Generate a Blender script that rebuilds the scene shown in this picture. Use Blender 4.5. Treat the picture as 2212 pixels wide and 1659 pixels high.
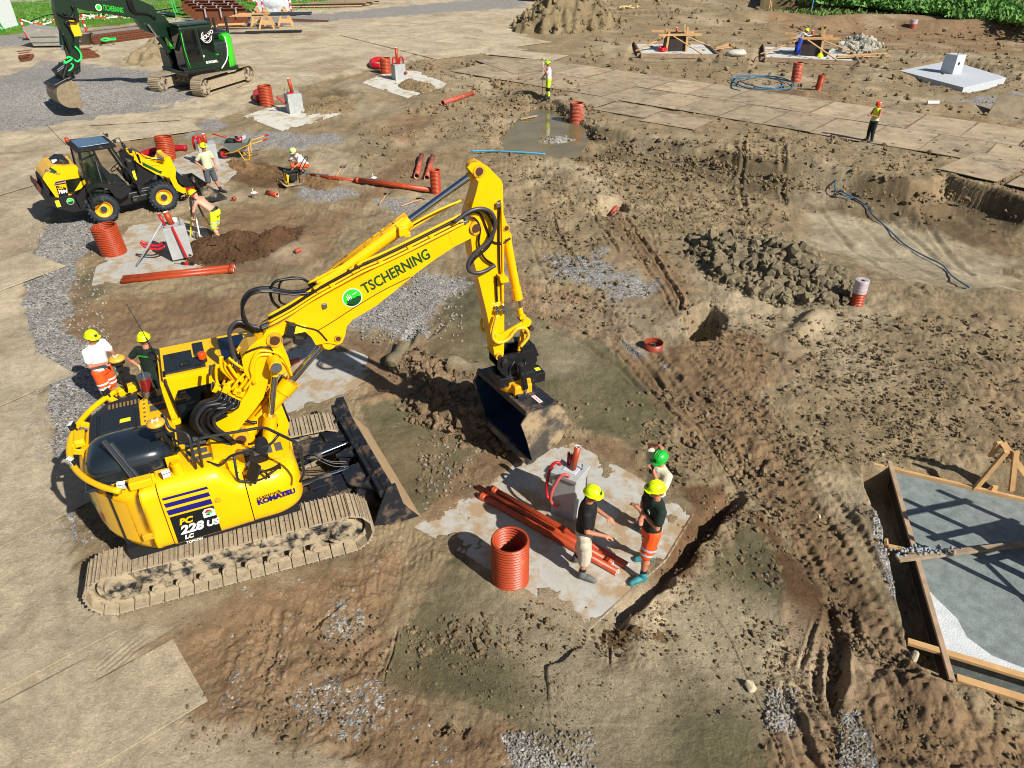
import bpy, bmesh, math, random
import numpy as np
from mathutils import Vector, Matrix, Euler
R = math.radians
random.seed(7)
for o in list(bpy.data.objects): bpy.data.objects.remove(o)
SC = bpy.context.scene
COL = SC.collection
# ---------------- camera
CAM_H, PITCH, FPX, CX, CY = 9.0, R(33.3), 1563.5, 1106.0, 829.5
cd = bpy.data.cameras.new('camera'); cam = bpy.data.objects.new('camera', cd); COL.objects.link(cam)
cam.location = (0, 0, CAM_H); cam.rotation_euler = (math.pi/2-PITCH, 0, 0)
cd.sensor_fit = 'HORIZONTAL'; cd.sensor_width = 36; cd.lens = 36*FPX/2212
cd.clip_start = .1; cd.clip_end = 2000
SC.camera = cam
# ---------------- light
SUN_EL, SHX, SHY = R(38.5), -.725, .69     # shadows fall along (SHX, SHY)
w = bpy.data.worlds.new('World'); SC.world = w; w.use_nodes = True
nt = w.node_tree; nt.nodes.clear()
sky = nt.nodes.new('ShaderNodeTexSky'); sky.sky_type = 'NISHITA'; sky.sun_disc = False
sky.sun_elevation = SUN_EL; sky.sun_rotation = math.atan2(-SHX, -SHY)
bg = nt.nodes.new('ShaderNodeBackground'); bg.inputs[1].default_value = .048
wo = nt.nodes.new('ShaderNodeOutputWorld')
nt.links.new(sky.outputs[0], bg.inputs[0]); nt.links.new(bg.outputs[0], wo.inputs[0])
sl = bpy.data.lights.new('sun', 'SUN'); sl.energy = 5.0; sl.angle = R(.5); sl.color = (1, .95, .86)
so = bpy.data.objects.new('sun', sl); COL.objects.link(so)
sd = Vector((SHX*math.cos(SUN_EL), SHY*math.cos(SUN_EL), -math.sin(SUN_EL)))
so.rotation_euler = sd.to_track_quat('-Z', 'Y').to_euler(); so.location = (20, -20, 30)
SC.view_settings.view_transform = 'Standard'; SC.view_settings.look = 'None'
SC.view_settings.exposure = .40; SC.view_settings.gamma = 1; SC.cycles.filter_width = 1.05

# ---------------- materials
def lin(c):
    if isinstance(c, str):
        c = [int(c[i:i+2], 16)/255 for i in (0, 2, 4)]
        c = [x/12.92 if x <= .04045 else ((x+.055)/1.055)**2.4 for x in c]
    return (*c[:3], 1)
MATS = {}
def mat(name, col, rough=.5, metal=0, spec=.5, noise=0, nscale=6, dirt=0, dcol='8a7558', bump=0, bscale=40, coat=0, trans=0, emit=0, alpha=1, dscale=2.5, streak=None):
    if name in MATS: return MATS[name]
    m = bpy.data.materials.new(name); m.use_nodes = True; MATS[name] = m
    t = m.node_tree; N = t.nodes; L = t.links
    b = N['Principled BSDF']; c = lin(col)
    b.inputs['Base Color'].default_value = c; b.inputs['Roughness'].default_value = rough
    b.inputs['Metallic'].default_value = metal; b.inputs['Specular IOR Level'].default_value = spec
    b.inputs['Coat Weight'].default_value = coat; b.inputs['Transmission Weight'].default_value = trans
    b.inputs['Alpha'].default_value = alpha
    if emit: b.inputs['Emission Color'].default_value = c; b.inputs['Emission Strength'].default_value = emit
    tc = N.new('ShaderNodeTexCoord'); co = tc.outputs['Object']
    if streak:
        mp = N.new('ShaderNodeMapping'); mp.inputs['Scale'].default_value = streak; L.new(co, mp.inputs[0]); co = mp.outputs[0]
    src = None
    if noise:
        n = N.new('ShaderNodeTexNoise'); n.inputs['Scale'].default_value = nscale; n.inputs['Detail'].default_value = 6
        L.new(co, n.inputs['Vector'])
        mr = N.new('ShaderNodeMapRange'); mr.inputs[1].default_value = .3; mr.inputs[2].default_value = .7
        mr.inputs[3].default_value = 1-noise; mr.inputs[4].default_value = 1+noise
        L.new(n.outputs['Fac'], mr.inputs[0])
        mx = N.new('ShaderNodeVectorMath'); mx.operation = 'SCALE'; mx.inputs[0].default_value = c[:3]
        L.new(mr.outputs[0], mx.inputs['Scale']); src = mx.outputs[0]
    if dirt:
        n = N.new('ShaderNodeTexNoise'); n.inputs['Scale'].default_value = dscale; n.inputs['Detail'].default_value = 9; n.inputs['Roughness'].default_value = .68
        L.new(co, n.inputs['Vector'])
        mr = N.new('ShaderNodeMapRange'); mr.inputs[1].default_value = .72-dirt*.42; mr.inputs[2].default_value = .86-dirt*.42
        L.new(n.outputs['Fac'], mr.inputs[0])
        mx = N.new('ShaderNodeMix'); mx.data_type = 'RGBA'; L.new(mr.outputs[0], mx.inputs[0])
        if src: L.new(src, mx.inputs[6])
        else: mx.inputs[6].default_value = c
        mx.inputs[7].default_value = lin(dcol); src = mx.outputs[2]
        mr2 = N.new('ShaderNodeMix'); L.new(mr.outputs[0], mr2.inputs[0]); mr2.inputs[2].default_value = rough; mr2.inputs[3].default_value = .9
        L.new(mr2.outputs[0], b.inputs['Roughness'])
        if metal:
            mr3 = N.new('ShaderNodeMix'); L.new(mr.outputs[0], mr3.inputs[0]); mr3.inputs[2].default_value = metal; mr3.inputs[3].default_value = 0
            L.new(mr3.outputs[0], b.inputs['Metallic'])
    if src: L.new(src, b.inputs['Base Color'])
    if bump:
        n = N.new('ShaderNodeTexNoise'); n.inputs['Scale'].default_value = bscale; n.inputs['Detail'].default_value = 5
        L.new(co, n.inputs['Vector'])
        bp = N.new('ShaderNodeBump'); bp.inputs['Strength'].default_value = bump; bp.inputs['Distance'].default_value = .02
        L.new(n.outputs['Fac'], bp.inputs['Height']); L.new(bp.outputs[0], b.inputs['Normal'])
    return m

# ---------------- mesh builder
def frame(o, x, z=(0, 0, 1)):
    x = Vector(x).normalized(); z = Vector(z); y = z.cross(x)
    if y.length < 1e-6: y = Vector((0, 1, 0)) if abs(x.y) < .9 else Vector((1, 0, 0))
    y.normalize(); z = x.cross(y)
    m = Matrix((x, y, z)).transposed().to_4x4(); m.translation = Vector(o); return m
class MB:
    def __init__(s, M=None): s.v = []; s.f = []; s.sm = []; s.mi = []; s.M = M or Matrix(); s.m = 0
    def add(s, vs, fs, smooth=False, M=None):
        b = len(s.v); T = s.M @ M if M else s.M
        s.v += [tuple(T @ Vector(v)) for v in vs]
        for f in fs: s.f.append([b+i for i in f]); s.sm.append(smooth); s.mi.append(s.m)
        return s
    def box(s, c, d, rot=None, M=None, taper=None):
        x, y, z = d[0]/2, d[1]/2, d[2]/2
        tx, ty = taper or (1, 1)
        vs = [(-x, -y, -z), (x, -y, -z), (x, y, -z), (-x, y, -z), (-x*tx, -y*ty, z), (x*tx, -y*ty, z), (x*tx, y*ty, z), (-x*tx, y*ty, z)]
        T = Matrix.Translation(c)
        if rot: T = T @ Euler(rot).to_matrix().to_4x4()
        if M: T = M @ T
        return s.add(vs, [(0, 3, 2, 1), (4, 5, 6, 7), (0, 1, 5, 4), (1, 2, 6, 5), (2, 3, 7, 6), (3, 0, 4, 7)], M=T)
    def bar(s, a, b, w, h, up=(0, 0, 1)):
        a = Vector(a); b = Vector(b); F = frame((a+b)/2, b-a, up)
        return s.box((0, 0, 0), ((b-a).length, w, h), M=F)
    def cyl(s, a, b, r, n=16, r2=None, cap=True, smooth=True, inner=None):
        a = Vector(a); b = Vector(b); r2 = r if r2 is None else r2; F = frame(a, b-a); L = (b-a).length
        c = [(math.cos(2*math.pi*i/n), math.sin(2*math.pi*i/n)) for i in range(n)]
        vs = [(0, x*r, y*r) for x, y in c]+[(L, x*r2, y*r2) for x, y in c]
        fs = [(i, (i+1) % n, n+(i+1) % n, n+i) for i in range(n)]
        if inner:
            vs += [(0, x*inner, y*inner) for x, y in c]+[(L, x*inner, y*inner) for x, y in c]
            fs += [(2*n+i, 3*n+i, 3*n+(i+1) % n, 2*n+(i+1) % n) for i in range(n)]
            fs += [(n+i, n+(i+1) % n, 3*n+(i+1) % n, 3*n+i) for i in range(n)]+[(i, 2*n+i, 2*n+(i+1) % n, (i+1) % n) for i in range(n)]
            s.add(vs, fs, smooth, F); return s
        s.add(vs, fs, smooth, F)
        if cap: s.add(vs, [tuple(range(n-1, -1, -1)), tuple(range(n, 2*n))], False, F)
        return s
    def tube(s, pts, r, n=8, cap=True, rs=None):
        P = [Vector(p) for p in pts]; k = len(P); vs = []; fs = []
        t = (P[1]-P[0]).normalized(); up = Vector((0, 0, 1)) if abs(t.z) < .9 else Vector((0, 1, 0))
        u = up.cross(t).normalized()
        for i in range(k):
            if i == 0: t = P[1]-P[0]
            elif i == k-1: t = P[-1]-P[-2]
            else: t = (P[i+1]-P[i]).normalized()+(P[i]-P[i-1]).normalized()
            t.normalize() if t.length > 1e-9 else None
            u = (u-t*u.dot(t)); u = u.normalized() if u.length > 1e-6 else t.orthogonal().normalized()
            v = t.cross(u); q = rs[i] if rs else r
            for j in range(n):
                a = 2*math.pi*j/n; vs.append(tuple(P[i]+(u*math.cos(a)+v*math.sin(a))*q))
        for i in range(k-1):
            for j in range(n): fs.append((i*n+j, i*n+(j+1) % n, (i+1)*n+(j+1) % n, (i+1)*n+j))
        if cap: fs += [tuple(range(n-1, -1, -1)), tuple(range((k-1)*n, k*n))]
        return s.add(vs, fs, True)
    def prism(s, out, t0, t1, M=None, smooth=False):
        """outline in local (x,z), extruded along local y t0..t1"""
        n = len(out); vs = [(p[0], t0, p[1]) for p in out]+[(p[0], t1, p[1]) for p in out]
        A = sum(out[i][0]*out[(i+1) % n][1]-out[(i+1) % n][0]*out[i][1] for i in range(n))
        a = tuple(range(n)); b = tuple(range(2*n-1, n-1, -1)); q = [((i+1) % n, i, n+i, n+(i+1) % n) for i in range(n)]
        if A < 0: a = a[::-1]; b = b[::-1]; q = [x[::-1] for x in q]
        s.add(vs, [a, b], False, M); s.add(vs, q, smooth, M); return s
    def lathe(s, prof, n=24, M=None, smooth=True, close=False):
        """prof list of (r,z) about local z"""
        vs = []; k = len(prof)
        for i in range(n):
            a = 2*math.pi*i/n
            for r, z in prof: vs.append((r*math.cos(a), r*math.sin(a), z))
        fs = []
        for i in range(n):
            for j in range(k-1+(1 if close else 0)):
                j2 = (j+1) % k; fs.append((i*k+j, ((i+1) % n)*k+j, ((i+1) % n)*k+j2, i*k+j2))
        return s.add(vs, fs, smooth, M)
    def ball(s, c, r, n=12, m=8, sc=(1, 1, 1), M=None):
        prof = [(max(1e-4, math.sin(math.pi*j/m))*r, -math.cos(math.pi*j/m)*r) for j in range(m+1)]
        T = Matrix.Translation(c) @ Matrix.Diagonal((*sc, 1))
        return s.lathe(prof, n, (M @ T) if M else T)
    def grid(s, P, smooth=True, closed=False):
        """P: list of rows of points"""
        k = len(P[0]); vs = [p for r in P for p in r]; fs = []
        for i in range(len(P)-1):
            for j in range(k-(0 if closed else 1)):
                fs.append((i*k+j, i*k+(j+1) % k, (i+1)*k+(j+1) % k, (i+1)*k+j))
        return s.add(vs, fs, smooth)
    def build(s, name, m, parent=None, bev=0, label=None, seg=2, sub=0):
        me = bpy.data.meshes.new(name); me.from_pydata(s.v, [], s.f)
        for x in (m if isinstance(m, (list, tuple)) else [m]): me.materials.append(x)
        me.polygons.foreach_set('use_smooth', s.sm); me.polygons.foreach_set('material_index', s.mi); me.update()
        o = bpy.data.objects.new(name, me); COL.objects.link(o)
        if parent: o.parent = parent
        if bev:
            b = o.modifiers.new('bevel', 'BEVEL'); b.width = bev; b.segments = seg; b.limit_method = 'ANGLE'; b.angle_limit = R(38)
            b.harden_normals = False
        if sub: q = o.modifiers.new('sub', 'SUBSURF'); q.levels = sub; q.render_levels = sub
        if label: o['label'] = label
        return o
def thing(name, label, cat, loc=(0, 0, 0), rz=0, group=None, M=None):
    o = bpy.data.objects.new(name, None); COL.objects.link(o); o.empty_display_size = .3
    if M is not None: o.matrix_world = M
    else: o.location = loc; o.rotation_euler = (0, 0, rz)
    tag(o, label, cat, group); return o
def tag(o, label=None, cat=None, group=None, kind=None):
    if label: o['label'] = label
    if cat: o['category'] = cat
    if group: o['group'] = group
    if kind: o['kind'] = kind
    return o
def copy_tree(o, parent=None):
    c = o.copy(); COL.objects.link(c); c.parent = parent
    for ch in list(o.children): copy_tree(ch, c)
    return c
def text_mesh(mb, txt, size, M, depth=.004, bold=0, shear=0, spacing=1, squash=1):
    """lettering in local xy plane of M, baseline start at origin"""
    cu = bpy.data.curves.new('t', 'FONT'); cu.body = txt; cu.size = size; cu.extrude = depth/2; cu.offset = bold
    cu.shear = shear; cu.space_character = spacing; cu.resolution_u = 3
    ob = bpy.data.objects.new('t', cu); COL.objects.link(ob)
    dg = bpy.context.evaluated_depsgraph_get(); me = ob.evaluated_get(dg).to_mesh()
    vs = [(v.co.x*squash, v.co.y, v.co.z) for v in me.vertices]; fs = [tuple(p.vertices) for p in me.polygons]
    mb.add(vs, fs, False, M)
    ob.evaluated_get(dg).to_mesh_clear(); bpy.data.objects.remove(ob); bpy.data.curves.remove(cu)
    return max(v[0] for v in vs) if vs else 0
def bez(p, n=12):
    """Catmull-Rom through points"""
    P = [Vector(q) for q in p]; P = [P[0]*2-P[1]]+P+[P[-1]*2-P[-2]]; out = []
    for i in range(1, len(P)-2):
        for k in range(n):
            t = k/n; a, b, c, d = P[i-1:i+3]
            out.append(.5*((2*b)+(c-a)*t+(2*a-5*b+4*c-d)*t*t+(3*b-a-3*c+d)*t**3))
    out.append(P[-2]); return out
def rad2(pts, r, n=4):
    """round the corners of a polyline with radius r"""
    P = [Vector(q) for q in pts]; out = [P[0]]
    for i in range(1, len(P)-1):
        a = (P[i-1]-P[i]); b = (P[i+1]-P[i]); d = min(r, a.length*.45, b.length*.45); a.normalize(); b.normalize()
        A = P[i]+a*d; B = P[i]+b*d
        for k in range(n+1):
            t = k/n; out.append(A*(1-t)**2+P[i]*2*t*(1-t)+B*t*t)
    out.append(P[-1]); return out

# ---------------- pixel (2212 wide copy of the photo) to a point on the site
_c, _s = math.cos(PITCH), math.sin(PITCH)
def ray(px, py):
    u = (px-CX)/FPX; v = (py-CY)/FPX; return Vector((u, _c-v*_s, -(_s+v*_c)))
def at(px, py, z=0.):
    d = ray(px, py); t = (z-CAM_H)/d.z; p = Vector((0, 0, CAM_H))+d*t; return p
def atp(px, py, o, n):
    d = ray(px, py); C = Vector((0, 0, CAM_H)); o = Vector(o); n = Vector(n); return C+d*((o-C).dot(n)/d.dot(n))
# ================= terrain =================
rng = np.random.RandomState(3)
PERM = np.tile(rng.permutation(256), 2); GA = rng.rand(256)*2*np.pi; GX, GY = np.cos(GA), np.sin(GA); GV = rng.rand(256)
def perlin(x, y):
    xi = np.floor(x).astype(np.int64); yi = np.floor(y).astype(np.int64); xf = x-xi; yf = y-yi
    xi &= 255; yi &= 255; u = xf*xf*xf*(xf*(xf*6-15)+10); v = yf*yf*yf*(yf*(yf*6-15)+10)
    def g(ix, iy, fx, fy):
        h = PERM[PERM[ix & 255]+(iy & 255)]; return GX[h]*fx+GY[h]*fy
    a = g(xi, yi, xf, yf); b = g(xi+1, yi, xf-1, yf); c = g(xi, yi+1, xf, yf-1); d = g(xi+1, yi+1, xf-1, yf-1)
    return (a+(b-a)*u+(c-a)*v+(a-b-c+d)*u*v)*1.5
def fbm(x, y, wl, o=4, sp=None, g=.5):
    t = 0; a = 1
    for k in range(o):
        n = perlin(x/wl+17.3*k, y/wl-9.1*k)*a
        if sp is not None: n = n*np.clip(wl/(2.2*sp)-.6, 0, 1)
        t = t+n; a *= g; wl *= .5
    return t
def sst(a, b, x): t = np.clip((x-a)/(b-a), 0, 1); return t*t*(3-2*t)
def W(pts): return [tuple(at(*p)[:2]) for p in pts]
def segd(X, Y, a, b):
    dx, dy = b[0]-a[0], b[1]-a[1]; L = dx*dx+dy*dy+1e-9; t = np.clip(((X-a[0])*dx+(Y-a[1])*dy)/L, 0, 1)
    return np.hypot(X-a[0]-t*dx, Y-a[1]-t*dy), ((X-a[0])*dy-(Y-a[1])*dx)
def sdf(poly, X, Y):
    d = np.full(X.shape, 1e9); ins = np.zeros(X.shape, bool); n = len(poly)
    for i in range(n):
        a, b = poly[i], poly[(i+1) % n]; d = np.minimum(d, segd(X, Y, a, b)[0])
        c = (a[1] > Y) != (b[1] > Y)
        with np.errstate(all='ignore'): ins ^= c & (X < (b[0]-a[0])*(Y-a[1])/(b[1]-a[1]+1e-12)+a[0])
    return np.where(ins, -d, d)
def local(poly, X, Y, pad):
    xs = [p[0] for p in poly]; ys = [p[1] for p in poly]
    return (X > min(xs)-pad) & (X < max(xs)+pad) & (Y > min(ys)-pad) & (Y < max(ys)+pad)
EDGE = W([(880, 150), (1010, 182), (1060, 176), (1120, 202), (1190, 216), (1290, 276), (1450, 305), (1600, 332), (1700, 348), (1850, 368), (1960, 388), (2040, 374), (2212, 425), (2500, 500)])
EX = np.array([p[0] for p in EDGE]); EY = np.array([p[1] for p in EDGE])
# (pixel x, y, radius across, radius along, height, heading deg)
BUMPS = [(1748, 700, .26, 1.0, .3, 48), (2165, 640, 1.0, 1.4, .25, 0), (1530, 662, .3, .35, .1, 0), (1060, 640, .3, .8, .12, 60),
 (1330, 455, .9, .7, .10, 0), (820, 560, .5, 2.2, .12, -20), (860, 300, .8, 2.5, .22, 60), (900, 235, 1.2, 3, .2, 70), (1170, 225, 1.0, 1.6, .35, 0),
 (1135, 208, .8, 1.5, .3, 0), (1240, 235, .7, 1.6, .2, 40), (1880, 60, 2, 12, 1.1, 10), (1620, 45, 2, 8, .9, 0), (2100, 75, 1.8, 9, 1.2, -12),
 (1310, 150, 1.0, 4, .25, 0), (1750, 205, .8, 5, .16, 0), (2050, 235, .8, 4, .3, 0), (1960, 165, 1, 3, .35, 0), (1390, 175, .8, 3, .2, 0),
 (600, 545, .6, 1.6, .12, 20), (455, 545, .5, 1.1, .22, 12), (540, 530, .35, 1.2, .16, 20), (550, 365, .3, 1.6, .16, -8), (700, 395, .35, 1.8, .12, -8), (1125, 690, .25, 1.0, .1, -40),
 (1000, 1150, .2, .6, .06, 50), 
 (1100, 1290, .15, .8, .05, -30), (1000, 1230, .15, .6, .05, -35), (1990, 1520, .5, .3, .2, 0), (1880, 1130, .3, .5, .14, 80), (2090, 1490, .4, .3, .15, 0),
 (1450, 900, .3, 1.6, .1, -45), (1230, 930, .15, 1.2, .07, -10), (1170, 880, .3, .5, .1, 0), (820, 860, .2, 1.0, .08, 25), (640, 520, .4, .9, .1, 20), (160, 238, 2, 2.5, -.3, 0), (110, 200, 3.5, 6, .55, 0), (1215, 292, .9, 1.5, .62, 0)]
BUMPS = [(*at(a, b)[:2], c, d, e, R(f)) for a, b, c, d, e, f in BUMPS]
CUT = W([(1290, 1385), (1345, 1352), (1420, 1290), (1490, 1215), (1555, 1140), (1606, 1078), (1625, 1050)])
# pits: polygon, depth, wall width
PITS = [([(1276, 458), (1302, 424), (1350, 420), (1352, 452), (1315, 466)], 1.1, .3), ([(1478, 692), (1490, 668), (1535, 664), (1562, 690), (1552, 724), (1505, 734)], .95, .3),
 ([(1866, 1010), (2240, 1040), (2500, 1120), (2500, 1620), (2010, 1462), (1965, 1400), (1938, 1250), (1895, 1110)], .62, .16),
 ([(1075, 290), (1110, 265), (1170, 250), (1250, 262), (1262, 300), (1240, 322), (1180, 332), (1110, 325), (1070, 312)], .28, .9),
 ([(1125, 262), (1155, 215), (1200, 232), (1230, 262), (1180, 290)], .2, .8),
 ([(1370, 88), (1560, 90), (1545, 132), (1350, 130)], .22, .5), ([(1640, 100), (1860, 96), (1840, 150), (1620, 148)], .22, .5), ([(1925, 160), (2060, 125), (2200, 165), (2100, 200)], .3, .6),
 ([(1795, 1297), (1830, 1380), (1826, 1480), (1800, 1540), (1780, 1480), (1784, 1390)], .16, .1),
 ([(1690, 1480), (1735, 1545), (1765, 1640), (1800, 1700), (1740, 1700), (1700, 1580)], .12, .08),
 ([(940, 1568), (962, 1560), (970, 1575), (950, 1585)], .1, .06), ([(980, 1560), (1015, 1570), (1000, 1590)], .08, .06),
 ([(1470, 1130), (1600, 1068), (1612, 1085), (1520, 1170), (1450, 1240), (1420, 1270), (1400, 1250)], .1, .12)]
PITS = [(W(p), d, w) for p, d, w in PITS]
# ruts: polyline, half width, depth, tread wavelength
RUTS = [([(1190, 463), (1206, 499), (1225, 534), (1258, 578)], .045, .08, 0), ([(1272, 428), (1277, 460), (1304, 499), (1337, 545)], .05, .09, 0),
 ([(1348, 466), (1383, 512), (1419, 564), (1449, 613), (1471, 649), (1468, 671)], .05, .10, 0), ([(1335, 470), (1365, 520), (1398, 580), (1436, 640), (1462, 690)], .045, .07, .16),
 ([(1370, 430), (1400, 480), (1420, 550)], .05, .05, .2), ([(1150, 460), (1180, 520), (1215, 590)], .05, .05, .2), ([(1605, 303), (1607, 363), (1620, 400)], .08, .12, 0), ([(1690, 310), (1693, 350), (1710, 390)], .09, .12, 0), ([(1585, 305), (1583, 350), (1590, 395)], .12, .1, .25),
 ([(1795, 1297), (1778, 1383), (1768, 1436), (1765, 1480), (1770, 1560)], .045, .10, .12), ([(1811, 1383), (1808, 1433), (1808, 1482), (1798, 1525)], .07, .11, 0), ([(1831, 1297), (1848, 1357), (1854, 1436)], .04, .07, .1), ([(1760, 1330), (1745, 1400), (1725, 1460)], .03, .04, 0),
 ([(1870, 1330), (1900, 1400), (1960, 1470), (1990, 1530)], .07, .08, .15), ([(1501, 1268), (1547, 1337), (1606, 1429), (1640, 1525), (1686, 1648), (1710, 1700)], .012, -.022, 0),
 ([(1314, 1340), (1318, 1390), (1316, 1450)], .02, .05, 0), ([(865, 1340), (845, 1410), (818, 1490)], .014, .03, 0), ([(1620, 920), (1700, 1010), (1790, 1150), (1830, 1290)], .12, .05, .2), ([(1560, 800), (1640, 900), (1720, 1010), (1800, 1140)], .12, .05, .22), ([(1440, 800), (1500, 900), (1580, 1020)], .1, .04, .25),
 ([(1130, 655), (1230, 690), (1330, 730), (1400, 790), (1440, 850)], .06, .06, 0), ([(1140, 700), (1240, 730), (1330, 790), (1400, 860)], .05, .05, 0), ([(1050, 630), (1150, 640), (1260, 660), (1350, 690)], .08, .05, .2),
 ([(230, 690), (420, 650), (560, 610)], .16, .03, .22), ([(250, 720), (450, 690), (600, 655)], .16, .03, .22), ([(300, 640), (450, 600), (560, 560)], .14, .025, .22),
 ([(1120, 610), (1260, 640), (1370, 710), (1450, 800), (1540, 920), (1640, 1060), (1740, 1180), (1800, 1290)], .055, .075, .14), ([(1090, 650), (1220, 700), (1330, 760), (1420, 860), (1490, 940)], .04, .05, 0),
 ([(1480, 760), (1580, 860), (1690, 1000), (1800, 1150), (1880, 1300), (1960, 1420)], .06, .07, .16), ([(1520, 750), (1640, 860), (1760, 1010), (1860, 1160), (1930, 1290)], .05, .05, .16), ([(1130, 630), (1240, 665), (1340, 730), (1430, 830), (1520, 950), (1600, 1060)], .03, .05, 0),
 ([(1540, 480), (1480, 420), (1420, 370)], .06, .06, .2), ([(1660, 500), (1600, 430), (1540, 360)], .06, .05, .2), ([(240, 760), (420, 715), (580, 690)], .12, .03, .2), ([(640, 300), (760, 330), (880, 330)], .12, .05, .2), ([(1080, 420), (1150, 540), (1200, 640)], .05, .05, .2), ([(700, 430), (820, 460), (900, 470)], .08, .04, .2),
 ([(560, 240), (700, 200), (900, 130)], .3, .06, .4), ([(600, 215), (800, 150), (950, 100)], .3, .05, .4), ([(330, 330), (500, 210), (560, 190)], .25, .05, .3), ([(1500, 360), (1560, 420), (1620, 520)], .12, .06, .3), ([(1440, 340), (1480, 420), (1530, 500)], .12, .05, .3),
 ([(1780, 390), (1850, 470), (1920, 560), (2010, 640)], .1, .05, .3), ([(1850, 400), (1960, 500), (2060, 580)], .12, .04, .3), ([(2000, 400), (2060, 470), (2130, 540)], .1, .05, 0), ([(1930, 400), (1990, 450), (2080, 520)], .1, .05, 0), ([(1650, 560), (1800, 600), (1960, 700)], .14, .03, .25), ([(1850, 640), (1960, 740), (2060, 860)], .14, .03, .25),
 ([(260, 1420), (420, 1330), (560, 1290)], .02, .015, .0), ([(610, 1290), (600, 1400), (560, 1480)], .05, .04, .0), ([(700, 1230), (740, 1260), (790, 1270)], .03, .05, 0), ([(640, 1390), (700, 1330), (760, 1290)], .03, .03, 0), ([(900, 700), (880, 740), (850, 780)], .1, .08, 0), ([(880, 640), (960, 700), (910, 740)], .06, .06, 0),
 ([(1700, 130), (1900, 110), (2212, 150)], .5, .12, .5), ([(1300, 30), (1600, 20), (1900, 40)], .6, .15, .6)]
RUTS = [(W(p), w, d, t) for p, w, d, t in RUTS]
def coarse(X, Y):
    X = np.asarray(X, float); Y = np.asarray(Y, float); Z = np.zeros(X.shape)
    ye = np.interp(X, EX, EY); d = (ye-Y)*.78+perlin(X/2.3, Y/2.3)*.3
    dep = np.interp(X, [-3, 1.5, 4, 8, 12, 30], [0, .35, .6, .85, 1.1, 1.2])
    Z -= dep*(sst(.05, .55, d)*.75+sst(.5, 1.6, d)*.25)*(1-sst(4.5, 10.5, d))
    # cut face beside the near slab: the smooth clay stands higher than the gutter
    rd = np.full(X.shape, 1e9); sg = np.zeros(X.shape)
    m = (X > .5) & (X < 7) & (Y > 5.5) & (Y < 11.5)
    if m.any():
        xm, ym = X[m]+perlin(X[m]*2.5, Y[m]*2.5)*.12, Y[m]+perlin(X[m]*2.5+9, Y[m]*2.5)*.12; b_ = np.full(xm.shape, 1e9); s_ = np.zeros(xm.shape)
        for p, q in zip(CUT[:-1], CUT[1:]): dd, ss = segd(xm, ym, p, q); k = dd < b_; b_ = np.where(k, dd, b_); s_ = np.where(k, np.sign(ss), s_)
        fall = np.exp(-(b_/.95)**2); end = sst(.1, .8, np.hypot(xm-CUT[-1][0], ym-CUT[-1][1]))*sst(.1, .8, np.hypot(xm-CUT[0][0], ym-CUT[0][1]))
        Z[m] += np.where(s_ > 0, .13*sst(0, .07, b_)*fall*end, -.20*sst(0, .07, b_)*np.exp(-(b_/.30)**4)*end)
    for x, y, a, b, h, r in BUMPS:
        m = np.hypot(X-x, Y-y) < 3*max(a, b)
        if not m.any(): continue
        dx, dy = X[m]-x, Y[m]-y; u = dx*math.cos(r)+dy*math.sin(r); v = -dx*math.sin(r)+dy*math.cos(r)
        Z[m] += h*np.exp(-(u/b)**2-(v/a)**2)
    for poly, dp, wd in PITS:
        m = local(poly, X, Y, wd+.5)
        if not m.any(): continue
        s = sdf(poly, X[m], Y[m])+perlin(X[m]*2.2, Y[m]*2.2)*wd*.35
        Z[m] -= dp*sst(wd*.5, -wd*.5, s)
    return Z
def hz(x, y): return float(coarse(np.array([x]), np.array([y]))[0])
def gp(px, py, dz=0.):
    """point where the pixel's ray meets the site's ground"""
    z = 0.
    for _ in range(8):
        p = at(px, py, z+dz); z = .5*z+.5*hz(p.x, p.y)
    return Vector((p.x, p.y, z+dz))

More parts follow.
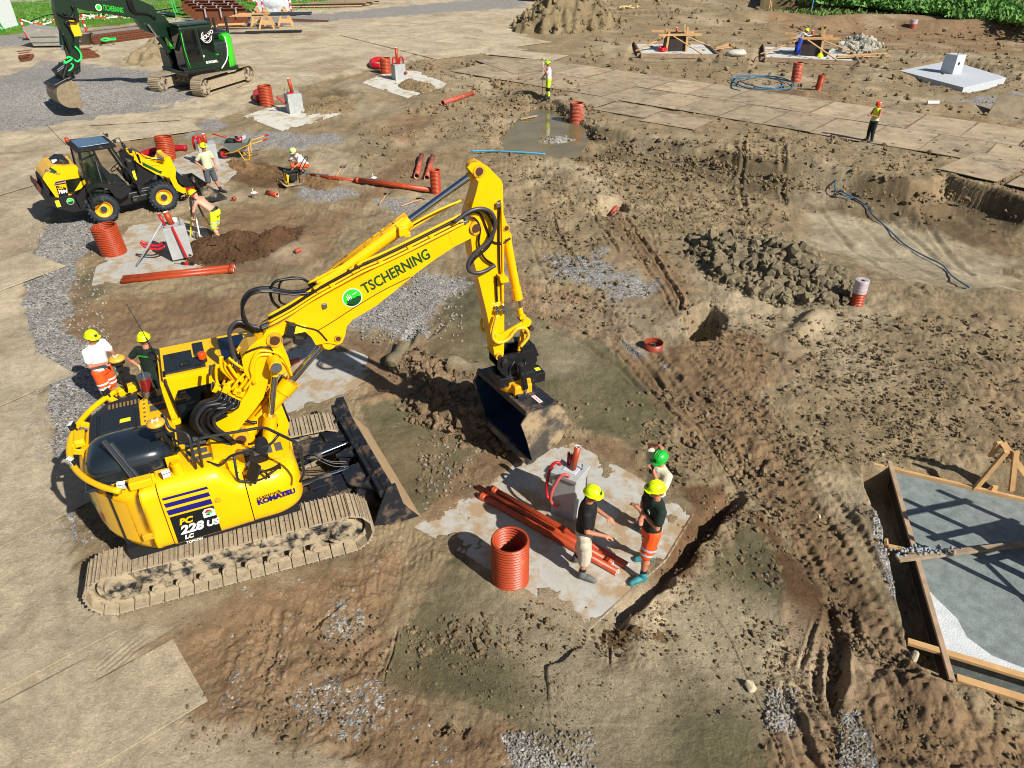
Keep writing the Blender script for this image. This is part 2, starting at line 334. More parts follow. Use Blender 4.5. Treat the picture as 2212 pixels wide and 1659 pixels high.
# colour zones, base albedo as sRGB hex
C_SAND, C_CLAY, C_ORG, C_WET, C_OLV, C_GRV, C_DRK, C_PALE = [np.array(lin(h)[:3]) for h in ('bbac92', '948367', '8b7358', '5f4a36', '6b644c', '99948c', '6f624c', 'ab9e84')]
Z_ = [  # colour, gravel, roughness, edge softness, polygon(px)
 (C_SAND, 0, .3, 1.0, [(-300, 330), (90, 340), (330, 290), (520, 240), (700, 170), (1000, 110), (1200, 60), (1300, 20), (1250, -60), (-300, -80)]),
 (C_SAND, 0, .15, .25, [(-300, 340), (100, 330), (110, 470), (80, 560), (60, 640), (90, 760), (110, 900), (130, 1010), (170, 1330), (300, 1370), (350, 1330), (420, 1450), (330, 1530), (560, 1560), (640, 1590), (900, 1680), (900, 1900), (-400, 1900)]),
 (C_GRV, 1, .5, .12, [(95, 490), (150, 470), (235, 468), (200, 530), (165, 565), (160, 600), (150, 640), (175, 700), (210, 760), (250, 800), (230, 900), (170, 930), (150, 1010), (170, 1180), (120, 1060), (118, 930), (80, 760), (50, 640), (60, 570), (85, 530)]),
 (C_ORG, 0, .5, .5, [(380, 480), (560, 440), (700, 470), (900, 400), (930, 350), (820, 290), (860, 250), (960, 250), (880, 320), (780, 420), (700, 560), (560, 600), (420, 590)]),
 (C_ORG, 0, .4, .4, [(130, 690), (260, 640), (560, 640), (560, 720), (480, 760), (240, 800)]),
 (C_WET, 0, .9, .15, [(409, 528), (491, 514), (603, 500), (660, 490), (640, 540), (573, 560), (477, 580), (390, 570)]),
 (C_WET*1.5, 0, .6, .3, [(430, 345), (560, 350), (700, 385), (740, 400), (700, 420), (560, 405), (480, 390)]),
 (C_OLV*1.15, 0, .2, .25, [(170, 620), (225, 545), (250, 560), (215, 640), (190, 645)]),
 (C_ORG*1.05, .1, .65, .35, [(320, 1400), (420, 1330), (760, 1210), (860, 1180), (880, 1240), (840, 1400), (820, 1500), (760, 1530), (560, 1540), (380, 1480)]),
 (C_ORG*.95, .14, .6, .35, [(380, 1500), (760, 1500), (980, 1560), (1100, 1560), (1200, 1660), (1200, 1800), (900, 1800), (800, 1640), (600, 1590), (430, 1560)]),
 (C_OLV, 0, .25, .2, [(868, 1350), (985, 1200), (1060, 1270), (1150, 1330), (1290, 1400), (1320, 1440), (1400, 1430), (1470, 1290), (1520, 1250), (1620, 1100), (1700, 1210), (1740, 1320), (1640, 1420), (1690, 1500), (1740, 1640), (1740, 1800), (1300, 1800), (1130, 1560), (900, 1500), (830, 1470)]),
 (C_OLV*1.1, 0, .25, .15, [(915, 760), (950, 650), (1010, 600), (1060, 620), (1210, 710), (1300, 740), (1400, 830), (1465, 920), (1390, 970), (1230, 910), (1180, 860), (1040, 790)]),
 (C_OLV*1.1, 0, .2, .12, [(785, 880), (900, 850), (960, 920), (1040, 985), (985, 1040), (920, 1110), (875, 1120)]),
 (C_ORG, 0, .6, .25, [(1110, 600), (1250, 620), (1360, 690), (1440, 770), (1540, 900), (1560, 940), (1480, 960), (1400, 840), (1310, 740), (1210, 710), (1080, 650)]),
 (C_ORG, 0, .6, .3, [(1290, 450), (1340, 450), (1480, 600), (1500, 680), (1450, 690), (1380, 560)]),
 (C_ORG*.95, 0, .75, .35, [(1480, 720), (1640, 720), (1780, 790), (1650, 830), (1640, 900), (1730, 1000), (1800, 1130), (1860, 1290), (1960, 1440), (2100, 1560), (2212, 1590), (2300, 1750), (1700, 1750), (1690, 1480), (1720, 1300), (1690, 1150), (1600, 1060), (1540, 960), (1420, 800)]),
 (C_WET*1.35, 0, .15, .12, [(1600, 1100), (1650, 1110), (1700, 1180), (1800, 1330), (1790, 1400), (1700, 1420), (1720, 1330), (1680, 1230)]),
 (C_WET*1.6, 0, .3, .15, [(1440, 1040), (1560, 1050), (1600, 1075), (1520, 1160), (1400, 1290), (1370, 1290), (1470, 1150), (1500, 1100)]),
 (C_ORG*1.05, 0, .4, .2, [(590, 735), (760, 730), (860, 760), (900, 850), (800, 870), (790, 800), (600, 770)]),
 (C_ORG*1.05, 0, .3, .2, [(1010, 985), (1200, 945), (1330, 960), (1440, 1040), (1300, 985), (1180, 970), (960, 1120), (900, 1140)]),
 (C_GRV, .8, .4, .5, [(775, 700), (800, 640), (900, 600), (1000, 600), (985, 650), (920, 700), (880, 740), (790, 720)]),
 (C_GRV, .7, .5, .6, [(1190, 560), (1300, 550), (1380, 590), (1390, 640), (1330, 650), (1200, 600)]),
 (C_GRV, .8, .3, .3, [(1160, 300), (1200, 280), (1255, 280), (1258, 305), (1180, 308)]),
 (C_GRV, .7, .4, .5, [(430, 300), (560, 285), (700, 290), (780, 300), (640, 320), (520, 320)]), (C_GRV, .6, .4, .4, [(380, 275), (470, 255), (500, 270), (400, 300)]),
 (C_GRV, .7, .4, .5, [(640, 390), (700, 395), (760, 420), (720, 440), (660, 425)]), (C_GRV, .6, .4, .4, [(810, 430), (880, 430), (920, 445), (860, 460)]),
 (C_GRV, .9, .5, 1.5, [(-60, 190), (110, 130), (260, 150), (420, 160), (480, 190), (330, 240), (150, 260), (-60, 300)]),
 (C_GRV, .7, .3, 1, [(-60, 80), (700, 30), (1130, -10), (1130, 15), (640, 50), (400, 75), (-60, 105)]),
 (C_GRV, .8, .4, .08, [(1088, 1590), (1130, 1580), (1180, 1630), (1260, 1650), (1290, 1700), (1130, 1700)]), (C_GRV*.8, .9, .5, .06, [(1812, 1550), (1850, 1530), (1880, 1600), (1900, 1700), (1800, 1700)]),
 (C_GRV*.95, .8, .4, .06, [(1655, 1490), (1690, 1500), (1720, 1560), (1700, 1580), (1660, 1560)]), (C_ORG*1.15, .5, .5, .4, [(740, 1310), (800, 1300), (790, 1370), (720, 1400)]), (C_ORG*1.15, .5, .5, .5, [(560, 1450), (720, 1430), (800, 1500), (760, 1580), (620, 1560)]),
 (C_GRV, .7, .4, .5, [(2060, 215), (2212, 200), (2260, 230), (2100, 240)]), (C_GRV, .7, .4, .3, [(1330, 720), (1400, 770), (1430, 790), (1350, 760)]), (C_GRV*.9, .7, .7, .1, [(1880, 1110), (1910, 1100), (1940, 1200), (1950, 1330), (1920, 1280), (1890, 1180)]),
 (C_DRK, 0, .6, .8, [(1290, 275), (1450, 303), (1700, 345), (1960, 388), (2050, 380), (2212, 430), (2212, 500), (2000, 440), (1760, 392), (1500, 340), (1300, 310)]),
 (C_PALE, 0, .35, .8, [(1760, 395), (1960, 420), (2212, 490), (2212, 600), (2090, 630), (1900, 590), (1780, 480)]),
 (C_CLAY*1.08, 0, .9, 1, [(1080, 340), (1300, 330), (1600, 400), (1700, 480), (1560, 500), (1480, 480), (1300, 450), (1100, 450)]),
 (C_DRK, 0, .9, 1, [(700, 200), (780, 190), (770, 240), (660, 235)]), (C_ORG*.9, 0, .5, 1.5, [(1380, 190), (1700, 190), (1900, 240), (2200, 280), (2212, 330), (1900, 290), (1600, 235)]),
 (C_ORG, 0, .3, 1.5, [(1620, 20), (2212, 60), (2260, 120), (1950, 105), (1700, 90)])]
Z_ = [(c, g, r, s, W(p)) for c, g, r, s, p in Z_]
def build_ground():
    v = np.concatenate([np.linspace(1.6, -.573, 1180)])    # tangent of the angle below the view axis
    y = CAM_H*(_c-v*_s)/(_s+v*_c); y = y[(y > .5)]
    y = np.concatenate([y, y[-1]*np.linspace(1.06, 4.2, 24)])
    un = 1240; u = np.concatenate([np.linspace(-3.2, -1.03, 16), np.linspace(-1, 1, un), np.linspace(1.03, 3.2, 16)])
    wd = .80*(y*_c+CAM_H*_s)+1.2
    X = u[None, :]*wd[:, None]; Y = np.repeat(y[:, None], len(u), 1)
    sx = 2*wd/un; sy = np.gradient(y); SP = np.maximum(sx, sy*.55)[:, None]*np.ones_like(X)
    n, k = X.shape
    X = X.ravel(); Y = Y.ravel(); SP = SP.ravel()
    col = np.repeat(C_CLAY[None, :], X.size, 0); grv = np.zeros(X.size); rgh = np.full(X.size, .6)
    wob = fbm(X, Y, 1.2, 4); wob2 = fbm(X+40, Y, 5, 3)
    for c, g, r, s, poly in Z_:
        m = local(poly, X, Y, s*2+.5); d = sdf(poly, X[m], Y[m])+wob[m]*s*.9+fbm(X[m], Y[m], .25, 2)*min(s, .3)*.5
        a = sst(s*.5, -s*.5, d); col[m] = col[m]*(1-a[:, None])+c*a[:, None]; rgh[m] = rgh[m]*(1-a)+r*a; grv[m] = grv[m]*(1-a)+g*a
    # broad patches of other soil
    a = sst(.1, .7, wob2)[:, None]*.45*(1-grv[:, None]); col = col*(1-a)+C_SAND*a
    a = sst(.15, .8, -wob2)[:, None]*.4*(1-grv[:, None]); col = col*(1-a)+C_ORG*a
    Z = coarse(X, Y)
    for pl_, wd_, dp, tr in RUTS:
        m = local(pl_, X, Y, wd_*5+.3)
        if not m.any(): continue
        Xm, Ym = X[m]+wob[m]*.06, Y[m]+fbm(X[m]+9, Y[m], .8, 2)*.06; best = np.full(Xm.shape, 1e9); al = np.zeros(Xm.shape); L0 = 0
        for a, b in zip(pl_[:-1], pl_[1:]):
            L = math.hypot(b[0]-a[0], b[1]-a[1]); dx, dy = (b[0]-a[0])/L, (b[1]-a[1])/L
            t = np.clip((Xm-a[0])*dx+(Ym-a[1])*dy, 0, L); dd = np.hypot(Xm-a[0]-t*dx, Ym-a[1]-t*dy)
            q = dd < best; best = np.where(q, dd, best); al = np.where(q, L0+t, al); L0 += L
        fade = sst(0, .3, al)*sst(L0, L0-.3, al); fade *= .75+.4*np.clip(perlin(al*.7, al*0+3)+.4, 0, 1)
        prof = -dp*np.exp(-(best/wd_)**2)+.55*dp*np.exp(-((best-wd_*2)/wd_/.8)**2)
        if tr: prof *= .55+.45*np.sin(al*2*math.pi/tr)
        Z[m] += prof*fade
        if dp > .03: q = np.exp(-(best/wd_)**2)*fade*.35; col[m] = col[m]*(1-q[:, None])+C_DRK*q[:, None]
    Z += fbm(X, Y, 3.5, 3, SP)*.05*rgh
    n1 = fbm(X, Y, .9, 5, SP, .6); Z += n1*.10*rgh
    # broken clods: sharp billows
    for wl, am in ((.42, .09), (.19, .075), (.09, .045), (.045, .02)):
        q = np.abs(perlin(X/wl+3, Y/wl+8))*np.clip(wl/(1.3*SP)-.6, 0, 1); ms = sst(-.25, .55, fbm(X+wl*50, Y, 1.6, 3)+rgh-.65)
        Z += (q-.2)*am*ms*rgh*1.25
    Z += perlin(X/.11, Y/.035)*.004*np.clip(.05/SP, 0, 1)*(rgh < .3)
    Z += perlin(X*22, Y*22)*.012*grv*np.clip(.03/SP, 0, 1)
    # ribbed tread print at the lower left
    p, q = W([(194, 1440), (278, 1374)]); L = math.hypot(q[0]-p[0], q[1]-p[1]); nx, ny = -(q[1]-p[1])/L, (q[0]-p[0])/L; tp = W([(185, 1440), (290, 1355), (345, 1375), (300, 1440), (345, 1500), (300, 1560), (235, 1560), (270, 1500)])
    m = local(tp, X, Y, .3); ph_ = (X[m]*nx+Y[m]*ny+fbm(X[m], Y[m], 1.2, 2)*.05)/.085; Z[m] += .009*np.sin(2*math.pi*ph_)*sst(.05, -.2, sdf(tp, X[m], Y[m]))
    # flat trodden strip below the machines, the slabs and the plates
    for (cx, cy, rr) in FLAT:
        q = sst(rr*1.25, rr*.8, np.hypot(X-cx, Y-cy)); Z = Z*(1-q)+np.minimum(Z, .0)*q*.3+coarse(X, Y)*q*.7 if q.any() else Z
    for poly, top in SLABS:
        m = local(poly, X, Y, 1.0); s = sdf(poly, X[m], Y[m]); q = sst(-.02, -.20, np.maximum(s+fbm(X[m]+5, Y[m]+5, .9, 6, None, .62)*.42-.03, -.20+(s+.10)*2.4))
        q2 = sst(.3, 0, s); zz = Z[m]*(1-q2*.6)+top*q2*.6+.012*q2; zz = np.where(s < 0, np.maximum(zz, top+.004), zz); Z[m] = zz*(1-q)+(top-.035)*q
    for poly, top in PLATES:
        m = local(poly, X, Y, .6); s = sdf(poly, X[m], Y[m]); q = sst(.02, -.1, s); Z[m] = Z[m]*(1-q)+(np.minimum(Z[m], top-.02))*q
        q = sst(.35, -.05, s); Z[m] = Z[m]*(1-q)+np.minimum(Z[m], top-.004)*q
    me = bpy.data.meshes.new('ground'); nv = X.size
    me.vertices.add(nv); me.vertices.foreach_set('co', np.stack([X, Y, Z], 1).astype(np.float32).ravel())
    i = np.arange(n-1)[:, None]*k+np.arange(k-1)[None, :]; q = np.stack([i, i+1, i+k+1, i+k], -1).reshape(-1, 4)
    nf = len(q); me.loops.add(nf*4); me.loops.foreach_set('vertex_index', q.ravel().astype(np.int32))
    me.polygons.add(nf); me.polygons.foreach_set('loop_start', np.arange(0, nf*4, 4, dtype=np.int32)); me.polygons.foreach_set('loop_total', np.full(nf, 4, dtype=np.int32))
    me.update(); me.validate(); me.polygons.foreach_set('use_smooth', np.ones(nf, bool))
    ca = me.color_attributes.new('soil', 'FLOAT_COLOR', 'POINT')
    ca.data.foreach_set('color', np.concatenate([col, grv[:, None]], 1).astype(np.float32).ravel())
    o = bpy.data.objects.new('ground', me); COL.objects.link(o); tag(o, 'dug over brown clay, sand and gravel of the building site', None, None, 'structure')
    me.materials.append(soil_mat()); return o
def soil_mat(name='soil', flat=None, gravel=0.):
    m = bpy.data.materials.new(name); m.use_nodes = True; t = m.node_tree; N = t.nodes; L = t.links; b = N['Principled BSDF']
    b.inputs['Roughness'].default_value = .95; b.inputs['Specular IOR Level'].default_value = .12
    geo = N.new('ShaderNodeNewGeometry'); P = geo.outputs['Position']
    def noise(s, d=6, r=.6, w=0):
        n = N.new('ShaderNodeTexNoise'); n.inputs['Scale'].default_value = s; n.inputs['Detail'].default_value = d; n.inputs['Roughness'].default_value = r; n.inputs['Distortion'].default_value = w; L.new(P, n.inputs['Vector']); return n.outputs['Fac']
    def rmp(x, a, b_, c, d):
        n = N.new('ShaderNodeMapRange'); L.new(x, n.inputs[0]); n.inputs[1].default_value = a; n.inputs[2].default_value = b_; n.inputs[3].default_value = c; n.inputs[4].default_value = d; return n.outputs[0]
    def mth(op, a, b_):
        n = N.new('ShaderNodeMath'); n.operation = op
        for i, x in enumerate((a, b_)):
            if isinstance(x, (int, float)): n.inputs[i].default_value = x
            else: L.new(x, n.inputs[i])
        return n.outputs[0]
    if flat is None:
        at_ = N.new('ShaderNodeVertexColor'); at_.layer_name = 'soil'; base = at_.outputs[0]; g = at_.outputs[1]
    else:
        rgb = N.new('ShaderNodeRGB'); rgb.outputs[0].default_value = (*flat, 1); base = rgb.outputs[0]; v_ = N.new('ShaderNodeValue'); v_.outputs[0].default_value = gravel; g = v_.outputs[0]
    v = mth('MULTIPLY', rmp(noise(.45, 8, .75, .8), .36, .64, .70, 1.22), rmp(noise(4.2, 7, .7, .6), .3, .7, .78, 1.2))
    v = mth('MULTIPLY', v, rmp(noise(34, 6, .8), .32, .68, .66, 1.26))
    sc = N.new('ShaderNodeVectorMath'); sc.operation = 'SCALE'; L.new(base, sc.inputs[0]); L.new(v, sc.inputs['Scale'])
    # gravel stones
    vo = N.new('ShaderNodeTexVoronoi'); vo.inputs['Scale'].default_value = 24; L.new(P, vo.inputs['Vector'])
    cr = N.new('ShaderNodeValToRGB'); e = cr.color_ramp.elements; e[0].position = 0; e[0].color = lin('5a544b'); e[1].position = 1; e[1].color = lin('c9c4ba')
    for p_, c_ in ((.3, '8d8a86'), (.55, 'a79f92'), (.75, '8e9196')): q = e.new(p_); q.color = lin(c_)
    sep = N.new('ShaderNodeSeparateColor'); L.new(vo.outputs['Color'], sep.inputs[0]); L.new(sep.outputs[0], cr.inputs[0])
    st = mth('ADD', mth('MULTIPLY', g, 1.35), rmp(noise(1.6, 5, .7), .3, .7, -.52, .14)); st2 = mth('SUBTRACT', st, mth('MULTIPLY', sep.outputs[1], .75))
    mk = rmp(st2, .0, .06, 0, 1)
    # stray pebbles everywhere
    vp = N.new('ShaderNodeTexVoronoi'); vp.inputs['Scale'].default_value = 15; L.new(P, vp.inputs['Vector'])
    sp = N.new('ShaderNodeSeparateColor'); L.new(vp.outputs['Color'], sp.inputs[0])
    pb = mth('MULTIPLY', mth('GREATER_THAN', sp.outputs[0], .955), mth('LESS_THAN', vp.outputs['Distance'], .2))
    mk = mth('MAXIMUM', mk, mth('MULTIPLY', pb, .22))
    mx = N.new('ShaderNodeMix'); mx.data_type = 'RGBA'; L.new(mk, mx.inputs[0]); L.new(sc.outputs[0], mx.inputs[6]); L.new(cr.outputs[0], mx.inputs[7])
    L.new(mx.outputs[2], b.inputs['Base Color'])
    hgt = mth('ADD', mth('MULTIPLY', noise(9, 8, .75), .5), mth('MULTIPLY', noise(45, 5, .7), .25))
    hgt = mth('ADD', hgt, mth('MULTIPLY', mth('MULTIPLY', mk, rmp(vo.outputs['Distance'], 0, .6, 1, 0)), .35))
    bp = N.new('ShaderNodeBump'); bp.inputs['Strength'].default_value = 1; bp.inputs['Distance'].default_value = .085; L.new(hgt, bp.inputs['Height']); L.new(bp.outputs[0], b.inputs['Normal'])
    return m
FLAT = []; SLABS = []; PLATES = []
def gpv(PX, PY):
    """the same for arrays of pixels"""
    u = (PX-CX)/FPX; v = (PY-CY)/FPX; dy = _c-v*_s; dz_ = -(_s+v*_c); z = np.zeros(PX.shape)
    for _ in range(5):
        t = (z-CAM_H)/dz_; x, y = u*t, dy*t; z = .5*z+.5*coarse(x, y)
    return x, y, z
# ================= shared materials =================
YEL = mat('yellow_paint', 'f4b900', .30, coat=.35, noise=.05, nscale=3, dirt=.2, dcol='b8963a', dscale=4)
YELC = mat('clean_yellow', 'f5bd02', .35, coat=.3, noise=.03)
YELD = mat('greasy_yellow', 'd9a21a', .5, dirt=.5, dcol='3b3020', dscale=9)
BLK = mat('black_paint', '15171a', .4, noise=.2, dirt=.3, dcol='5d5444', dscale=6)
BLKM = mat('matt_black', '17181a', .6)
HOOD = mat('dark_hood', '1c242b', .22, coat=.6, dirt=.12, dcol='6a6355', dscale=3)
GRIL = mat('dark_grille', '20272e', .5, dirt=.25, dcol='6a6355')
RUB = mat('rubber_hose', '101114', .38, noise=.2)
SPIR = mat('spiral_hose', '3a3940', .4)
CHR = mat('chrome', 'c4ccd4', .12, metal=1)
STL = mat('bare_steel', '8b8d8f', .4, metal=.8, noise=.2)
MUD = mat('muddy_steel', 'a2937a', .9, noise=.15, nscale=9, dirt=.42, dcol='6c6252', dscale=14, bump=.6, bscale=30)
MUDD = mat('muddy_black', '1b2026', .45, dirt=.75, dcol='a2937a', dscale=5, bump=.3)
BLADE = mat('blade_black', '1d2128', .4, dirt=.5, dcol='6b5a48', dscale=3.5)
SANDY = mat('sandy_steel', 'a48a68', .9, noise=.12, bump=.3, dirt=.2, dcol='6a5a48')
BUCK = mat('worn_bucket', '55504a', .45, metal=.3, noise=.25, dirt=.58, dcol='a08b6c', dscale=2.2, bump=.2)
BUCKI = mat('bucket_inside', '2b4360', .38, metal=.5, noise=.25, dirt=.28, dcol='5d5044', dscale=4)
GLS = mat('dark_glass', '0b1012', .06, spec=.8, coat=.5)
ORNG = mat('amber_lens', 'd24a08', .15, coat=.6, noise=.1)
LENS = mat('lamp_glass', 'cfd6dc', .1, spec=.8)
WHT = mat('white_paint', 'e4e4e0', .5)
BLU = mat('decal_blue', '14146e', .4)
DBLU = mat('decal_dark', '0a1418', .4)
DGRN = mat('decal_green', '0d4a22', .4)
LGRN = mat('bright_green', '2fc432', .35)
REDP = mat('red_paint', 'c01f24', .4)
YSTK = mat('sticker_yellow', 'e9df25', .5)
PIPE = mat('orange_brown_pipe', 'a5401e', .42, noise=.10, dirt=.26, dcol='b08a66', dscale=5)
PIPED = mat('dusty_pipe', 'a84a36', .6, noise=.1, dirt=.45, dcol='b89474', dscale=4)
REDH = mat('red_conduit', 'b01824', .38, noise=.08)
PVCW = mat('pvc_white', 'e6e4e0', .4)
CONC = mat('concrete', 'a3a6a6', .85, noise=.1, nscale=5, dirt=.16, dcol='7d7c76', dscale=3, bump=.25)
TIMB = mat('raw_timber', 'c19a68', .75, noise=.16, nscale=4, dirt=.1, dcol='8a6a45', streak=(1, 1, 1))
TIMG = mat('grey_timber', '96826a', .8, noise=.2, nscale=6, dirt=.3, dcol='6b6152')
FORM = mat('form_ply', '2b2220', .6, noise=.2, dirt=.2, dcol='77705f')
RUST = mat('rusty_steel', '6a3a1e', .8, noise=.3, nscale=8)
def seal(mb_, c, r, M):  # round company emblem with a small landscape
    pass
# ================= the yellow excavator =================
EXC = Vector((-5.02, 9.26, 0)); EH = R(25)
exc = thing('excavator', 'big yellow tracked excavator with arched boom and dozer blade, largest machine on the site', 'excavator', EXC, EH)
EM = Matrix.Translation(EXC) @ Matrix.Rotation(EH, 4, 'Z'); EI = EM.inverted(); EN = EM.to_3x3() @ Vector((0, 1, 0))
def bp(px, py, y=0.):
    return EI @ atp(px, py, EM @ Vector((0, y, 0)), EN)
def lz(px, py, z): return EI @ at(px, py, z)
def zA(x, y): return 548.6+x*.2728, 329.2+y*.2728
def zB(x, y): return 384+x*.1488, 713.2+y*.1488
def zC(x, y): return 109.7+x*.2728, 658.3+y*.2728
def zD(x, y): return 109.7+x*.2728, 932.6+y*.2728
def zE(x, y): return 960+x*.2592, 630.9+y*.2592
YC = -.2
# ---- undercarriage
def make_track(M, Lh, z0, r, w, side, root, pads=44, matp=MUD, nm='track'):
    cx = Lh-r; per = 4*cx+2*math.pi*r; mb = MB(M)
    for i in range(pads):
        s = i*per/pads
        if s < 2*cx: x, z, a = -cx+s, z0+r, 0
        elif s < 2*cx+math.pi*r: t = (s-2*cx)/r; x, z, a = cx+math.sin(t)*r, z0+math.cos(t)*r, t
        elif s < 4*cx+math.pi*r: x, z, a = cx-(s-2*cx-math.pi*r), z0-r, math.pi
        else: t = (s-4*cx-math.pi*r)/r; x, z, a = -cx-math.sin(t)*r, z0-math.cos(t)*r, math.pi+t
        if a == 0: z -= .05*math.sin(math.pi*(x+cx)/(2*cx))**2*0
        T = Matrix.Translation((x, side, z)) @ Matrix.Rotation(a, 4, 'Y')
        L = per/pads
        mb.box((0, 0, -.012), (L*.94, w, .024), M=T)
        for k in (-.40, .0, .33): mb.box((L*k, 0, .012), (.016, w*.985, .034), M=T)
        for yy in (-.1, .1): mb.box((0, yy, -.06), (L*.9, .045, .07), M=T)
    return mb.build(nm, matp, root, bev=.004, seg=1)
TM = Matrix.Rotation(R(-4), 4, 'Z') @ Matrix.Translation((.2, 0, 0))
for sgn in (-1, 1):
    make_track(TM, 2.13, .45, .39, .6, sgn*1.24, exc)
    mb = MB(TM); y = sgn*1.24; out = sgn
    mb.prism([(-1.6, .3), (1.6, .3), (1.72, .5), (1.5, .66), (-1.5, .66), (-1.72, .5)], y-.12, y+.12)
    mb.box((0, y+out*.10, .60), (2.9, .07, .08))
    fr = mb.build('track_frame', MUDD, exc, bev=.015)
    for xx in (-1.68, 1.68):
        mb = MB(TM); mb.cyl((xx, y-.12, .45), (xx, y+.12, .45), .31, 24); mb.cyl((xx, y+out*.12, .47), (xx, y+out*.19, .47), .23, 20, r2=.2)
        for k in range(12):
            a = k*math.pi/6; mb.cyl((xx+.17*math.cos(a), y+out*.185, .47+.17*math.sin(a)), (xx+.17*math.cos(a), y+out*.20, .47+.17*math.sin(a)), .018, 6)
        mb.build('idler_wheel' if xx > 0 else 'drive_sprocket', MUDD, exc, bev=.01)
    mb = MB(TM)
    for k in range(8):
        xx = -1.2+k*.343; mb.cyl((xx, y-.14, .2), (xx, y+.14, .2), .1, 14); mb.cyl((xx, y+.14*out, .2), (xx, y+.17*out, .2), .06, 10)
    mb.build('track_rollers', MUD, exc)
    for xx in (-.62, .72): mb = MB(TM); mb.box((xx, y+out*.13, .62), (.7, .14, .16), taper=(.85, .6)); mb.build('step', MUDD, exc, bev=.03)
mb = MB(TM); mb.prism([(-1.0, .45), (1.0, .45), (.7, .8), (-.7, .8)], -1.1, 1.1); mb.cyl((0, 0, .75), (0, 0, 1.02), .62, 32); mb.box((0, 0, .6), (1.1, 1.9, .3), taper=(.7, 1))
mb.build('undercarriage', MUDD, exc, bev=.02)
# ---- dozer blade
BM = Matrix.Translation((.13, 0, 0)) @ Matrix.Rotation(R(3), 4, 'Z')
bl = MB(BM)
prof = []
for k in range(11):
    a = k/10; z = .12+.78*a; prof.append((2.52-.10*math.sin(a*math.pi)+.34*(1-a)**2, z))
back = [(2.36, .86), (2.42, .5), (2.50, .2)]
bl.prism(prof+[(2.50, .93), (2.40, .9)]+back, -1.46, 1.46)
bl.box((2.40, 0, .34), (.2, 2.8, .14)); bl.box((2.36, 0, .78), (.16, 2.86, .14))
bd = bl.build('dozer_blade', BLADE, exc, bev=.012)
e = MB(BM); e.prism([(2.80, .03), (2.95, .03), (2.80, .25), (2.74, .25)], -1.46, 1.46); e.build('cutting_edge', SANDY, bd, bev=.006)
e = MB(BM); e.prism([(2.74, .25), (2.82, .25), (2.60, .52), (2.56, .52)], -1.45, 1.45); e.build('sand_layer', SANDY, bd, bev=.02)
for s in (-1, 1):
    e = MB(BM); e.prism([(2.1, .2), (2.45, .08), (2.92, .05), (2.66, .45), (2.56, .95), (2.42, .95)], s*1.46-.012, s*1.46+.012); e.build('end_plate', BLADE, bd, bev=.004)
    e = MB(BM); e.prism([(.9, .55), (1.5, .72), (2.3, .66), (2.4, .5), (2.3, .38), (1.4, .46), (.9, .4)], s*.62-.14, s*.62+.14)
    e.cyl((2.25, s*.62-.2, .5), (2.25, s*.62+.2, .5), .09, 16); e.box((1.55, s*.62, .725), (.5, .16, .02))
    e.build('blade_arm', BLADE, exc, bev=.02)
    e = MB(BM); e.cyl((1.0, s*.3, .5), (1.75, s*.33, .62), .075, 16); e.m = 1; e.cyl((1.75, s*.33, .62), (2.3, s*.36, .66), .045, 12); e.build('blade_cylinder', [BLADE, CHR], exc)
for s in (0, -1, 1): e = MB(BM); e.prism([(2.38, .1), (2.45, .9), (2.36, .9), (2.0, .62), (2.0, .2)], s*.95-.03, s*.95+.03); e.build('blade_gusset', BLADE, bd, bev=.01)
web = [(2.44, -1.4), (2.30, -1.4), (2.28, -1.2)]+[(2.28-.36*math.sin(a)*0-.0-.42*(1-math.sin(a)), -1.2+.46*(1-math.cos(a))) for a in [math.pi/2*k/6 for k in range(6, -1, -1)]][::-1]
def arcc(y0, y1, d): return [(1.95+d*math.sin(math.pi*k/12), y0+(y1-y0)*k/12) for k in range(13)]
web = [(2.44, -1.42), (2.3, -1.42)]+[(2.3-.4*math.sin(math.pi/2*k/6)**3, -1.35+.55*k/6) for k in range(7)]+[(1.9, -.5)]+arcc(-.48, -.04, .42)+arcc(.04, .48, .42)+[(1.9, .5)]+[(2.3-.4*math.sin(math.pi/2*k/6)**3, 1.35-.55*k/6) for k in range(6, -1, -1)]+[(2.3, 1.42), (2.44, 1.42)]
e = MB(BM); e.prism(web, .70, .735, M=Matrix(((1, 0, 0, 0), (0, 0, 1, 0), (0, 1, 0, 0), (0, 0, 0, 1)))); e.build('blade_web', BLADE, bd, bev=.006)
e = MB(BM)
for yy, q in ((-.1, .02), (.0, .05), (.05, .0)): e.tube(bez([(1.2, yy, .8), (1.5, yy-.1, .95+q), (1.8, yy-.25, .8), (2.1, yy-.3, .72)], 6), .012, 6)
e.build('blade_hose', RUB, exc)
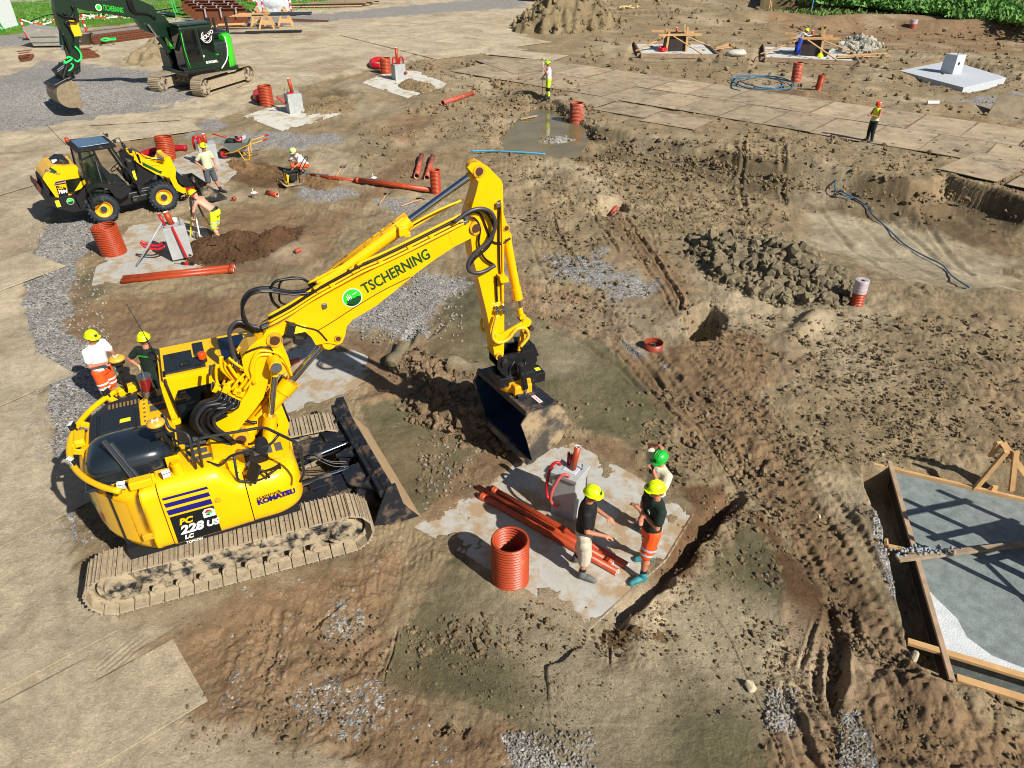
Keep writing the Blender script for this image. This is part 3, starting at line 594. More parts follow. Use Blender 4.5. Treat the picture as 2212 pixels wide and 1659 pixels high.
# ---- upper structure shell: profile swept round the plan
RT = 1.71; HW = 1.46
def plan_pts(a0, a1, n):  # tail arc; angle from -x axis, positive to the left side (+y)
    out = []
    for k in range(n+1):
        a = a0+(a1-a0)*k/n; x, y = -RT*math.cos(a), RT*math.sin(a); yc = max(-HW, min(HW, y)); out.append((x if abs(y) <= HW else x, yc))
    return out
def shell(path, prof, root, name, m, fill=None, bev=0):
    P = [Vector((x, y, 0)) for x, y in path]; N = []
    for i in range(len(P)):
        t = (P[min(i+1, len(P)-1)]-P[max(i-1, 0)]).normalized(); N.append(Vector((t.y, -t.x, 0)))
    mb = MB(); mb.grid([[tuple(P[i]-N[i]*0+N[i]*o+Vector((0, 0, z))) for o, z in prof] for i in range(len(P))])
    for i in (0, len(P)-1): # end caps
        c = [tuple(P[i]+N[i]*o+Vector((0, 0, z))) for o, z in prof]; c += [tuple(P[i]+N[i]*prof[-1][0]+Vector((0, 0, prof[0][1])))]
        mb.add(c, [tuple(range(len(c))) if i == 0 else tuple(range(len(c)-1, -1, -1))])
    return mb.build(name, m, root)
tail = []
a1 = math.asin(HW/RT)
for k in range(31): a = a1-(2*a1)*k/30; tail.append((-RT*math.cos(a), RT*math.sin(a)))
def dens(a, b, n): return [(a[0]+(b[0]-a[0])*k/n, a[1]+(b[1]-a[1])*k/n) for k in range(n)]
pf = [(-.30, 1.03), (-.10, 1.05), (-.03, 1.12), (-.012, 1.2), (0, 1.45), (.0, 1.8), (-.01, 2.0), (-.04, 2.11), (-.11, 2.17), (-.2, 2.19), (-.42, 2.19)]
pfs = [(-.26, 1.04), (-.07, 1.06), (-.02, 1.12), (0, 1.2), (0.004, 1.5), (0, 1.82), (-.02, 2.02), (-.07, 2.13), (-.16, 2.19), (-.26, 2.21), (-.42, 2.21)]
pff = [(-.26, 1.06), (-.07, 1.08), (-.02, 1.14), (0, 1.22), (0, 1.5), (-.01, 1.68), (-.05, 1.80), (-.12, 1.86), (-.24, 1.88), (-.40, 1.88)]
cw = shell([(-.62, HW)]+dens((-.75, HW), tail[0], 3)+tail+dens(tail[-1], (-.66, -HW), 4)+[(-.66, -HW)], pf, exc, 'counterweight', YEL)
# sloping top of the side door (kink down to the front box)
def sloped(path, profA, profB, name):
    P = [Vector((x, y, 0)) for x, y in path]; rows = []
    for i in range(len(P)):
        t = (P[min(i+1, len(P)-1)]-P[max(i-1, 0)]).normalized(); n = Vector((t.y, -t.x, 0)); k = max(0, min(1, (path[i][0]-.12)/.33)); k = k*k*(3-2*k)
        q = [(a[0]*(1-k)+b[0]*k, a[1]*(1-k)+b[1]*k) for a, b in zip(profA, profB)]; rows.append([tuple(P[i]+n*o+Vector((0, 0, z))) for o, z in q])
    mb = MB(); mb.grid(rows)
    for r_, f in ((rows[0], 0), (rows[-1], 1)):
        c = r_+[(r_[-1][0], r_[-1][1], r_[0][2])]; mb.add(c, [tuple(range(len(c))) if not f else tuple(range(len(c)-1, -1, -1))])
    return mb.build(name, YEL, exc)
pfb = [(a, b) for a, b in zip([p[0] for p in pfs], [1.05, 1.07, 1.13, 1.2, 1.45, 1.68, 1.80, 1.85, 1.88, 1.885, 1.885])]
door = sloped(dens((-.645, -HW), (.12, -HW), 5)+dens((.12, -HW), (.47, -HW), 8)+[(.47, -HW), (.49, -HW)], pfs, pfb, 'side_door')
fp = dens((.505, -HW), (.80, -HW), 3)
for k in range(13): a = k/12*math.pi/2; fp.append((.8+.52*math.sin(a), -HW+.40-.40*math.cos(a)))
fp += [(1.32, -.85), (1.32, -.58)]
fbox = shell(fp, pff, exc, 'front_box', YEL)
# dark inner block closing the body, and the deck plates
mb = MB(); mb.box((-.05, 0, 1.0), (2.5, 2.5, .22)); mb.box((-.55, 0, 1.55), (1.5, 2.3, 1.15)); mb.box((.3, -.95, 1.45), (1.5, .7, .85))
mb.build('engine_bay', BLKM, exc)
mb = MB()
arc = [(-1.62*math.cos(a), 1.62*math.sin(a)) for a in [math.asin(1.25/1.62)*(1-2*k/20) for k in range(21)]]
T90 = Matrix(((1, 0, 0, 0), (0, 0, 1, 0), (0, 1, 0, 0), (0, 0, 0, 1)))  # prism (x,z)->(x,y)
mb.prism([(-.3, 1.30), (-.8, 1.28)]+arc[1:-1]+[(-.7, -1.28), (.12, -1.25), (.1, -.55), (-.3, -.5)], 2.12, 2.185, M=T90)
mb.prism([(.12, -1.25), (.48, -1.25), (.5, -.5), (.1, -.5)], 1.80, 1.875, M=T90); mb.box((.3, -.85, 1.99), (.5, .6, .25), rot=(0, R(35), 0))
mb.prism([(.505, -1.2), (.95, -1.22), (1.22, -1.0), (1.3, -.6), (.5, -.5)], 1.80, 1.872, M=T90); mb.box((.9, -.53, 1.45), (.85, .05, .8))
deck = mb.build('deck', YEL, exc, bev=.008)
mb = MB()
GP = mat('grip_plate', '4b4f52', .7, noise=.15, dirt=.3, dcol='9a8a66')
for c, d in (((.62, -.70), (.13, .2)), ((.78, -.72), (.12, .26)), ((.94, -.74), (.12, .26)), ((1.1, -.76), (.11, .22)), ((.62, -1.05), (.16, .18)), ((.36, -1.08), (.18, .2))): mb = MB(); mb.box((*c, 1.884), (*d, .012)); mb.build('grip_plate', GP, deck, bev=.01)
for c, d in (((-.05, -.62), (.3, .12)), ((-.05, -.8), (.3, .12)), ((-.0, -.98), (.3, .12)), ((-.55, .95), (.22, .2)), ((-.52, .70), (.24, .18)), ((.05, -.45), (.26, .1))): mb = MB(); mb.box((*c, 2.194), (*d, .012)); mb.build('grip_plate', GP, deck, bev=.01)
for k in range(9): mb = MB(); mb.cyl((-.72, 1.15-k*.13, 2.18), (-.72, 1.15-k*.13, 2.2), .018, 8); mb.build('bolt', STL, deck)
# engine hood and cooler grille
mb = MB(); rows = []
def sp(v, e): return math.copysign(abs(v)**e, v)
for i in range(0, 9):
    ph = i/8*math.pi/2; r = []
    for j in range(36):
        th = 2*math.pi*j/36; r.append((-.93+.60*sp(math.cos(th), .55)*sp(math.cos(ph), .45), -.58+.46*sp(math.sin(th), .55)*sp(math.cos(ph), .45), 2.16+.40*sp(math.sin(ph), .7)))
    rows.append(r)
mb.grid(rows, closed=True); mb.add(rows[-1], [tuple(range(36))], True); hood = mb.build('engine_hood', HOOD, exc)
mb = MB(); mb.box((-.93, -.58, 2.16), (1.24, .98, .06)); mb.build('hood_rim', HOOD, hood, bev=.02)
mb = MB()
for k in range(8):
    for j in range(3):
        a = -math.pi/2-.75+k*.11; x = -.93+.605*sp(math.cos(a), .55); y = -.58+.465*sp(math.sin(a), .55); mb.box((-1.35+k*.085, -1.035+.03*max(0, 3-k)*.6, 2.22+j*.045), (.05, .02, .02))
mb.build('hood_vents', BLKM, hood)
mb = MB(); mb.prism([(-1.5, .02), (-1.5, .75), (-1.28, 1.05), (-.8, 1.22), (-.78, .0)], 2.15, 2.25, M=T90); mb.box((-1.1, .42, 2.27), (.5, .55, .05)); mb.m = 1
for k in range(9): mb.box((-1.22+k*.055, .93, 2.252), (.03, .12, .012))
mb.box((-1.0, .35, 2.299), (.14, .09, .006)); mb.m = 0; mb.box((-1.1, .75, 2.262), (.62, .05, .02)); mb.box((-1.42, .4, 2.262), (.04, .8, .02))
mb.build('cooler_cover', [GRIL, mat('brass_mesh', '8f6f3f', .6)], exc, bev=.02)
mb = MB(); mb.box((-.98, .36, 2.302), (.15, .1, .004)); mb.build('warning_sticker', YSTK, exc)
# tail guard rail with lamps
mb = MB(); g = [(-(1.76)*math.cos(a), 1.76*math.sin(a), 2.27) for a in [R(52)-R(104)*k/30 for k in range(31)]]
mb.tube(g, .045, 12)
for k in (2, 9, 16, 23, 29): x, y, z = g[k]; mb.bar((x, y, z), (x*.88, y*.88, 2.18), .1, .03)
guard = mb.build('guard_rail', YEL, exc)
def lamp(p, d, nm='work_lamp', root=exc):
    F = frame(p, d); mb = MB(F); mb.box((0, 0, 0), (.07, .13, .10), taper=(1, .9)); mb.box((-.03, 0, -.07), (.03, .03, .08)); o = mb.build(nm, BLKM, root, bev=.012)
    mb = MB(F); mb.box((.037, 0, 0), (.008, .11, .08)); mb.build('lamp_lens', LENS, o); mb = MB(F); mb.box((0, 0, .052), (.06, .11, .006)); mb.build('lamp_top', WHT, o); return o
for k, d in ((2, (-.8, .6, -.2)), (11, (-1, .3, -.2)), (20, (-.8, -.6, -.2))): x, y, z = g[k]; lamp((x*1.0, y*1.0, z+.1), d)
lamp((-1.05, -1.3, 2.3), (-.2, -1, -.3)); lamp((-.48, -1.3, 2.3), (.2, -1, -.3))
for (x, y, a) in ((-.82, -1.3, 0), (-1.62, .18, 90), (-.95, 1.35, 20)):
    mb = MB(Matrix.Translation((x, y, 2.21)) @ Matrix.Rotation(R(a), 4, 'Z')); mb.box((0, 0, .06), (.3, .15, .13)); mb.box((0, .09, .02), (.36, .04, .14)); mb.build('camera_housing', YEL, exc, bev=.035, seg=3)
mb = MB(); mb.cyl((-.33, -1.2, 2.2), (-.33, -1.2, 2.36), .075, 20); mb.cyl((-.33, -1.2, 2.36), (-.33, -1.2, 2.4), .06, 16); mb.box((-.36, -1.08, 2.3), (.2, .03, .24)); mb.build('filler_cap', YEL, exc, bev=.008)
mb = MB(); mb.bar((-.92, -1.1, 2.2), (-1.15, -.85, 2.8), .07, .05); mb.bar((-.86, -1.08, 2.2), (-1.08, -.83, 2.72), .05, .05); mb.build('hood_strut', GRIL, exc, bev=.008)
# cab
cab = MB(); cab.prism([(-.32, 1.1), (1.22, 1.1), (1.40, 1.6), (1.25, 2.72), (1.05, 2.95), (-.18, 2.95), (-.34, 2.8)], .16, .20)
cab.prism([(-.32, 1.1), (1.22, 1.1), (1.40, 1.6), (1.25, 2.72), (1.05, 2.95), (-.18, 2.95), (-.34, 2.8)], 1.13, 1.17)
cab.box((.45, .665, 2.955), (1.45, 1.0, .09)); cab.box((-.31, .665, 2.0), (.06, .95, 1.8)); cab.box((.45, .665, 1.13), (1.55, .95, .1))
for k in range(6): cab.box((.5+k*.1, .665, 3.005), (.02, .9, .012))
cabo = cab.build('cab', YELC, exc, bev=.03, seg=3)
mb = MB(); mb.prism([(-.12, 1.32), (.95, 1.32), (1.22, 1.65), (1.12, 2.6), (1.0, 2.74), (-.12, 2.74), (-.2, 2.6), (-.2, 1.42)], .14, .158); mb.build('cab_side_window', GLS, cabo, bev=.01)
mb = MB(); mb.prism([(1.27, 1.55), (1.43, 1.62), (1.29, 2.72), (1.22, 2.72)], .22, 1.1); mb.build('windscreen', GLS, cabo)
mb = MB(); mb.box((.82, .70, 3.01), (.4, .72, .03)); mb.build('roof_window', mat('blue_glass', '0d2036', .08, coat=.6), cabo, bev=.02)
mb = MB(); mb.box((-.02, .55, 3.01), (.42, .62, .03)); mb.box((.3, .86, 3.01), (.16, .4, .03)); mb.box((.15, .40, 3.02), (.42, .34, .03)); mb.m = 1; mb.box((.08, .36, 3.06), (.13, .09, .06)); mb.cyl((.08, .36, 3.08), (.02, .3, 3.09), .02, 8); mb.box((.26, .24, 3.045), (.1, .06, .02)); mb.box((-.1, .75, 3.04), (.05, .05, .03)); mb.build('roof_cover', [GRIL, BLK], cabo, bev=.012)
mb = MB(); mb.lathe([(0, .1), (.05, .098), (.062, .085), (.066, .01), (.066, 0)], 20, Matrix.Translation((.34, .42, 3.07))); bk = mb.build('beacon', ORNG, exc); mb = MB(); mb.cyl((.34, .42, 3.0), (.34, .42, 3.07), .06, 16); mb.build('beacon_base', BLKM, bk)
mb = MB(); mb.tube(rad2([lz(374, 741, 3.0), lz(378, 750, 3.0)], .01) if 0 else [(-.25, .35, 3.0), (-.25, .2, 3.0), (-.25, .12, 2.9), (-.2, .1, 2.3)], .02, 8); mb.build('cab_hand_rail', BLKM, cabo)
mb = MB(); mb.prism([(-.62, 2.55), (-.3, 2.66), (-.28, 2.4), (-.5, 2.42)], .13, .15) if 0 else mb.cyl((-.28, .13, 2.3), (-.28, .16, 2.3), .05, 12); mb.build('cab_hinge', YELC, cabo)
mb = MB()  # seat seen through the glass edge
mb.box((.35, .65, 1.55), (.5, .5, .15)); mb.box((.12, .65, 1.95), (.14, .48, .7)); mb.build('seat', BLKM, cabo, bev=.04)
# aerials and positioning antennas
for (b, h, rt) in (((-.34, .82, 3.0), 1.0, .006), ((-.30, .74, 2.98), .45, .007)):
    mb = MB(); mb.tube([b, (b[0]-.06*h, b[1], b[2]+h*.5), (b[0]-.16*h, b[1]+.02, b[2]+h)], rt, 6); mb.build('aerial', BLKM, exc)
mb = MB(); mb.tube([(-.38, .95, 2.2), (-.38, .95, 2.7), (-.38, .9, 3.05)], .025, 8); mb.box((-.38, .85, 3.05), (.12, .12, .1)); mb.build('mirror_bracket', BLKM, exc)
for px, py, z, zb, lb in ((526, 0, 0, 0, 'V'), (838, 0, 0, 0, 'H')):
    p = lz(*zC(528, 450) if lb == 'V' else zC(838, 960), 3.0 if lb == 'V' else 2.95); q = lz(*zC(605, 705) if lb == 'V' else zC(985, 1160), 2.2)
    mb = MB(); mb.tube([q, p], .035, 10); mb.cyl(q, q+Vector((0, 0, .04)), .07, 12); mb.box(p+Vector((0, 0, -.12)), (.1, .08, .08)); mo = mb.build('antenna_mast', BLKM, exc)
    mb = MB(Matrix.Translation(p)); mb.lathe([(0, .1), (.08, .095), (.12, .07), (.125, .04), (.1, .03)], 24); a = mb.build('antenna', mat('antenna_cap', 'd9a53a', .45), mo)
    mb = MB(Matrix.Translation(p)); mb.cyl((0, 0, -.03), (0, 0, .03), .105, 20); mb.build('antenna_base', BLKM, mo)
    mb = MB(); text_mesh(mb, lb, .14, Matrix.Translation(p+Vector((-.05, -.05, .098))), .006, bold=.004); mb.build('letter', WHT, mo)
# handrails over the walkway
HRL = mat('handrail_grey', '2a2d31', .45)
def rail(pts, r=.022, nm='handrail', m=HRL, rad=.1):
    mb = MB(); mb.tube(rad2([lz(*zC(x, y), z) for x, y, z in pts], rad), r, 10); return mb.build(nm, m, exc)
rail([(1150, 1300, 2.2), (1090, 1020, 2.75), (935, 985, 2.75), (900, 880, 2.95), (880, 870, 2.95), (900, 985, 2.5), (960, 1050, 2.3)])
rail([(1200, 1285, 2.2), (1158, 1060, 2.75), (1690, 968, 2.75), (1975, 1105, 2.75), (2005, 1330, 2.0), (1975, 1400, 1.8)])
rail([(1240, 1245, 2.2), (1345, 1280, 2.2), (1420, 1195, 2.45), (1560, 1160, 2.55), (1740, 1110, 2.6), (1800, 1035, 2.72)], .02)
rail([(1450, 1200, 2.45), (1480, 1400, 1.9), (1620, 1400, 1.9)], .02)
rail([(970, 1070, 2.55), (1090, 1110, 2.5), (1160, 1080, 2.7)], .018)
rail([(330, 460, 0), (330, 460, 0)], .02) if 0 else None
rail([(1245+0, 690, 0)]*2) if 0 else None
# round mirror on the rail, square mirror on the box
p = lz(*zC(1670, 1115), 2.6); mb = MB(frame(p, (.7, -.5, .25))); mb.cyl((-.02, 0, 0), (.02, 0, 0), .13, 24); mo = mb.build('round_mirror', BLKM, exc, bev=.006); mb = MB(frame(p, (.7, -.5, .25))); mb.cyl((-.026, 0, 0), (-.021, 0, 0), .12, 24); mb.build('mirror_glass', LENS, mo)
p = lz(*zC(1605, 1325), 2.05); F = frame(p, (-.75, -.35, .5)); mb = MB(F); mb.box((0, 0, 0), (.04, .25, .3)); mo = mb.build('square_mirror', BLKM, exc, bev=.02)
mb = MB(); mb.tube(rad2([p, lz(*zC(1690, 1310), 2.05), lz(*zC(1730, 1370), 1.9)], .05), .02, 8); mb.tube(rad2([lz(*zC(1610, 1400), 1.9), lz(*zC(1700, 1370), 1.92), lz(*zC(1790, 1300), 2.0)], .03), .014, 8); mb.build('mirror_arm', BLKM, mo)
# ---- lettering on the side
def side_M(x, z, y=-HW-.009, tilt=0):  # text plane on the right hand side: reads along +x seen from -y
    return Matrix(((1, 0, 0, x), (0, 0, -1, y), (0, 1, 0, z), (0, 0, 0, 1))) @ Matrix.Rotation(tilt, 4, 'Z')
mb = MB()
for z0, z1 in ((1.98, 2.02), (1.84, 1.915), (1.69, 1.785)): mb.prism([(-.60, z0), (.0, z0), (-.01, z1), (-.61, z1)], -HW-.012, -HW-.006)
mb.build('blue_stripes', BLU, door)
mb = MB(); mb.prism([(-.60, 1.14), (.01, 1.14), (.0, 1.65), (-.60, 1.65)], -HW-.012, -HW-.005); mb.build('type_panel', DBLU, door)
mb = MB(); text_mesh(mb, 'PC', .15, side_M(-.51, 1.47, -HW-.015), .004, .006, .25); mb.build('type_letters', YELC, door)
mb = MB(); text_mesh(mb, '228', .21, side_M(-.53, 1.29, -HW-.015), .004, .009, .25); text_mesh(mb, 'US', .15, side_M(-.17, 1.30, -HW-.015), .004, .007, .25); text_mesh(mb, 'LC', .10, side_M(-.5, 1.18, -HW-.015), .004, .005, .25); mb.build('type_numbers', WHT, door)
mb = MB(); mb.prism([(-.17, 1.47), (.0, 1.47), (.0, 1.58), (-.04, 1.625), (-.13, 1.625), (-.17, 1.58)], -HW-.016, -HW-.012); mb.m = 1; mb.prism([(-.145, 1.555), (-.03, 1.555), (-.06, 1.605), (-.115, 1.605)], -HW-.019, -HW-.015); mb.m = 2; mb.prism([(-.11, 1.535), (-.05, 1.535), (-.03, 1.555), (-.05, 1.575), (-.11, 1.565)], -HW-.021, -HW-.018); mb.m = 3; mb.prism([(-.13, 1.51), (-.07, 1.51), (-.07, 1.53), (-.13, 1.53)], -HW-.019, -HW-.015); mb.build('badge_sticker', [WHT, REDP, LGRN, BLU], door)
mb = MB(); text_mesh(mb, 'TOPCON', .055, side_M(-.5, 1.075, -HW-.0), .004, .002, 0); mb.build('maker_letters', WHT, door)
mb = MB(); text_mesh(mb, 'scantruck', .09, side_M(.60, 1.53, -HW-.012, R(4)), .004, 0, 0, 1.05); mb.m = 1
text_mesh(mb, 'KOMATSU', .13, side_M(.60, 1.43, -HW-.014, R(4)), .004, .007, 0, .98, .95); mb.build('maker_letters', [DBLU, BLU], fbox)
# counterweight details
def onwall(a, z, o=.0):  # point and frame on the tail arc
    return Matrix.Translation((-(RT+o)*math.cos(a), (RT+o)*math.sin(a), z)) @ Matrix.Rotation(math.pi-a, 4, 'Z')
def arcpatch(a0, a1, z0, z1, o, n=14):
    mb = MB(); rows = [[(-(RT+o)*math.cos(a), (RT+o)*math.sin(a), z) for z in (z0, z1)] for a in [a0+(a1-a0)*k/n for k in range(n+1)]]; mb.grid(rows); return mb
arcpatch(R(-51), R(-29), 1.22, 2.0, .004).build('counterweight_hatch', YELC, cw)
for a in (-51.3, -28.7): arcpatch(R(a), R(a+.5), 1.2, 2.02, .006, 2).build('hatch_seam', YELD, cw)
arcpatch(R(-51), R(-29), 2.005, 2.015, .006).build('hatch_seam', YELD, cw)
arcpatch(R(-14), R(-7), 1.72, 1.95, .006, 6).build('warning_sticker', YSTK, cw)
arcpatch(R(-27.5), R(-24), 1.35, 1.5, .008, 4).build('tail_reflector', REDP, cw)
mb = MB(); text_mesh(mb, 'G', .3, onwall(R(-17), 1.5, .008) @ Matrix(((0, 0, 1, 0), (1, 0, 0, -.1), (0, 1, 0, 0), (0, 0, 0, 1))), .004); mb.build('tail_letter', DGRN, cw)
mb = MB(); mb.box((-.95, -HW+.02, 1.4), (.14, .07, .1)); mb.build('hatch_lock', YELD, cw, bev=.012)
mb = MB(); mb.cyl((.08, -HW+.0, 1.72), (.08, -HW-.012, 1.72), .045, 16); mb.build('door_cap', YELD, door)
# ---- boom: outlines traced in the boom's own plane, given real thickness
def outl(pts, zf, y): return [(bp(*zf(x, yy), y).x, bp(*zf(x, yy), y).z) for x, yy in pts]
def plate_box(pts, zf, yc, w, name, m=YEL, bev=.015, root=exc):
    y = yc-w/2; mb = MB(); mb.prism(outl(pts, zf, y), yc-w/2, yc+w/2); return mb.build(name, m, root, bev=bev)
base = plate_box([(1280, 80), (1350, 40), (1440, 50), (1500, 120), (1530, 230), (1600, 380), (1640, 520), (1600, 600), (1500, 640), (1400, 640), (1320, 740), (1240, 990), (1100, 1180), (880, 1440), (960, 1490), (1000, 1580), (960, 1650), (860, 1660), (700, 1560), (560, 1480), (470, 1400), (480, 1340), (600, 1260), (760, 1170), (900, 1060), (1010, 900), (1060, 760), (960, 600), (930, 420), (1040, 250), (1160, 140)], zB, YC, .42, 'base_boom')
boom = plate_box([(75, 1450), (100, 1410), (190, 1370), (250, 1330), (420, 1210), (620, 1100), (860, 975), (1000, 900), (1350, 740), (1560, 630), (1680, 560), (1770, 570), (1800, 600), (1780, 650), (1720, 680), (1590, 745), (1450, 835), (1280, 960), (1100, 1110), (960, 1220), (850, 1285), (780, 1325), (735, 1380), (722, 1450), (700, 1505), (665, 1525), (620, 1515), (575, 1510), (490, 1525), (455, 1465), (400, 1415), (330, 1395), (260, 1420), (215, 1460), (190, 1520), (140, 1550), (90, 1520)], zA, YC, .36, 'main_boom')
stick = plate_box([(1765, 110), (1800, 85), (1850, 110), (1900, 160), (1955, 215), (1972, 260), (1975, 480), (2000, 560), (2025, 600), (2000, 650), (1985, 700), (1980, 800), (1980, 1200), (1982, 1500), (1975, 1640), (1935, 1650), (1905, 1600), (1850, 1300), (1790, 1050), (1735, 840), (1715, 640), (1700, 500), (1730, 420), (1765, 300), (1780, 230), (1745, 170)], zA, YC, .30, 'stick')
def bcyl(a, b, zf, r, rr, frac, name, yc=YC, gl=.12):
    A = bp(*zf(*a), yc); B = bp(*zf(*b), yc); C = A.lerp(B, frac); D = (B-A).normalized()
    mb = MB(); mb.cyl(A, C, r, 24); mb.cyl(C-D*.22, C, r*1.16, 24); mb.cyl(A-D*.02, A+D*.12, r*1.1, 20); s = Vector((0, 1, 0)); mb.cyl(A-s*r*1.3, A+s*r*1.3, r*.8, 16)
    o = mb.build(name, YEL, exc, bev=.008); mb = MB(); mb.cyl(C, B, rr, 20); mb.build('piston_rod', CHR, o)
    mb = MB(); mb.cyl(B-D*.16, B-D*.02, rr*1.25, 16); mb.cyl(B-s*r*1.15, B+s*r*1.15, r*.85, 16); mb.build('rod_eye', YEL, o, bev=.006)
    mb = MB(); 
    for sg in (-1, 1): mb.tube([A+D*.25+Vector((0, sg*r*.5, r*1.05)), C-D*.35+Vector((0, sg*r*.5, r*1.15)), C-D*.05+Vector((0, sg*r*.4, r*1.2))], .017, 8)
    mb.build('oil_pipe', YELD, o); return o
bcyl((530, 1045), (1760, 150), zA, .105, .055, .565, 'arm_cylinder')
bcyl((1300, 1730), (1420, 520), zB, .095, .05, .42, 'boom_cylinder', yc=YC-.33)
bcyl((1300, 1730), (1420, 520), zB, .095, .05, .42, 'boom_cylinder', yc=YC+.33)
bcyl((1000, 1480), (2170, 130), zB, .13, .06, .56, 'adjusting_cylinder')
bcyl((1995, 650), (2115, 1290), zA, .075, .04, .78, 'bucket_cylinder', yc=YC+.02)
def pin(x, y, zf, w, r, m=YELD, root=exc, yc=YC):
    p = bp(*zf(x, y), yc-w/2); mb = MB(); mb.cyl((p.x, yc-w/2, p.z), (p.x, yc+w/2, p.z), r, 20); mb.m = 1; mb.cyl((p.x, yc-w/2-.01, p.z), (p.x, yc+w/2+.01, p.z), r*.62, 16); mb.build('pivot_pin', [m, mat('pin_rust', '4a2c1c', .6)], root, bev=.004)
pin(165, 1490, zA, .48, .12); pin(1785, 150, zA, .32, .10); pin(1760, 600, zA, .42, .11); pin(2000, 600, zA, .32, .06); pin(668, 1475, zA, .40, .06); pin(920, 1590, zB, .6, .13); pin(1925, 1480, zA, .34, .07); pin(1945, 1620, zA, .4, .07)
mb = MB(); p = bp(*zB(1425, 530), YC-.45); mb.cyl((p.x, YC-.48, p.z), (p.x, YC-.20, p.z), .10, 20); mb.m = 1; mb.cyl((p.x, YC-.50, p.z), (p.x, YC-.48, p.z), .085, 20); mb.build('cylinder_pin', [YEL, STL], exc, bev=.01)
# fork plates at the stick head and the boom nose
for s in (-1, 1): plate_box([(1690, 120), (1720, 85), (1790, 75), (1830, 110), (1820, 200), (1780, 240), (1740, 180)], zA, YC+s*.13, .03, 'fork_plate', root=stick)
# links of the bucket linkage
for s in (-1, 1):
    mb = MB(); a = bp(*zA(1930, 1480), YC+s*.2); b = bp(*zA(2155, 1345), YC+s*.2); mb.bar(a, b, .045, .13, up=(0, 1, 0)) if 0 else mb.bar(a, b, .05, .12); mb.cyl((b.x, b.y-.03, b.z), (b.x, b.y+.03, b.z), .09, 16); mb.cyl((a.x, a.y-.03, a.z), (a.x, a.y+.03, a.z), .09, 16); mb.build('tipping_link', YEL, exc, bev=.01)
    mb = MB(); a = bp(*zA(2145, 1350), YC+s*.11); b = bp(*zA(2110, 1570), YC+s*.11); mb.bar(a, b, .05, .12); mb.build('bucket_link', YELD, exc, bev=.01)
mb = MB(); b = bp(*zA(2150, 1348), YC); mb.cyl((b.x, YC-.27, b.z), (b.x, YC+.27, b.z), .045, 14); mb.build('link_pin', mat('pin_rust', '4a2c1c', .6), exc)
# hoses and pipes along the boom
def run(pts, zf, r, m, nm, dy=-.2, dz=0, n=8):
    yb = YC+dy; mb = MB(); q = [bp(*zf(p[0], p[1]), yb+(p[2] if len(p) > 2 else 0)) for p in pts]; mb.tube(bez([Vector((v.x, v.y, v.z+dz)) for v in q], 6), r, n); return mb.build(nm, m, exc)
def runs(pts, zf, rs, m, nm, dy=-.2, off=(0, 0), n=8):
    for k, r in enumerate(rs): run([(p[0]+off[0]*k, p[1]+off[1]*k)+tuple(p[2:]) for p in pts], zf, r, m, nm, dy=dy+.0, n=n)
ED = [(120, 1370), (300, 1270), (470, 1160), (620, 1075), (860, 945), (1000, 885), (1200, 790), (1400, 690), (1580, 600), (1660, 560)]
run(ED, zA, .022, YEL, 'hydraulic_pipe', dy=-.21); run([(x-4, y-28) for x, y in ED], zA, .018, YEL, 'hydraulic_pipe', dy=-.19); run([(x-8, y-75) for x, y in ED], zA, .02, YEL, 'hydraulic_pipe', dy=-.12)
run([(x-6, y-52) for x, y in ED]+[(1780, 455), (1860, 500), (1900, 620), (1860, 740), (1740, 850), (1700, 930), (1780, 960), (1900, 905)], zA, .022, RUB, 'hydraulic_hose', dy=-.22)
run([(1580, 555), (1700, 470), (1800, 445), (1880, 480), (1910, 570), (1870, 690), (1760, 790), (1700, 870), (1710, 940), (1800, 950), (1910, 895)], zA, .034, SPIR, 'spiral_hose', dy=-.26)
run([(1640, 520), (1740, 520), (1790, 600), (1780, 720), (1820, 830), (1900, 890)], zA, .018, RUB, 'hydraulic_hose', dy=-.2)
run([(1660, 480), (1780, 480), (1840, 600), (1880, 700), (1960, 720), (2030, 680)], zA, .02, RUB, 'hydraulic_hose', dy=-.16)
run([(1945, 380), (1940, 600), (1945, 900), (1955, 1000)], zA, .016, RUB, 'hydraulic_hose', dy=-.18); run([(1960, 380), (1965, 600), (1970, 900), (1975, 1100)], zA, .014, YEL, 'hydraulic_pipe', dy=-.17)
run([(1915, 980), (1920, 1060), (1925, 1180)], zA, .02, BLKM, 'hydraulic_hose', dy=-.18); run([(1960, 990), (1965, 1080), (1968, 1190)], zA, .02, YEL, 'hydraulic_pipe', dy=-.18)
run([(1925, 1290), (1900, 1380), (1890, 1460), (1930, 1505), (2010, 1480), (2080, 1400), (2150, 1395), (2170, 1460), (2110, 1540)], zA, .03, mat('yellow_spiral', 'd8b32a', .5, noise=.2, nscale=40), 'spiral_sleeve', dy=-.26)
run([(1830, 1300), (1800, 1340), (1810, 1400), (1850, 1420)], zA, .028, mat('yellow_spiral', 'd8b32a', .5), 'spiral_sleeve', dy=.2)
mb = MB(); q = [bp(*zA(x, y), YC-.16) for x, y in ((1920, 960), (1985, 960), (1990, 1000), (1930, 1010))]; mb.prism([(v.x, v.z) for v in q], YC-.30, YC-.15); mb.build('valve_bracket', YEL, exc, bev=.01)
for x, y in ((1920, 1215), (1968, 1210)): 
    p = bp(*zA(x, y), YC-.2); mb = MB(); mb.cyl(p, p+Vector((.02, 0, -.16)), .032, 10); mb.box(p+Vector((0, 0, -.09)), (.08, .07, .05)); mb.build('coupling', CHR, exc, bev=.005)
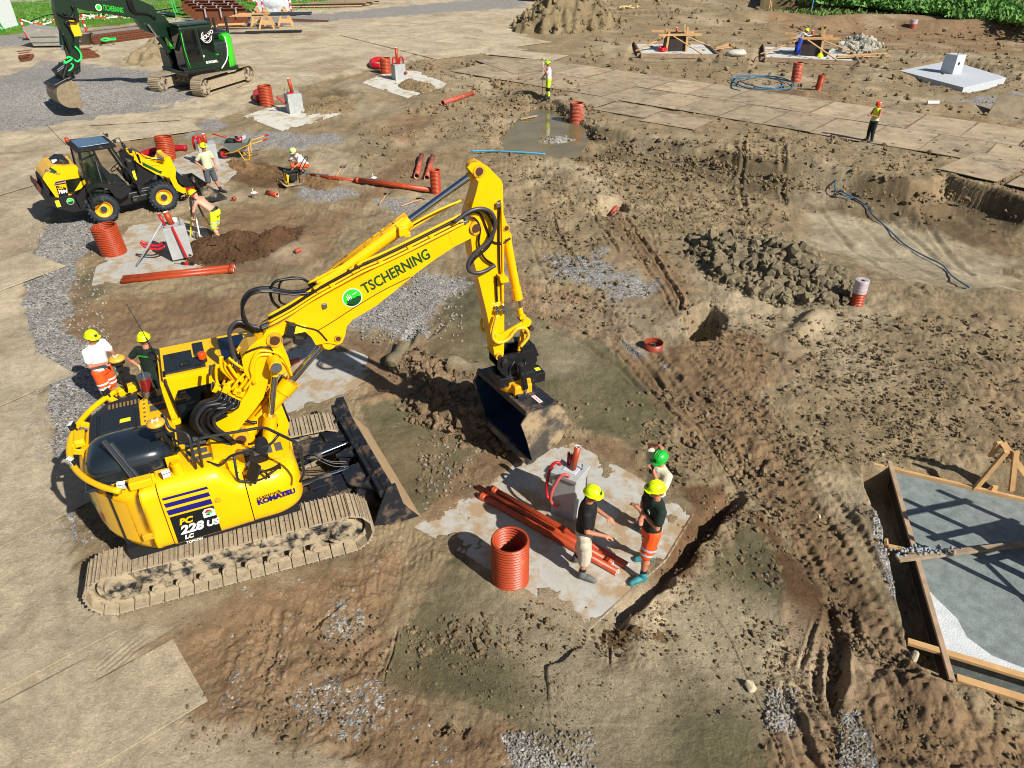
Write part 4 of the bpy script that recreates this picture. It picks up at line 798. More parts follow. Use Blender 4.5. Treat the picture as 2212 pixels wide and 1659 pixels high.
run([(500, 1415), (640, 1330), (770, 1245), (1010, 1100), (1240, 985)], zA, .006, BLKM, 'lamp_cable', dy=-.19); run([(250, 1335), (380, 1380), (500, 1410), (580, 1490)], zA, .012, BLKM, 'hydraulic_hose', dy=-.19)
# pipes on top of the main boom beside the arm cylinder
for k, (dy, r, m, nm) in enumerate(((.08, .02, YEL, 'hydraulic_pipe'), (.13, .02, RUB, 'hydraulic_hose'), (.17, .016, YEL, 'hydraulic_pipe'), (-.06, .018, YEL, 'hydraulic_pipe'))):
    run([(430, 1060-k*8), (700, 920-k*8), (1000, 760-k*8), (1250, 600-k*10), (1450, 480-k*6), (1640, 380)], zA, r, m, nm, dy=dy)
run([(480, 1060), (600, 1010), (760, 880), (900, 780), (1000, 700), (1060, 640), (1140, 590)], zA, .022, RUB, 'hydraulic_hose', dy=-.02); run([(440, 1075), (620, 1000), (780, 860), (940, 750), (1060, 660), (1150, 660)], zA, .018, RUB, 'hydraulic_hose', dy=-.06)
mb = MB(); p = bp(*zA(1175, 620), YC-.12); mb.box(p, (.14, .12, .14)); mb.box(p+Vector((.06, 0, -.06)), (.1, .1, .08)); mb.build('valve_block', YEL, exc, bev=.01)
mb = MB(); p = bp(*zA(1680, 500), YC-.2); mb.box(p, (.06, .05, .16)); mb.box(p+Vector((-.05, 0, -.1)), (.14, .05, .05)); mb.build('pipe_clamp', STL, exc, bev=.008)
for x, y in ((780, 930), (1000, 860), (1230, 745), (1400, 660), (620, 1050), (840, 890), (500, 1080)):
    p = bp(*zA(x, y), YC-.2); mb = MB(); mb.box(p, (.07, .05, .10), rot=(0, R(-30), 0)); mb.build('pipe_clamp', YEL, exc, bev=.006)
for x, y in ((560, 1215), (1935, 415)):
    p = bp(*zA(x, y), YC-.2); mb = MB(); mb.box(p, (.07, .04, .08)); mb.build('junction_box', STL, exc, bev=.008)
# lamps on the boom
p = bp(*zA(290, 1400), YC-.24); mb = MB(); mb.box(p, (.12, .1, .2), rot=(0, R(20), 0)); mb.box(p+Vector((.08, -.02, -.2)), (.14, .1, .12), rot=(0, R(20), 0)); mb.build('boom_lamp', BLKM, exc, bev=.015)
p = bp(*zA(2000, 700), YC-.2)
# big loops of hose over the boom knee
run([(470, 1060), (380, 1000), (250, 1005), (160, 1030), (130, 1100), (150, 1180), (200, 1230)], zA, .022, RUB, 'hydraulic_hose', dy=.02)
run([(480, 1045), (400, 1010), (300, 990), (210, 1030), (200, 1120), (215, 1190), (330, 1220)], zA, .016, RUB, 'hydraulic_hose', dy=.06)
for k in range(5): run([(440+k*10, 1085+k*6), (300, 1105+k*5), (100, 1070+k*8), (-30, 1100+k*8), (-90, 1180+k*14), (-80, 1290+k*10), (-20+k*12, 1420)], zA, .026-.002*k, (RUB, SPIR, RUB, RUB, RUB)[k], 'hydraulic_hose', dy=.12-k*.07)
for k in range(4): run([(110, 1390+k*12), (0, 1380+k*14), (-120, 1340+k*12), (-190, 1400+k*10), (-185, 1510), (-150+k*14, 1630), (-90+k*18, 1740)], zA, .03-.002*k, (SPIR, RUB, RUB, SPIR)[k], 'hydraulic_hose', dy=-.12+k*.07)
for k in range(4):
    p = bp(*zA(110+k*10, 1360+k*18), YC-.18+k*.08); q = bp(*zA(60+k*10, 1382+k*18), YC-.18+k*.08); mb = MB(); mb.cyl(p, q, .034, 10); mb.build('hose_fitting', CHR, exc)
# tangle of yellow pipes on the base boom
rr = random.Random(5)
TG = [[(1100, 780), (1095, 520), (1160, 380), (1300, 350), (1400, 380), (1560, 480), (1640, 640)], [(960, 870), (1080, 690), (1060, 540), (1150, 330), (1290, 300), (1480, 350), (1600, 520), (1650, 660)],
 [(980, 900), (1000, 760), (820, 640), (760, 520), (740, 420)], [(900, 860), (780, 700), (640, 560), (620, 380)], [(820, 900), (820, 760), (700, 640), (650, 520), (640, 380)], [(780, 870), (900, 700), (1040, 560), (1140, 300), (1260, 240)],
 [(1000, 800), (880, 700), (800, 600), (740, 500)], [(600, 830), (560, 700), (560, 540), (600, 510)], [(860, 900), (960, 760), (1060, 620), (1080, 520)], [(700, 800), (820, 720), (900, 620), (1000, 500), (1100, 330)],
 [(950, 560), (860, 500), (780, 440), (740, 400)], [(1060, 600), (950, 560), (870, 510)], [(820, 720), (760, 640), (700, 560), (690, 450)], [(920, 840), (1000, 700), (990, 600), (900, 560)]]
for i, t in enumerate(TG): run(t, zB, .022 if i % 3 else .028, YEL, 'hydraulic_pipe', dy=-.225-.02*(i % 3) if i < 2 else -.18+.3*rr.random()*(i % 5)/4)
for i in range(6):
    x0 = 640+i*60; run([(x0, 820+i*20), (x0+70, 640+i*10), (x0+30, 520), (x0+120+rr.random()*60, 380), (x0+260, 240)], zB, .02, YEL if i % 2 else YELD, 'hydraulic_pipe', dy=.12-.05*i)
mb = MB()
for x, y in ((560, 840), (640, 900), (760, 960), (840, 1000), (700, 840), (900, 900), (860, 870)): p = bp(*zB(x, y), YC-.12); mb.box(p, (.12, .14, .10), rot=(0, R(35), 0))
mb.build('manifold', YEL, exc, bev=.01)
for x, y in ((520, 760), (640, 800), (700, 860), (780, 1040), (860, 1060), (480, 520), (830, 410), (880, 440), (660, 960)):
    p = bp(*zB(x, y), YC-.16); mb = MB(); mb.cyl(p, p+Vector((-.04, 0, -.13)), .028, 10); mb.build('hose_fitting', CHR, exc)
# black hose bundle falling from the manifold to the swivel
SLV = mat('hose_sleeve', '23262b', .4, noise=.5, nscale=9)
for k in range(13):
    a = k/12; x0 = 560+300*a; y0 = 900+150*a
    run([(x0+30, y0-30, .05), (x0-40, y0+90, 0), (420-80+140*a, 1060+110*a), (215+150*a, 1230+70*a), (215+190*a, 1380+40*a), (330+160*a, 1500+20*a), (520+90*a, 1590-20*a), (760+30*a, 1640+20*(k % 3))], zB, .03, SLV if k % 2 else RUB, 'hydraulic_hose', dy=-.20-.24*((k*5) % 13)/12)
for k in range(6): run([(600+k*45, 950+k*20), (500+k*30, 1060+k*25), (400+k*25, 1190+k*18), (390+k*28, 1330+k*8), (480+k*22, 1440), (640+k*16, 1530), (800+k*8, 1640)], zB, .028, SLV if k % 2 else RUB, 'hydraulic_hose', dy=-.34-.05*(k % 3))
for k in range(3): run([(720, 1200+k*20), (640, 1240+k*20), (560, 1280+k*20), (500, 1310+k*20)], zB, .016, RUB, 'hydraulic_hose', dy=-.22)
run([(980, 330), (1090, 280), (1240, 240), (1350, 270), (1405, 400)], zB, .014, RUB, 'hydraulic_hose', dy=-.25); run([(1330, 1000), (1400, 850), (1460, 750), (1520, 660)], zB, .02, RUB, 'hydraulic_hose', dy=-.2); run([(1290, 1400), (1310, 1200), (1330, 1000)], zB, .02, RUB, 'hydraulic_hose', dy=-.1)
run([(980, 1310), (1060, 1335), (1150, 1340)], zB, .025, RUB, 'hydraulic_hose', dy=-.2)
# stand for the boom foot
mb = MB()
for s in (-1, 1): mb.prism([(-.1, 1.1), (.95, 1.1), (.8, 1.6), (.45, 2.0), (.2, 2.0)], YC+s*.3-.02, YC+s*.3+.02)
mb.build('boom_bracket', YEL, exc, bev=.01)
# ---- lettering on the boom
p0 = bp(*zA(880, 1120), YC-.18); p1 = bp(*zA(1400, 830), YC-.18); d = (p1-p0); Ltot = math.hypot(d.x, d.z); ang = math.atan2(d.z, d.x)
M = Matrix(((1, 0, 0, p0.x), (0, 0, -1, YC-.186), (0, 1, 0, p0.z), (0, 0, 0, 1))) @ Matrix.Rotation(ang, 4, 'Z')
mb = MB(); wd_ = text_mesh(mb, 'TSCHERNING', .25, M, .004, .004, 0, 1.0, 1.0); k = Ltot/wd_; mb = MB(); text_mesh(mb, 'TSCHERNING', .25, M, .004, .005, 0, 1.0, k); mb.build('company_letters', DGRN, boom)
def emblem(M, r, root):
    mb = MB(M); mb.cyl((0, 0, 0), (0, 0, .004), r, 32); mb.build('emblem_rim', WHT, root)
    mb = MB(M); mb.cyl((0, 0, .002), (0, 0, .006), r*.92, 32); mb.build('emblem_sky', LGRN, root)
    pts = [(-.75, -.5), (-.6, .0), (-.45, -.15), (-.3, .1), (-.1, .0), (.2, -.15), (.5, -.05), (.8, -.3)]; arc_ = [(.9*math.cos(a), .9*math.sin(a)) for a in [R(-20)-R(140)*j/10 for j in range(11)]]
    mb = MB(M @ Matrix(((1, 0, 0, 0), (0, 0, 1, 0), (0, 1, 0, 0), (0, 0, 0, 1)))); mb.prism([(x*r, z*r) for x, z in pts+arc_], .006, .008); mb.build('emblem_land', DGRN, root)
    mb = MB(M)
    for x, h in ((-.45, .5), (-.28, .62), (-.1, .45)): mb.bar((x*r, -.1*r, .009), (x*r, h*r, .009), .05*r, .002); mb.bar(((x-.1)*r, .1*r, .009), ((x+.1)*r, .25*r, .009), .04*r, .002)
    mb.bar((.15*r, .3*r, .009), (.7*r, .35*r, .009), .05*r, .002); mb.build('emblem_trees', WHT, root)
p = bp(*zA(778, 1150), YC-.18); emblem(Matrix(((1, 0, 0, p.x), (0, 0, -1, YC-.182), (0, 1, 0, p.z), (0, 0, 0, 1))) @ Matrix.Rotation(ang, 4, 'Z'), .155, boom)
mb = MB(); a, b = zA(360, 1400); p = bp(a, b, YC-.18); mb.box((p.x, YC-.184, p.z), (.2, .006, .12)); mb.build('warning_sticker', YSTK, boom)
# seam lines on the boom side
mb = MB()
for a, b in (((540, 1230), (730, 1320)), ((1540, 640), (1580, 740)), ((800, 1150), (720, 1230))):
    p = bp(*zA(*a), YC-.18); q = bp(*zA(*b), YC-.18); mb.bar(p, q, .01, .012)
p = bp(*zA(1740, 230), YC-.15)
mb.build('weld_seam', YEL, boom)
# ---- tiltrotator and bucket
tp = bp(*zA(1945, 1620), YC); tp = EM @ tp   # stick tip in world
TRM = EI @ Matrix.Translation(tp)
tr = MB(TRM @ Matrix.Rotation(R(25), 4, 'Z'))
for s in (-1, 1): tr.prism([(-.12, .12), (.14, .14), (.62, .08), (.66, -.12), (.55, -.42), (.1, -.42), (-.12, -.12)], s*.19-.025, s*.19+.025)
tr.prism([(.35, .25), (.62, .2), (.72, -.05), (.6, -.1), (.4, .0)], -.17, .17); tr.box((.28, 0, -.38), (.7, .5, .12)); tr.cyl((0, -.26, 0), (0, .26, 0), .075, 18)
tro = tr.build('quick_coupler', BLK, exc, bev=.012)
BD = R(-38)  # bucket heading (its width axis is turned by the rotator)
RM = EI @ Matrix.Translation(tp+Vector((.27, .13, -.62))) @ Matrix.Rotation(R(25), 4, 'Z')
mb = MB(RM); mb.lathe([(0, .22), (.28, .2), (.33, .1), (.33, -.06), (.25, -.1), (0, -.1)], 28); mb.box((0, -.3, .05), (.36, .22, .22)); mb.box((0, .3, .05), (.36, .22, .22)); rot = mb.build('tilt_rotator', mat('rotator_yellow', 'e8a317', .4, dirt=.3, dcol='3b3020'), exc, bev=.03)
mb = MB(RM)
for s in (-1, 1): mb.cyl((-.05, s*.38, .62), (.02, s*.42, .1), .06, 14); mb.m = 1; mb.cyl((.02, s*.42, .1), (.03, s*.43, -.06), .03, 10); mb.m = 0
mb.box((.38, -.1, .12), (.28, .3, .2)); mb.box((.42, .22, .1), (.2, .24, .16)); mb.box((-.32, 0, .2), (.2, .5, .2))
tc = mb.build('tilt_cylinder', [BLK, CHR], rot, bev=.012)
mb = MB(RM); mb.box((.40, -.1, .225), (.16, .1, .006)); mb.box((-.05, -.385, .42), (.02, .05, .06)); mb.build('warning_sticker', YSTK, rot)
mb = MB(RM)
for k in range(7): a = k*.9; mb.tube(bez([(.2*math.cos(a), .2*math.sin(a), .1), (.32*math.cos(a+.4), .32*math.sin(a+.4), .4+.05*(k % 3)), (.2*math.cos(a+.8), .2*math.sin(a+.8), .62)], 6), .018, 6)
mb.build('rotator_hoses', RUB, rot)
# bucket: origin at coupling; profile in (u: opening direction, z), width along v
def bucket(M, root, w, s, nm='bucket', mo=BUCK, mi_=BUCKI, tip=(-.05, -1.02)):
    pro = [(-.28*s, 0), (.30*s, .02*s), (.52*s, -.12*s), (.66*s, -.36*s), (.66*s, -.60*s), (.52*s, -.84*s), (.26*s, -1.0*s), (-.05*s, -1.10*s)]
    pr = [(p.x, p.y) for p in bez([(a, b, 0) for a, b in pro], 5)]
    inn = []
    for i, p in enumerate(pr):
        a = Vector(pr[max(i-1, 0)]); b = Vector(pr[min(i+1, len(pr)-1)]); t = (b-a).normalized(); inn.append((p[0]-(-t.y)*-.03*1, p[1]-(t.x)*-.03*-1) if 0 else (p[0]+t.y*.03, p[1]-t.x*.03))
    mb = MB(M); k = len(pr); rows = [[(a, y, b) for a, b in pr] for y in (-w/2, w/2)]; mb.grid(rows); 
    for y in (-w/2, w/2):
        q = [(a, y, b) for a, b in pr]; tips = [(-.22*s, y, -.62*s), (-.40*s, y, -.2*s)]; mb.prism([(a, b) for a, _, b in q+tips], y-.012, y+.012)
    mb.grid([[(a, y, b) for a, b in inn] for y in (-w/2+.012, w/2-.012)])
    o = mb.build(nm, mo, root)
    mb = MB(M); mb.grid([[(a+(b_[1])*0, y, b) for (a, b), b_ in zip([(x*1.0+(0)-.0, z) for x, z in inn], inn)] for y in (-w/2+.02, w/2-.02)])
    pr2 = []
    for i, p in enumerate(pr):
        a = Vector(pr[max(i-1, 0)]); b = Vector(pr[min(i+1, len(pr)-1)]); t = (b-a).normalized(); c = Vector((.12*s, -.55*s))-Vector(p); n = Vector((t.y, -t.x)); n = n if n.dot(c) > 0 else -n; pr2.append((p[0]+n.x*.035, p[1]+n.y*.035))
    mb = MB(M); mb.grid([[(a, y, b) for a, b in pr2] for y in (-w/2+.014, w/2-.014)])
    for y in (-w/2+.014, w/2-.014): mb.prism([(a, b) for a, b in pr2]+[(-.2*s, -.62*s), (-.36*s, -.2*s)], y-.003, y+.003)
    mb.build('bucket_lining', mi_, o)
    mb = MB(M); mb.prism([(-.10*s, -1.08*s), (.06*s, -1.10*s), (-.03*s, -1.16*s), (-.16*s, -1.16*s)], -w/2, w/2); mb.build('bucket_lip', mo, o, bev=.004)
    return o
BKM = EI @ Matrix.Translation(tp+Vector((.28, .12, -.76))) @ Matrix.Rotation(R(33), 4, 'Z') @ Matrix.Rotation(R(6), 4, 'Y')
bk_ = bucket(BKM, exc, 1.7, 1.02)
mb = MB(BKM); mb.box((.06, 0, .03), (.66, 1.66, .05)); mb.box((.02, 0, .08), (.5, .9, .08)); mb.box((-.29, 0, .0), (.07, 1.72, .12)); mb.build('bucket_top', BLADE, bk_, bev=.012)
mb = MB(BKM); mb.box((.1, -.56, .058), (.09, .3, .004)); mb.m = 1; text_mesh(mb, 'HARDOX', .07, Matrix.Translation((.07, -.69, .061)) @ Matrix.Rotation(R(90), 4, 'Z') @ Matrix.Translation((0, -.05, 0)), .003); mb.build('name_plate', [WHT, REDP], bk_)
# hydraulic breather, grease pump between the men and the cab
mb = MB(Matrix.Translation((-.62, 1.12, 2.2))); mb.cyl((0, 0, 0), (0, 0, .12), .11, 18); mb.m = 1; mb.cyl((0, 0, .12), (0, 0, .36), .10, 18); mb.m = 0; mb.cyl((0, 0, .36), (0, 0, .39), .115, 18); mb.cyl((0, 0, .39), (0, 0, .5), .015, 8); mb.build('grease_pump', [STL, mat('red_grease_glass', '7a1c22', .15, coat=.5)], exc)
FLAT.append((EXC.x, EXC.y, 2.3))
# ================= slabs, pedestals, pipes =================
def corr_pipe(name, label, px, py, top, r, h, ribs, m=PIPE, tilt=(0, 0), group='upright corrugated sewer shafts', z0=None, wrap=False, base=None):
    b = base or gp(px, py)
    t = thing(name, label, 'pipe', b, group=group); t.rotation_euler = (tilt[0], tilt[1], random.random()*6)
    mb = MB(); p = []; q = []
    for i in range(ribs*6+1):
        z = h*i/(ribs*6); c = .5-.5*math.cos(2*math.pi*i/6); c = c**.6; o = r-.032*r/.3*(1-c); p.append((o, z-.06)); q.append((o-.022*r/.3, z-.06))
    mb.lathe(p+[(r-.012, h-.05), (r-.026*r/.3, h-.05)]+q[::-1][0:], 44, smooth=True, close=True); mb.build('pipe_wall', m, t)
    if wrap:
        mb = MB(); mb.lathe([(r+.008+.006*math.sin(k*2.1), h*.5+k*.03) for k in range(int(h*.5/.03))]+[(r+.004, h-.04), (r*.6, h-.03), (r*.3, h-.05)], 40); mb.build('plastic_wrap', mat('film', 'd8d4dc', .25, alpha=.62, coat=.5, noise=.2), t)
    return t
corr_pipe('corrugated_pipe', 'wide orange corrugated shaft in the foreground, standing beside three long smooth pipes', 1102, 1252, 0, .30, .95, 17)
corr_pipe('corrugated_pipe', 'orange corrugated shaft left of the pedestal, standing below the wheel loader', 248, 548, 0, .38, .97, 17, tilt=(R(-2), R(-4)))
corr_pipe('corrugated_pipe', 'orange corrugated shaft with a thick red hose behind the loader arm', 362, 344, 0, .37, 1.0, 14, tilt=(0, R(-3)))
corr_pipe('corrugated_pipe', 'orange corrugated shaft beside the pedestal with spiked steel bars, red stub at its left', 578, 228, 0, .375, 1.08, 14)
corr_pipe('corrugated_pipe', 'orange corrugated shaft with a bent red hose, farthest of the shafts left of the plates', 834, 159, 0, .36, 1.0, 12)
corr_pipe('corrugated_pipe', 'orange corrugated shaft standing on gravel in the muddy puddle', 1244, 272, 0, .36, 1.2, 18, m=PIPED)
corr_pipe('corrugated_pipe', 'narrow orange corrugated shaft at the end of the long pipe, behind the boom', 942, 418, 0, .2, .95, 19)
corr_pipe('corrugated_pipe', 'dusty corrugated shaft right of the blue hose coil', 1719, 176, 0, .31, 1.15, 14, m=PIPED, tilt=(0, R(3)))
corr_pipe('corrugated_pipe', 'bright slim corrugated shaft nearest the steel road plates on its far side', 1767, 196, 0, .2, .92, 15, tilt=(0, R(3)))
corr_pipe('corrugated_pipe', 'orange corrugated shaft with clear plastic film round its top, beside the clay heap', 1849, 660, 0, .17, .8, 17, wrap=True, tilt=(0, R(1)))
corr_pipe('corrugated_pipe', 'faded corrugated shaft far back near the earth bank below the bushes', 1969, 66, 0, .3, .75, 9, m=PIPED, wrap=True)
# short ring pipe
rp = gp(1411, 752); t = thing('pipe_ring', 'low brown pipe ring with a black coil lying inside it', 'pipe', rp)
mb = MB(); mb.lathe([(.235, -.05), (.235, .17), (.222, .172), (.218, .16), (.218, -.05)], 40); mb.build('ring_wall', mat('ring_brown', '8f3a25', .45, dirt=.2), t); mb = MB(); mb.tube(bez([(.1*math.cos(a)-.02, .1*math.sin(a), .05+.004*k) for k, a in enumerate([.6*i for i in range(20)])], 3), .012, 6); mb.build('cable_coil', RUB, t)
# smooth pipes lying about
def lying(label, a, b, r, dz=0, m=PIPE, sock=1, group=None, dzb=None):
    A = gp(*a)+Vector((0, 0, r+dz)); B = gp(*b)+Vector((0, 0, r+(dz if dzb is None else dzb)))
    t = thing('pipe', label, 'pipe', A, group=group); d = B-A; L = d.length; u = d.normalized()
    mb = MB(); mb.cyl((0, 0, 0), d, r, 20, inner=r*.93); mb.build('pipe_wall', m, t)
    mb = MB(); mb.cyl(u*.012, u*.03, r*.94, 20, inner=r*.86); mb.cyl(d-u*.03, d-u*-.004, r*.94, 20, inner=r*.86); mb.build('white_lining', PVCW, t)
    if sock:
        e = Vector((0, 0, 0)) if sock == 1 else d; v = u if sock == 1 else -u; mb = MB(); mb.cyl(e-v*.01, e+v*.14, r*1.13, 20, inner=r*.98); mb.cyl(e+v*.035, e+v*.065, r*1.22, 20, inner=r); mb.build('socket', m, t)
    return t
lying('orange pipe with socket at its near end, middle of the three on the foreground slab', (1033, 1058), (1322, 1222), .058, 0, sock=2, group='three long pipes on the slab')
lying('orange pipe nearest the camera of the three on the foreground slab', (1037, 1075), (1333, 1242), .062, 0, sock=1, group='three long pipes on the slab')
lying('orange pipe nearest the pedestal of the three on the foreground slab, its end capped grey', (1062, 1061), (1354, 1227), .060, 0, sock=1, group='three long pipes on the slab')
lying('front one of two orange pipes lying side by side below the left pedestal', (264, 613), (505, 588), .075, 0, sock=2, group='pair of pipes')
lying('rear one of two orange pipes lying side by side below the left pedestal', (268, 606), (508, 581), .075, 0, sock=2, group='pair of pipes')
lying('long orange pipe lying in the shallow trench up to the narrow shaft', (770, 395), (930, 417), .095, .03, sock=1)
lying('thin orange pipe continuing the long trench pipe towards the crouching worker', (672, 382), (770, 394), .07, 0, sock=0)
lying('left one of two short brown pipes lying parallel behind the boom', (900, 386), (911, 340), .1, 0, m=PIPED, sock=1, group='two short pipes')
lying('right one of two short brown pipes lying parallel behind the boom', (922, 390), (935, 342), .1, 0, m=PIPED, sock=1, group='two short pipes')
lying('dusty orange pipe lying on rough clay in front of the plate road', (956, 228), (1022, 206), .13, 0, m=PIPED, sock=2)
lying('orange pipe half buried at the shirtless worker\'s feet', (470, 523), (555, 513), .07, -.03, m=PIPED, sock=0); lying('orange pipe end sticking out of the brown soil bank', (570, 513), (618, 508), .08, 0, m=PIPED, sock=0)
lying('short orange pipe offcut beside the white bucket near the compactor', (578, 421), (600, 426), .09, 0, sock=0)
lying('tiny orange pipe plug lying near the loader\'s front wheel', (503, 434), (509, 432), .07, 0, sock=0)
lying('pink bent pipe stub lying alone on orange soil', (638, 548), (650, 544), .07, 0, m=PIPED, sock=0); lying('small orange pipe piece lying on grey slab under the boom knee', (622, 790), (648, 782), .06, 0, m=PIPED, sock=0)
lying('orange pipe lying in the hole at the end of the ruts', (1320, 455), (1334, 441), .08, .1, m=PIPED, sock=0)
# ---- slabs
def slab(label, poly, top, th=.3, m=None, dirt=True, nm='concrete_slab', g='foundation slabs', plateau=False):
    w_ = W(poly); cx = sum(p[0] for p in w_)/len(w_); cy = sum(p[1] for p in w_)/len(w_); z = hz(cx, cy)+top
    mb = MB(Matrix(((1, 0, 0, 0), (0, 0, 1, 0), (0, 1, 0, 0), (0, 0, 0, 1)))); mb.prism([(x-cx, y-cy) for x, y in w_], -th, 0)
    o = mb.build(nm, m or SLABM, None, bev=.01); o.location = (cx, cy, z); tag(o, label, 'slab', g)
    if dirt: SLABS.append((w_, z))
    return o, Vector((cx, cy, z))
SLABM = mat('dusty_concrete', 'b2b1aa', .9, noise=.12, nscale=1.6, dirt=.66, dcol='a18a6b', dscale=1.5, bump=.3, bscale=25)
SLABC = mat('clean_concrete', 'b5bbc2', .85, noise=.05, dirt=.06, dcol='8f8f88', bump=.1)
slab('dirty grey slab under the three men and the red looped pedestal', [(885, 1140), (1060, 1040), (1130, 985), (1240, 955), (1380, 1030), (1500, 1110), (1440, 1210), (1270, 1365), (1150, 1290)], .02)
slab('grey slab half hidden behind the yellow excavator\'s boom knee', [(560, 920), (620, 735), (690, 725), (800, 770), (795, 830), (680, 880), (600, 920)], .02)
slab('grey slab with green spray marks under the left pedestal', [(195, 620), (205, 580), (280, 490), (390, 470), (450, 495), (470, 560), (420, 590)], .02)
slab('pale slab behind the loader\'s front wheel', [(370, 400), (375, 345), (430, 325), (520, 350), (510, 385), (470, 415)], .02)
slab('pale slab under the pedestal with spiked steel bars', [(525, 252), (600, 226), (740, 245), (690, 262), (610, 284)], .02, m=mat('white_concrete', 'c9c6bc', .9, noise=.08, dirt=.55, dcol='a89878', dscale=1.1))
slab('pale slab under the farthest pedestal of the left group', [(780, 180), (850, 150), (905, 155), (975, 185), (880, 212)], .02, m=MATS['white_concrete'])
o, c = slab('thick clean grey slab standing proud in a pit at the right', [(1942, 157), (2052, 135), (2172, 172), (2080, 194)], .32, .45, m=SLABC, dirt=False)
FARS = c
# ---- pedestals
def pedestal(label, base, w, h, taper, rz, m=CONC, nm='concrete_pedestal', g='concrete pedestals'):
    t = thing(nm, label, 'pedestal', base, rz, g); mb = MB(); mb.box((0, 0, h/2), (w, w, h), taper=(taper, taper)); mb.build('shaft', m, t, bev=.012)
    return t
def conduit(t, pts, r, m=REDH, nm='conduit'):
    mb = MB(); mb.tube(bez(pts, 6), r, 12); return mb.build(nm, m, t)
def stub(t, p, q, r, m=PIPE, nm='pipe_stub'):
    p = Vector(p); q = Vector(q); mb = MB(); mb.cyl(p, q, r, 18, inner=r*.88); o = mb.build(nm, m, t); u = (q-p).normalized(); mb = MB(); mb.cyl(q-u*.04, q+u*.004, r*.89, 18, inner=r*.8); mb.build('white_lining', PVCW, o); return o
def bolt(t, x, y, z, h=.12): mb = MB(); mb.cyl((x, y, z), (x, y, z+h), .012, 8); mb.build('anchor_bolt', STL, t)
b = gp(1228, 1112); b.z = .02
t = pedestal('near concrete pedestal with two red loops and an upright orange pipe, beside the men', b+Vector((0, .12, 0)), .46, .84, 1.0, R(-32))
mb = MB(); mb.box((0, 0, .90), (.51, .51, .08)); mb.build('pedestal_cap', CONC, t, bev=.01); mb = MB(); mb.box((0.02, 0.02, .945), (.26, .26, .02)); mb.build('grout_pad', SLABC, t, bev=.01)
stub(t, (.04, .0, .93), (.09, .06, 1.42), .055); stub(t, (-.08, .06, .93), (-.09, .09, 1.2), .025, REDH); stub(t, (-.02, .05, .93), (-.03, .08, 1.19), .025, REDH); bolt(t, .18, .08, .94)
conduit(t, [(-.20, .0, .9), (-.21, -.03, 1.0), (-.29, -.1, .98), (-.34, -.16, .75), (-.34, -.2, .5), (-.3, -.24, .35), (-.22, -.27, .3)], .028)
conduit(t, [(.08, -.2, .9), (.07, -.24, 1.0), (-.02, -.3, .98), (-.12, -.38, .72), (-.16, -.38, .45), (-.1, -.34, .3), (-.06, -.26, .26)], .028, mat('pale_red', 'c65a55', .5, noise=.2))
b = gp(393, 551)
t = pedestal('left pedestal with a red spirit level, upright pipes and a leaning tube', b, .60, 1.0, 1.08, R(28)); t.rotation_euler.y = R(-2)
stub(t, (-.02, .02, 1.0), (-.08, .06, 1.38), .09); stub(t, (-.2, .0, 1.0), (-.28, .08, 1.36), .04, REDH)
for x, y in ((-.25, -.2), (.2, -.22), (.22, .2), (-.22, .22)): bolt(t, x, y, .98, .16)
conduit(t, [(-.38, .0, .5), (-.6, .05, .42), (-.85, .15, .5), (-.98, .2, .6)], .04); conduit(t, [(-.38, -.1, .42), (-.6, -.08, .36), (-.9, .05, .45), (-1.0, .15, .58)], .035)
mb = MB(); mb.tube([(-.25, .05, 1.1), (-1.3, -.12, .02)], .03, 8); mb.build('support_tube', mat('grey_tube', '9ba0a4', .4), t)
mb = MB(); mb.bar((-.04, -.34, 1.05), (.1, -.42, .06), .07, .04); mb.build('spirit_level', REDP, t, bev=.005)
stub(t, (.1, .15, 1.0), (.1, .15, 1.12), .07, PVCW)
b = gp(455, 355); t = pedestal('pedestal behind the man in the pale polo shirt, orange pipe on top', b, .66, .88, 1.05, R(25)); stub(t, (0, 0, .88), (-.02, .02, 1.25), .08)
conduit(t, [(-.25, -.1, .85), (-.28, -.12, 1.1), (-.18, -.12, 1.2), (-.1, -.1, .95)], .05); conduit(t, [(-.2, .2, .85), (-.35, .25, 1.1), (-.45, .3, 1.0), (-.46, .3, .6)], .05)
b = gp(638, 243); t = pedestal('pedestal with spiked steel bars and a tall orange pipe, centre left background', b, .74, .98, 1.0, R(30)); stub(t, (0, 0, .98), (-.08, .0, 1.7), .09); [bolt(t, x, y, .98, .26) for x, y in ((-.3, -.3), (.3, -.3), (.3, .3), (-.3, .3))]
mb = MB(); mb.box((-.15, -.1, 1.01), (.3, .2, .06)); mb.build('orange_rag', REDH, t); conduit(t, [(-.4, .0, .5), (-.6, .05, .65), (-.8, .1, .85)], .06)
b = gp(862, 172); t = pedestal('pedestal with two red arches on top beside the sand heap', b, .7, .92, 1.0, R(30)); stub(t, (0, 0, .92), (-.03, .02, 1.85), .09)
for k in (-1, 1): conduit(t, [(k*.1, -.05, .9), (k*.12, -.06, 1.2), (k*.23, -.06, 1.33), (k*.34, -.06, 1.2), (k*.36, -.05, .85)], .05)
stub(t, (.3, -.34, .4), (.42, -.46, .5), .09, PIPED)
t = pedestal('clean pedestal on the thick slab at the right, round hole in its side', FARS+Vector((-.15, .2, 0)), .9, 1.12, .95, R(28), m=SLABC)
for x, y in ((-.3, -.3), (.3, -.3), (.3, .3), (-.3, .3)): mb = MB(); mb.tube([(x, y, 1.1), (x+.02, y, 1.4)], .02, 6); mb.build('steel_bar', RUST, t)
mb = MB(Matrix.Rotation(0, 4, 'Z')); mb.cyl((-.1, -.44, .62), (-.1, -.46, .62), .09, 18); mb.build('pipe_hole', BLKM, t)
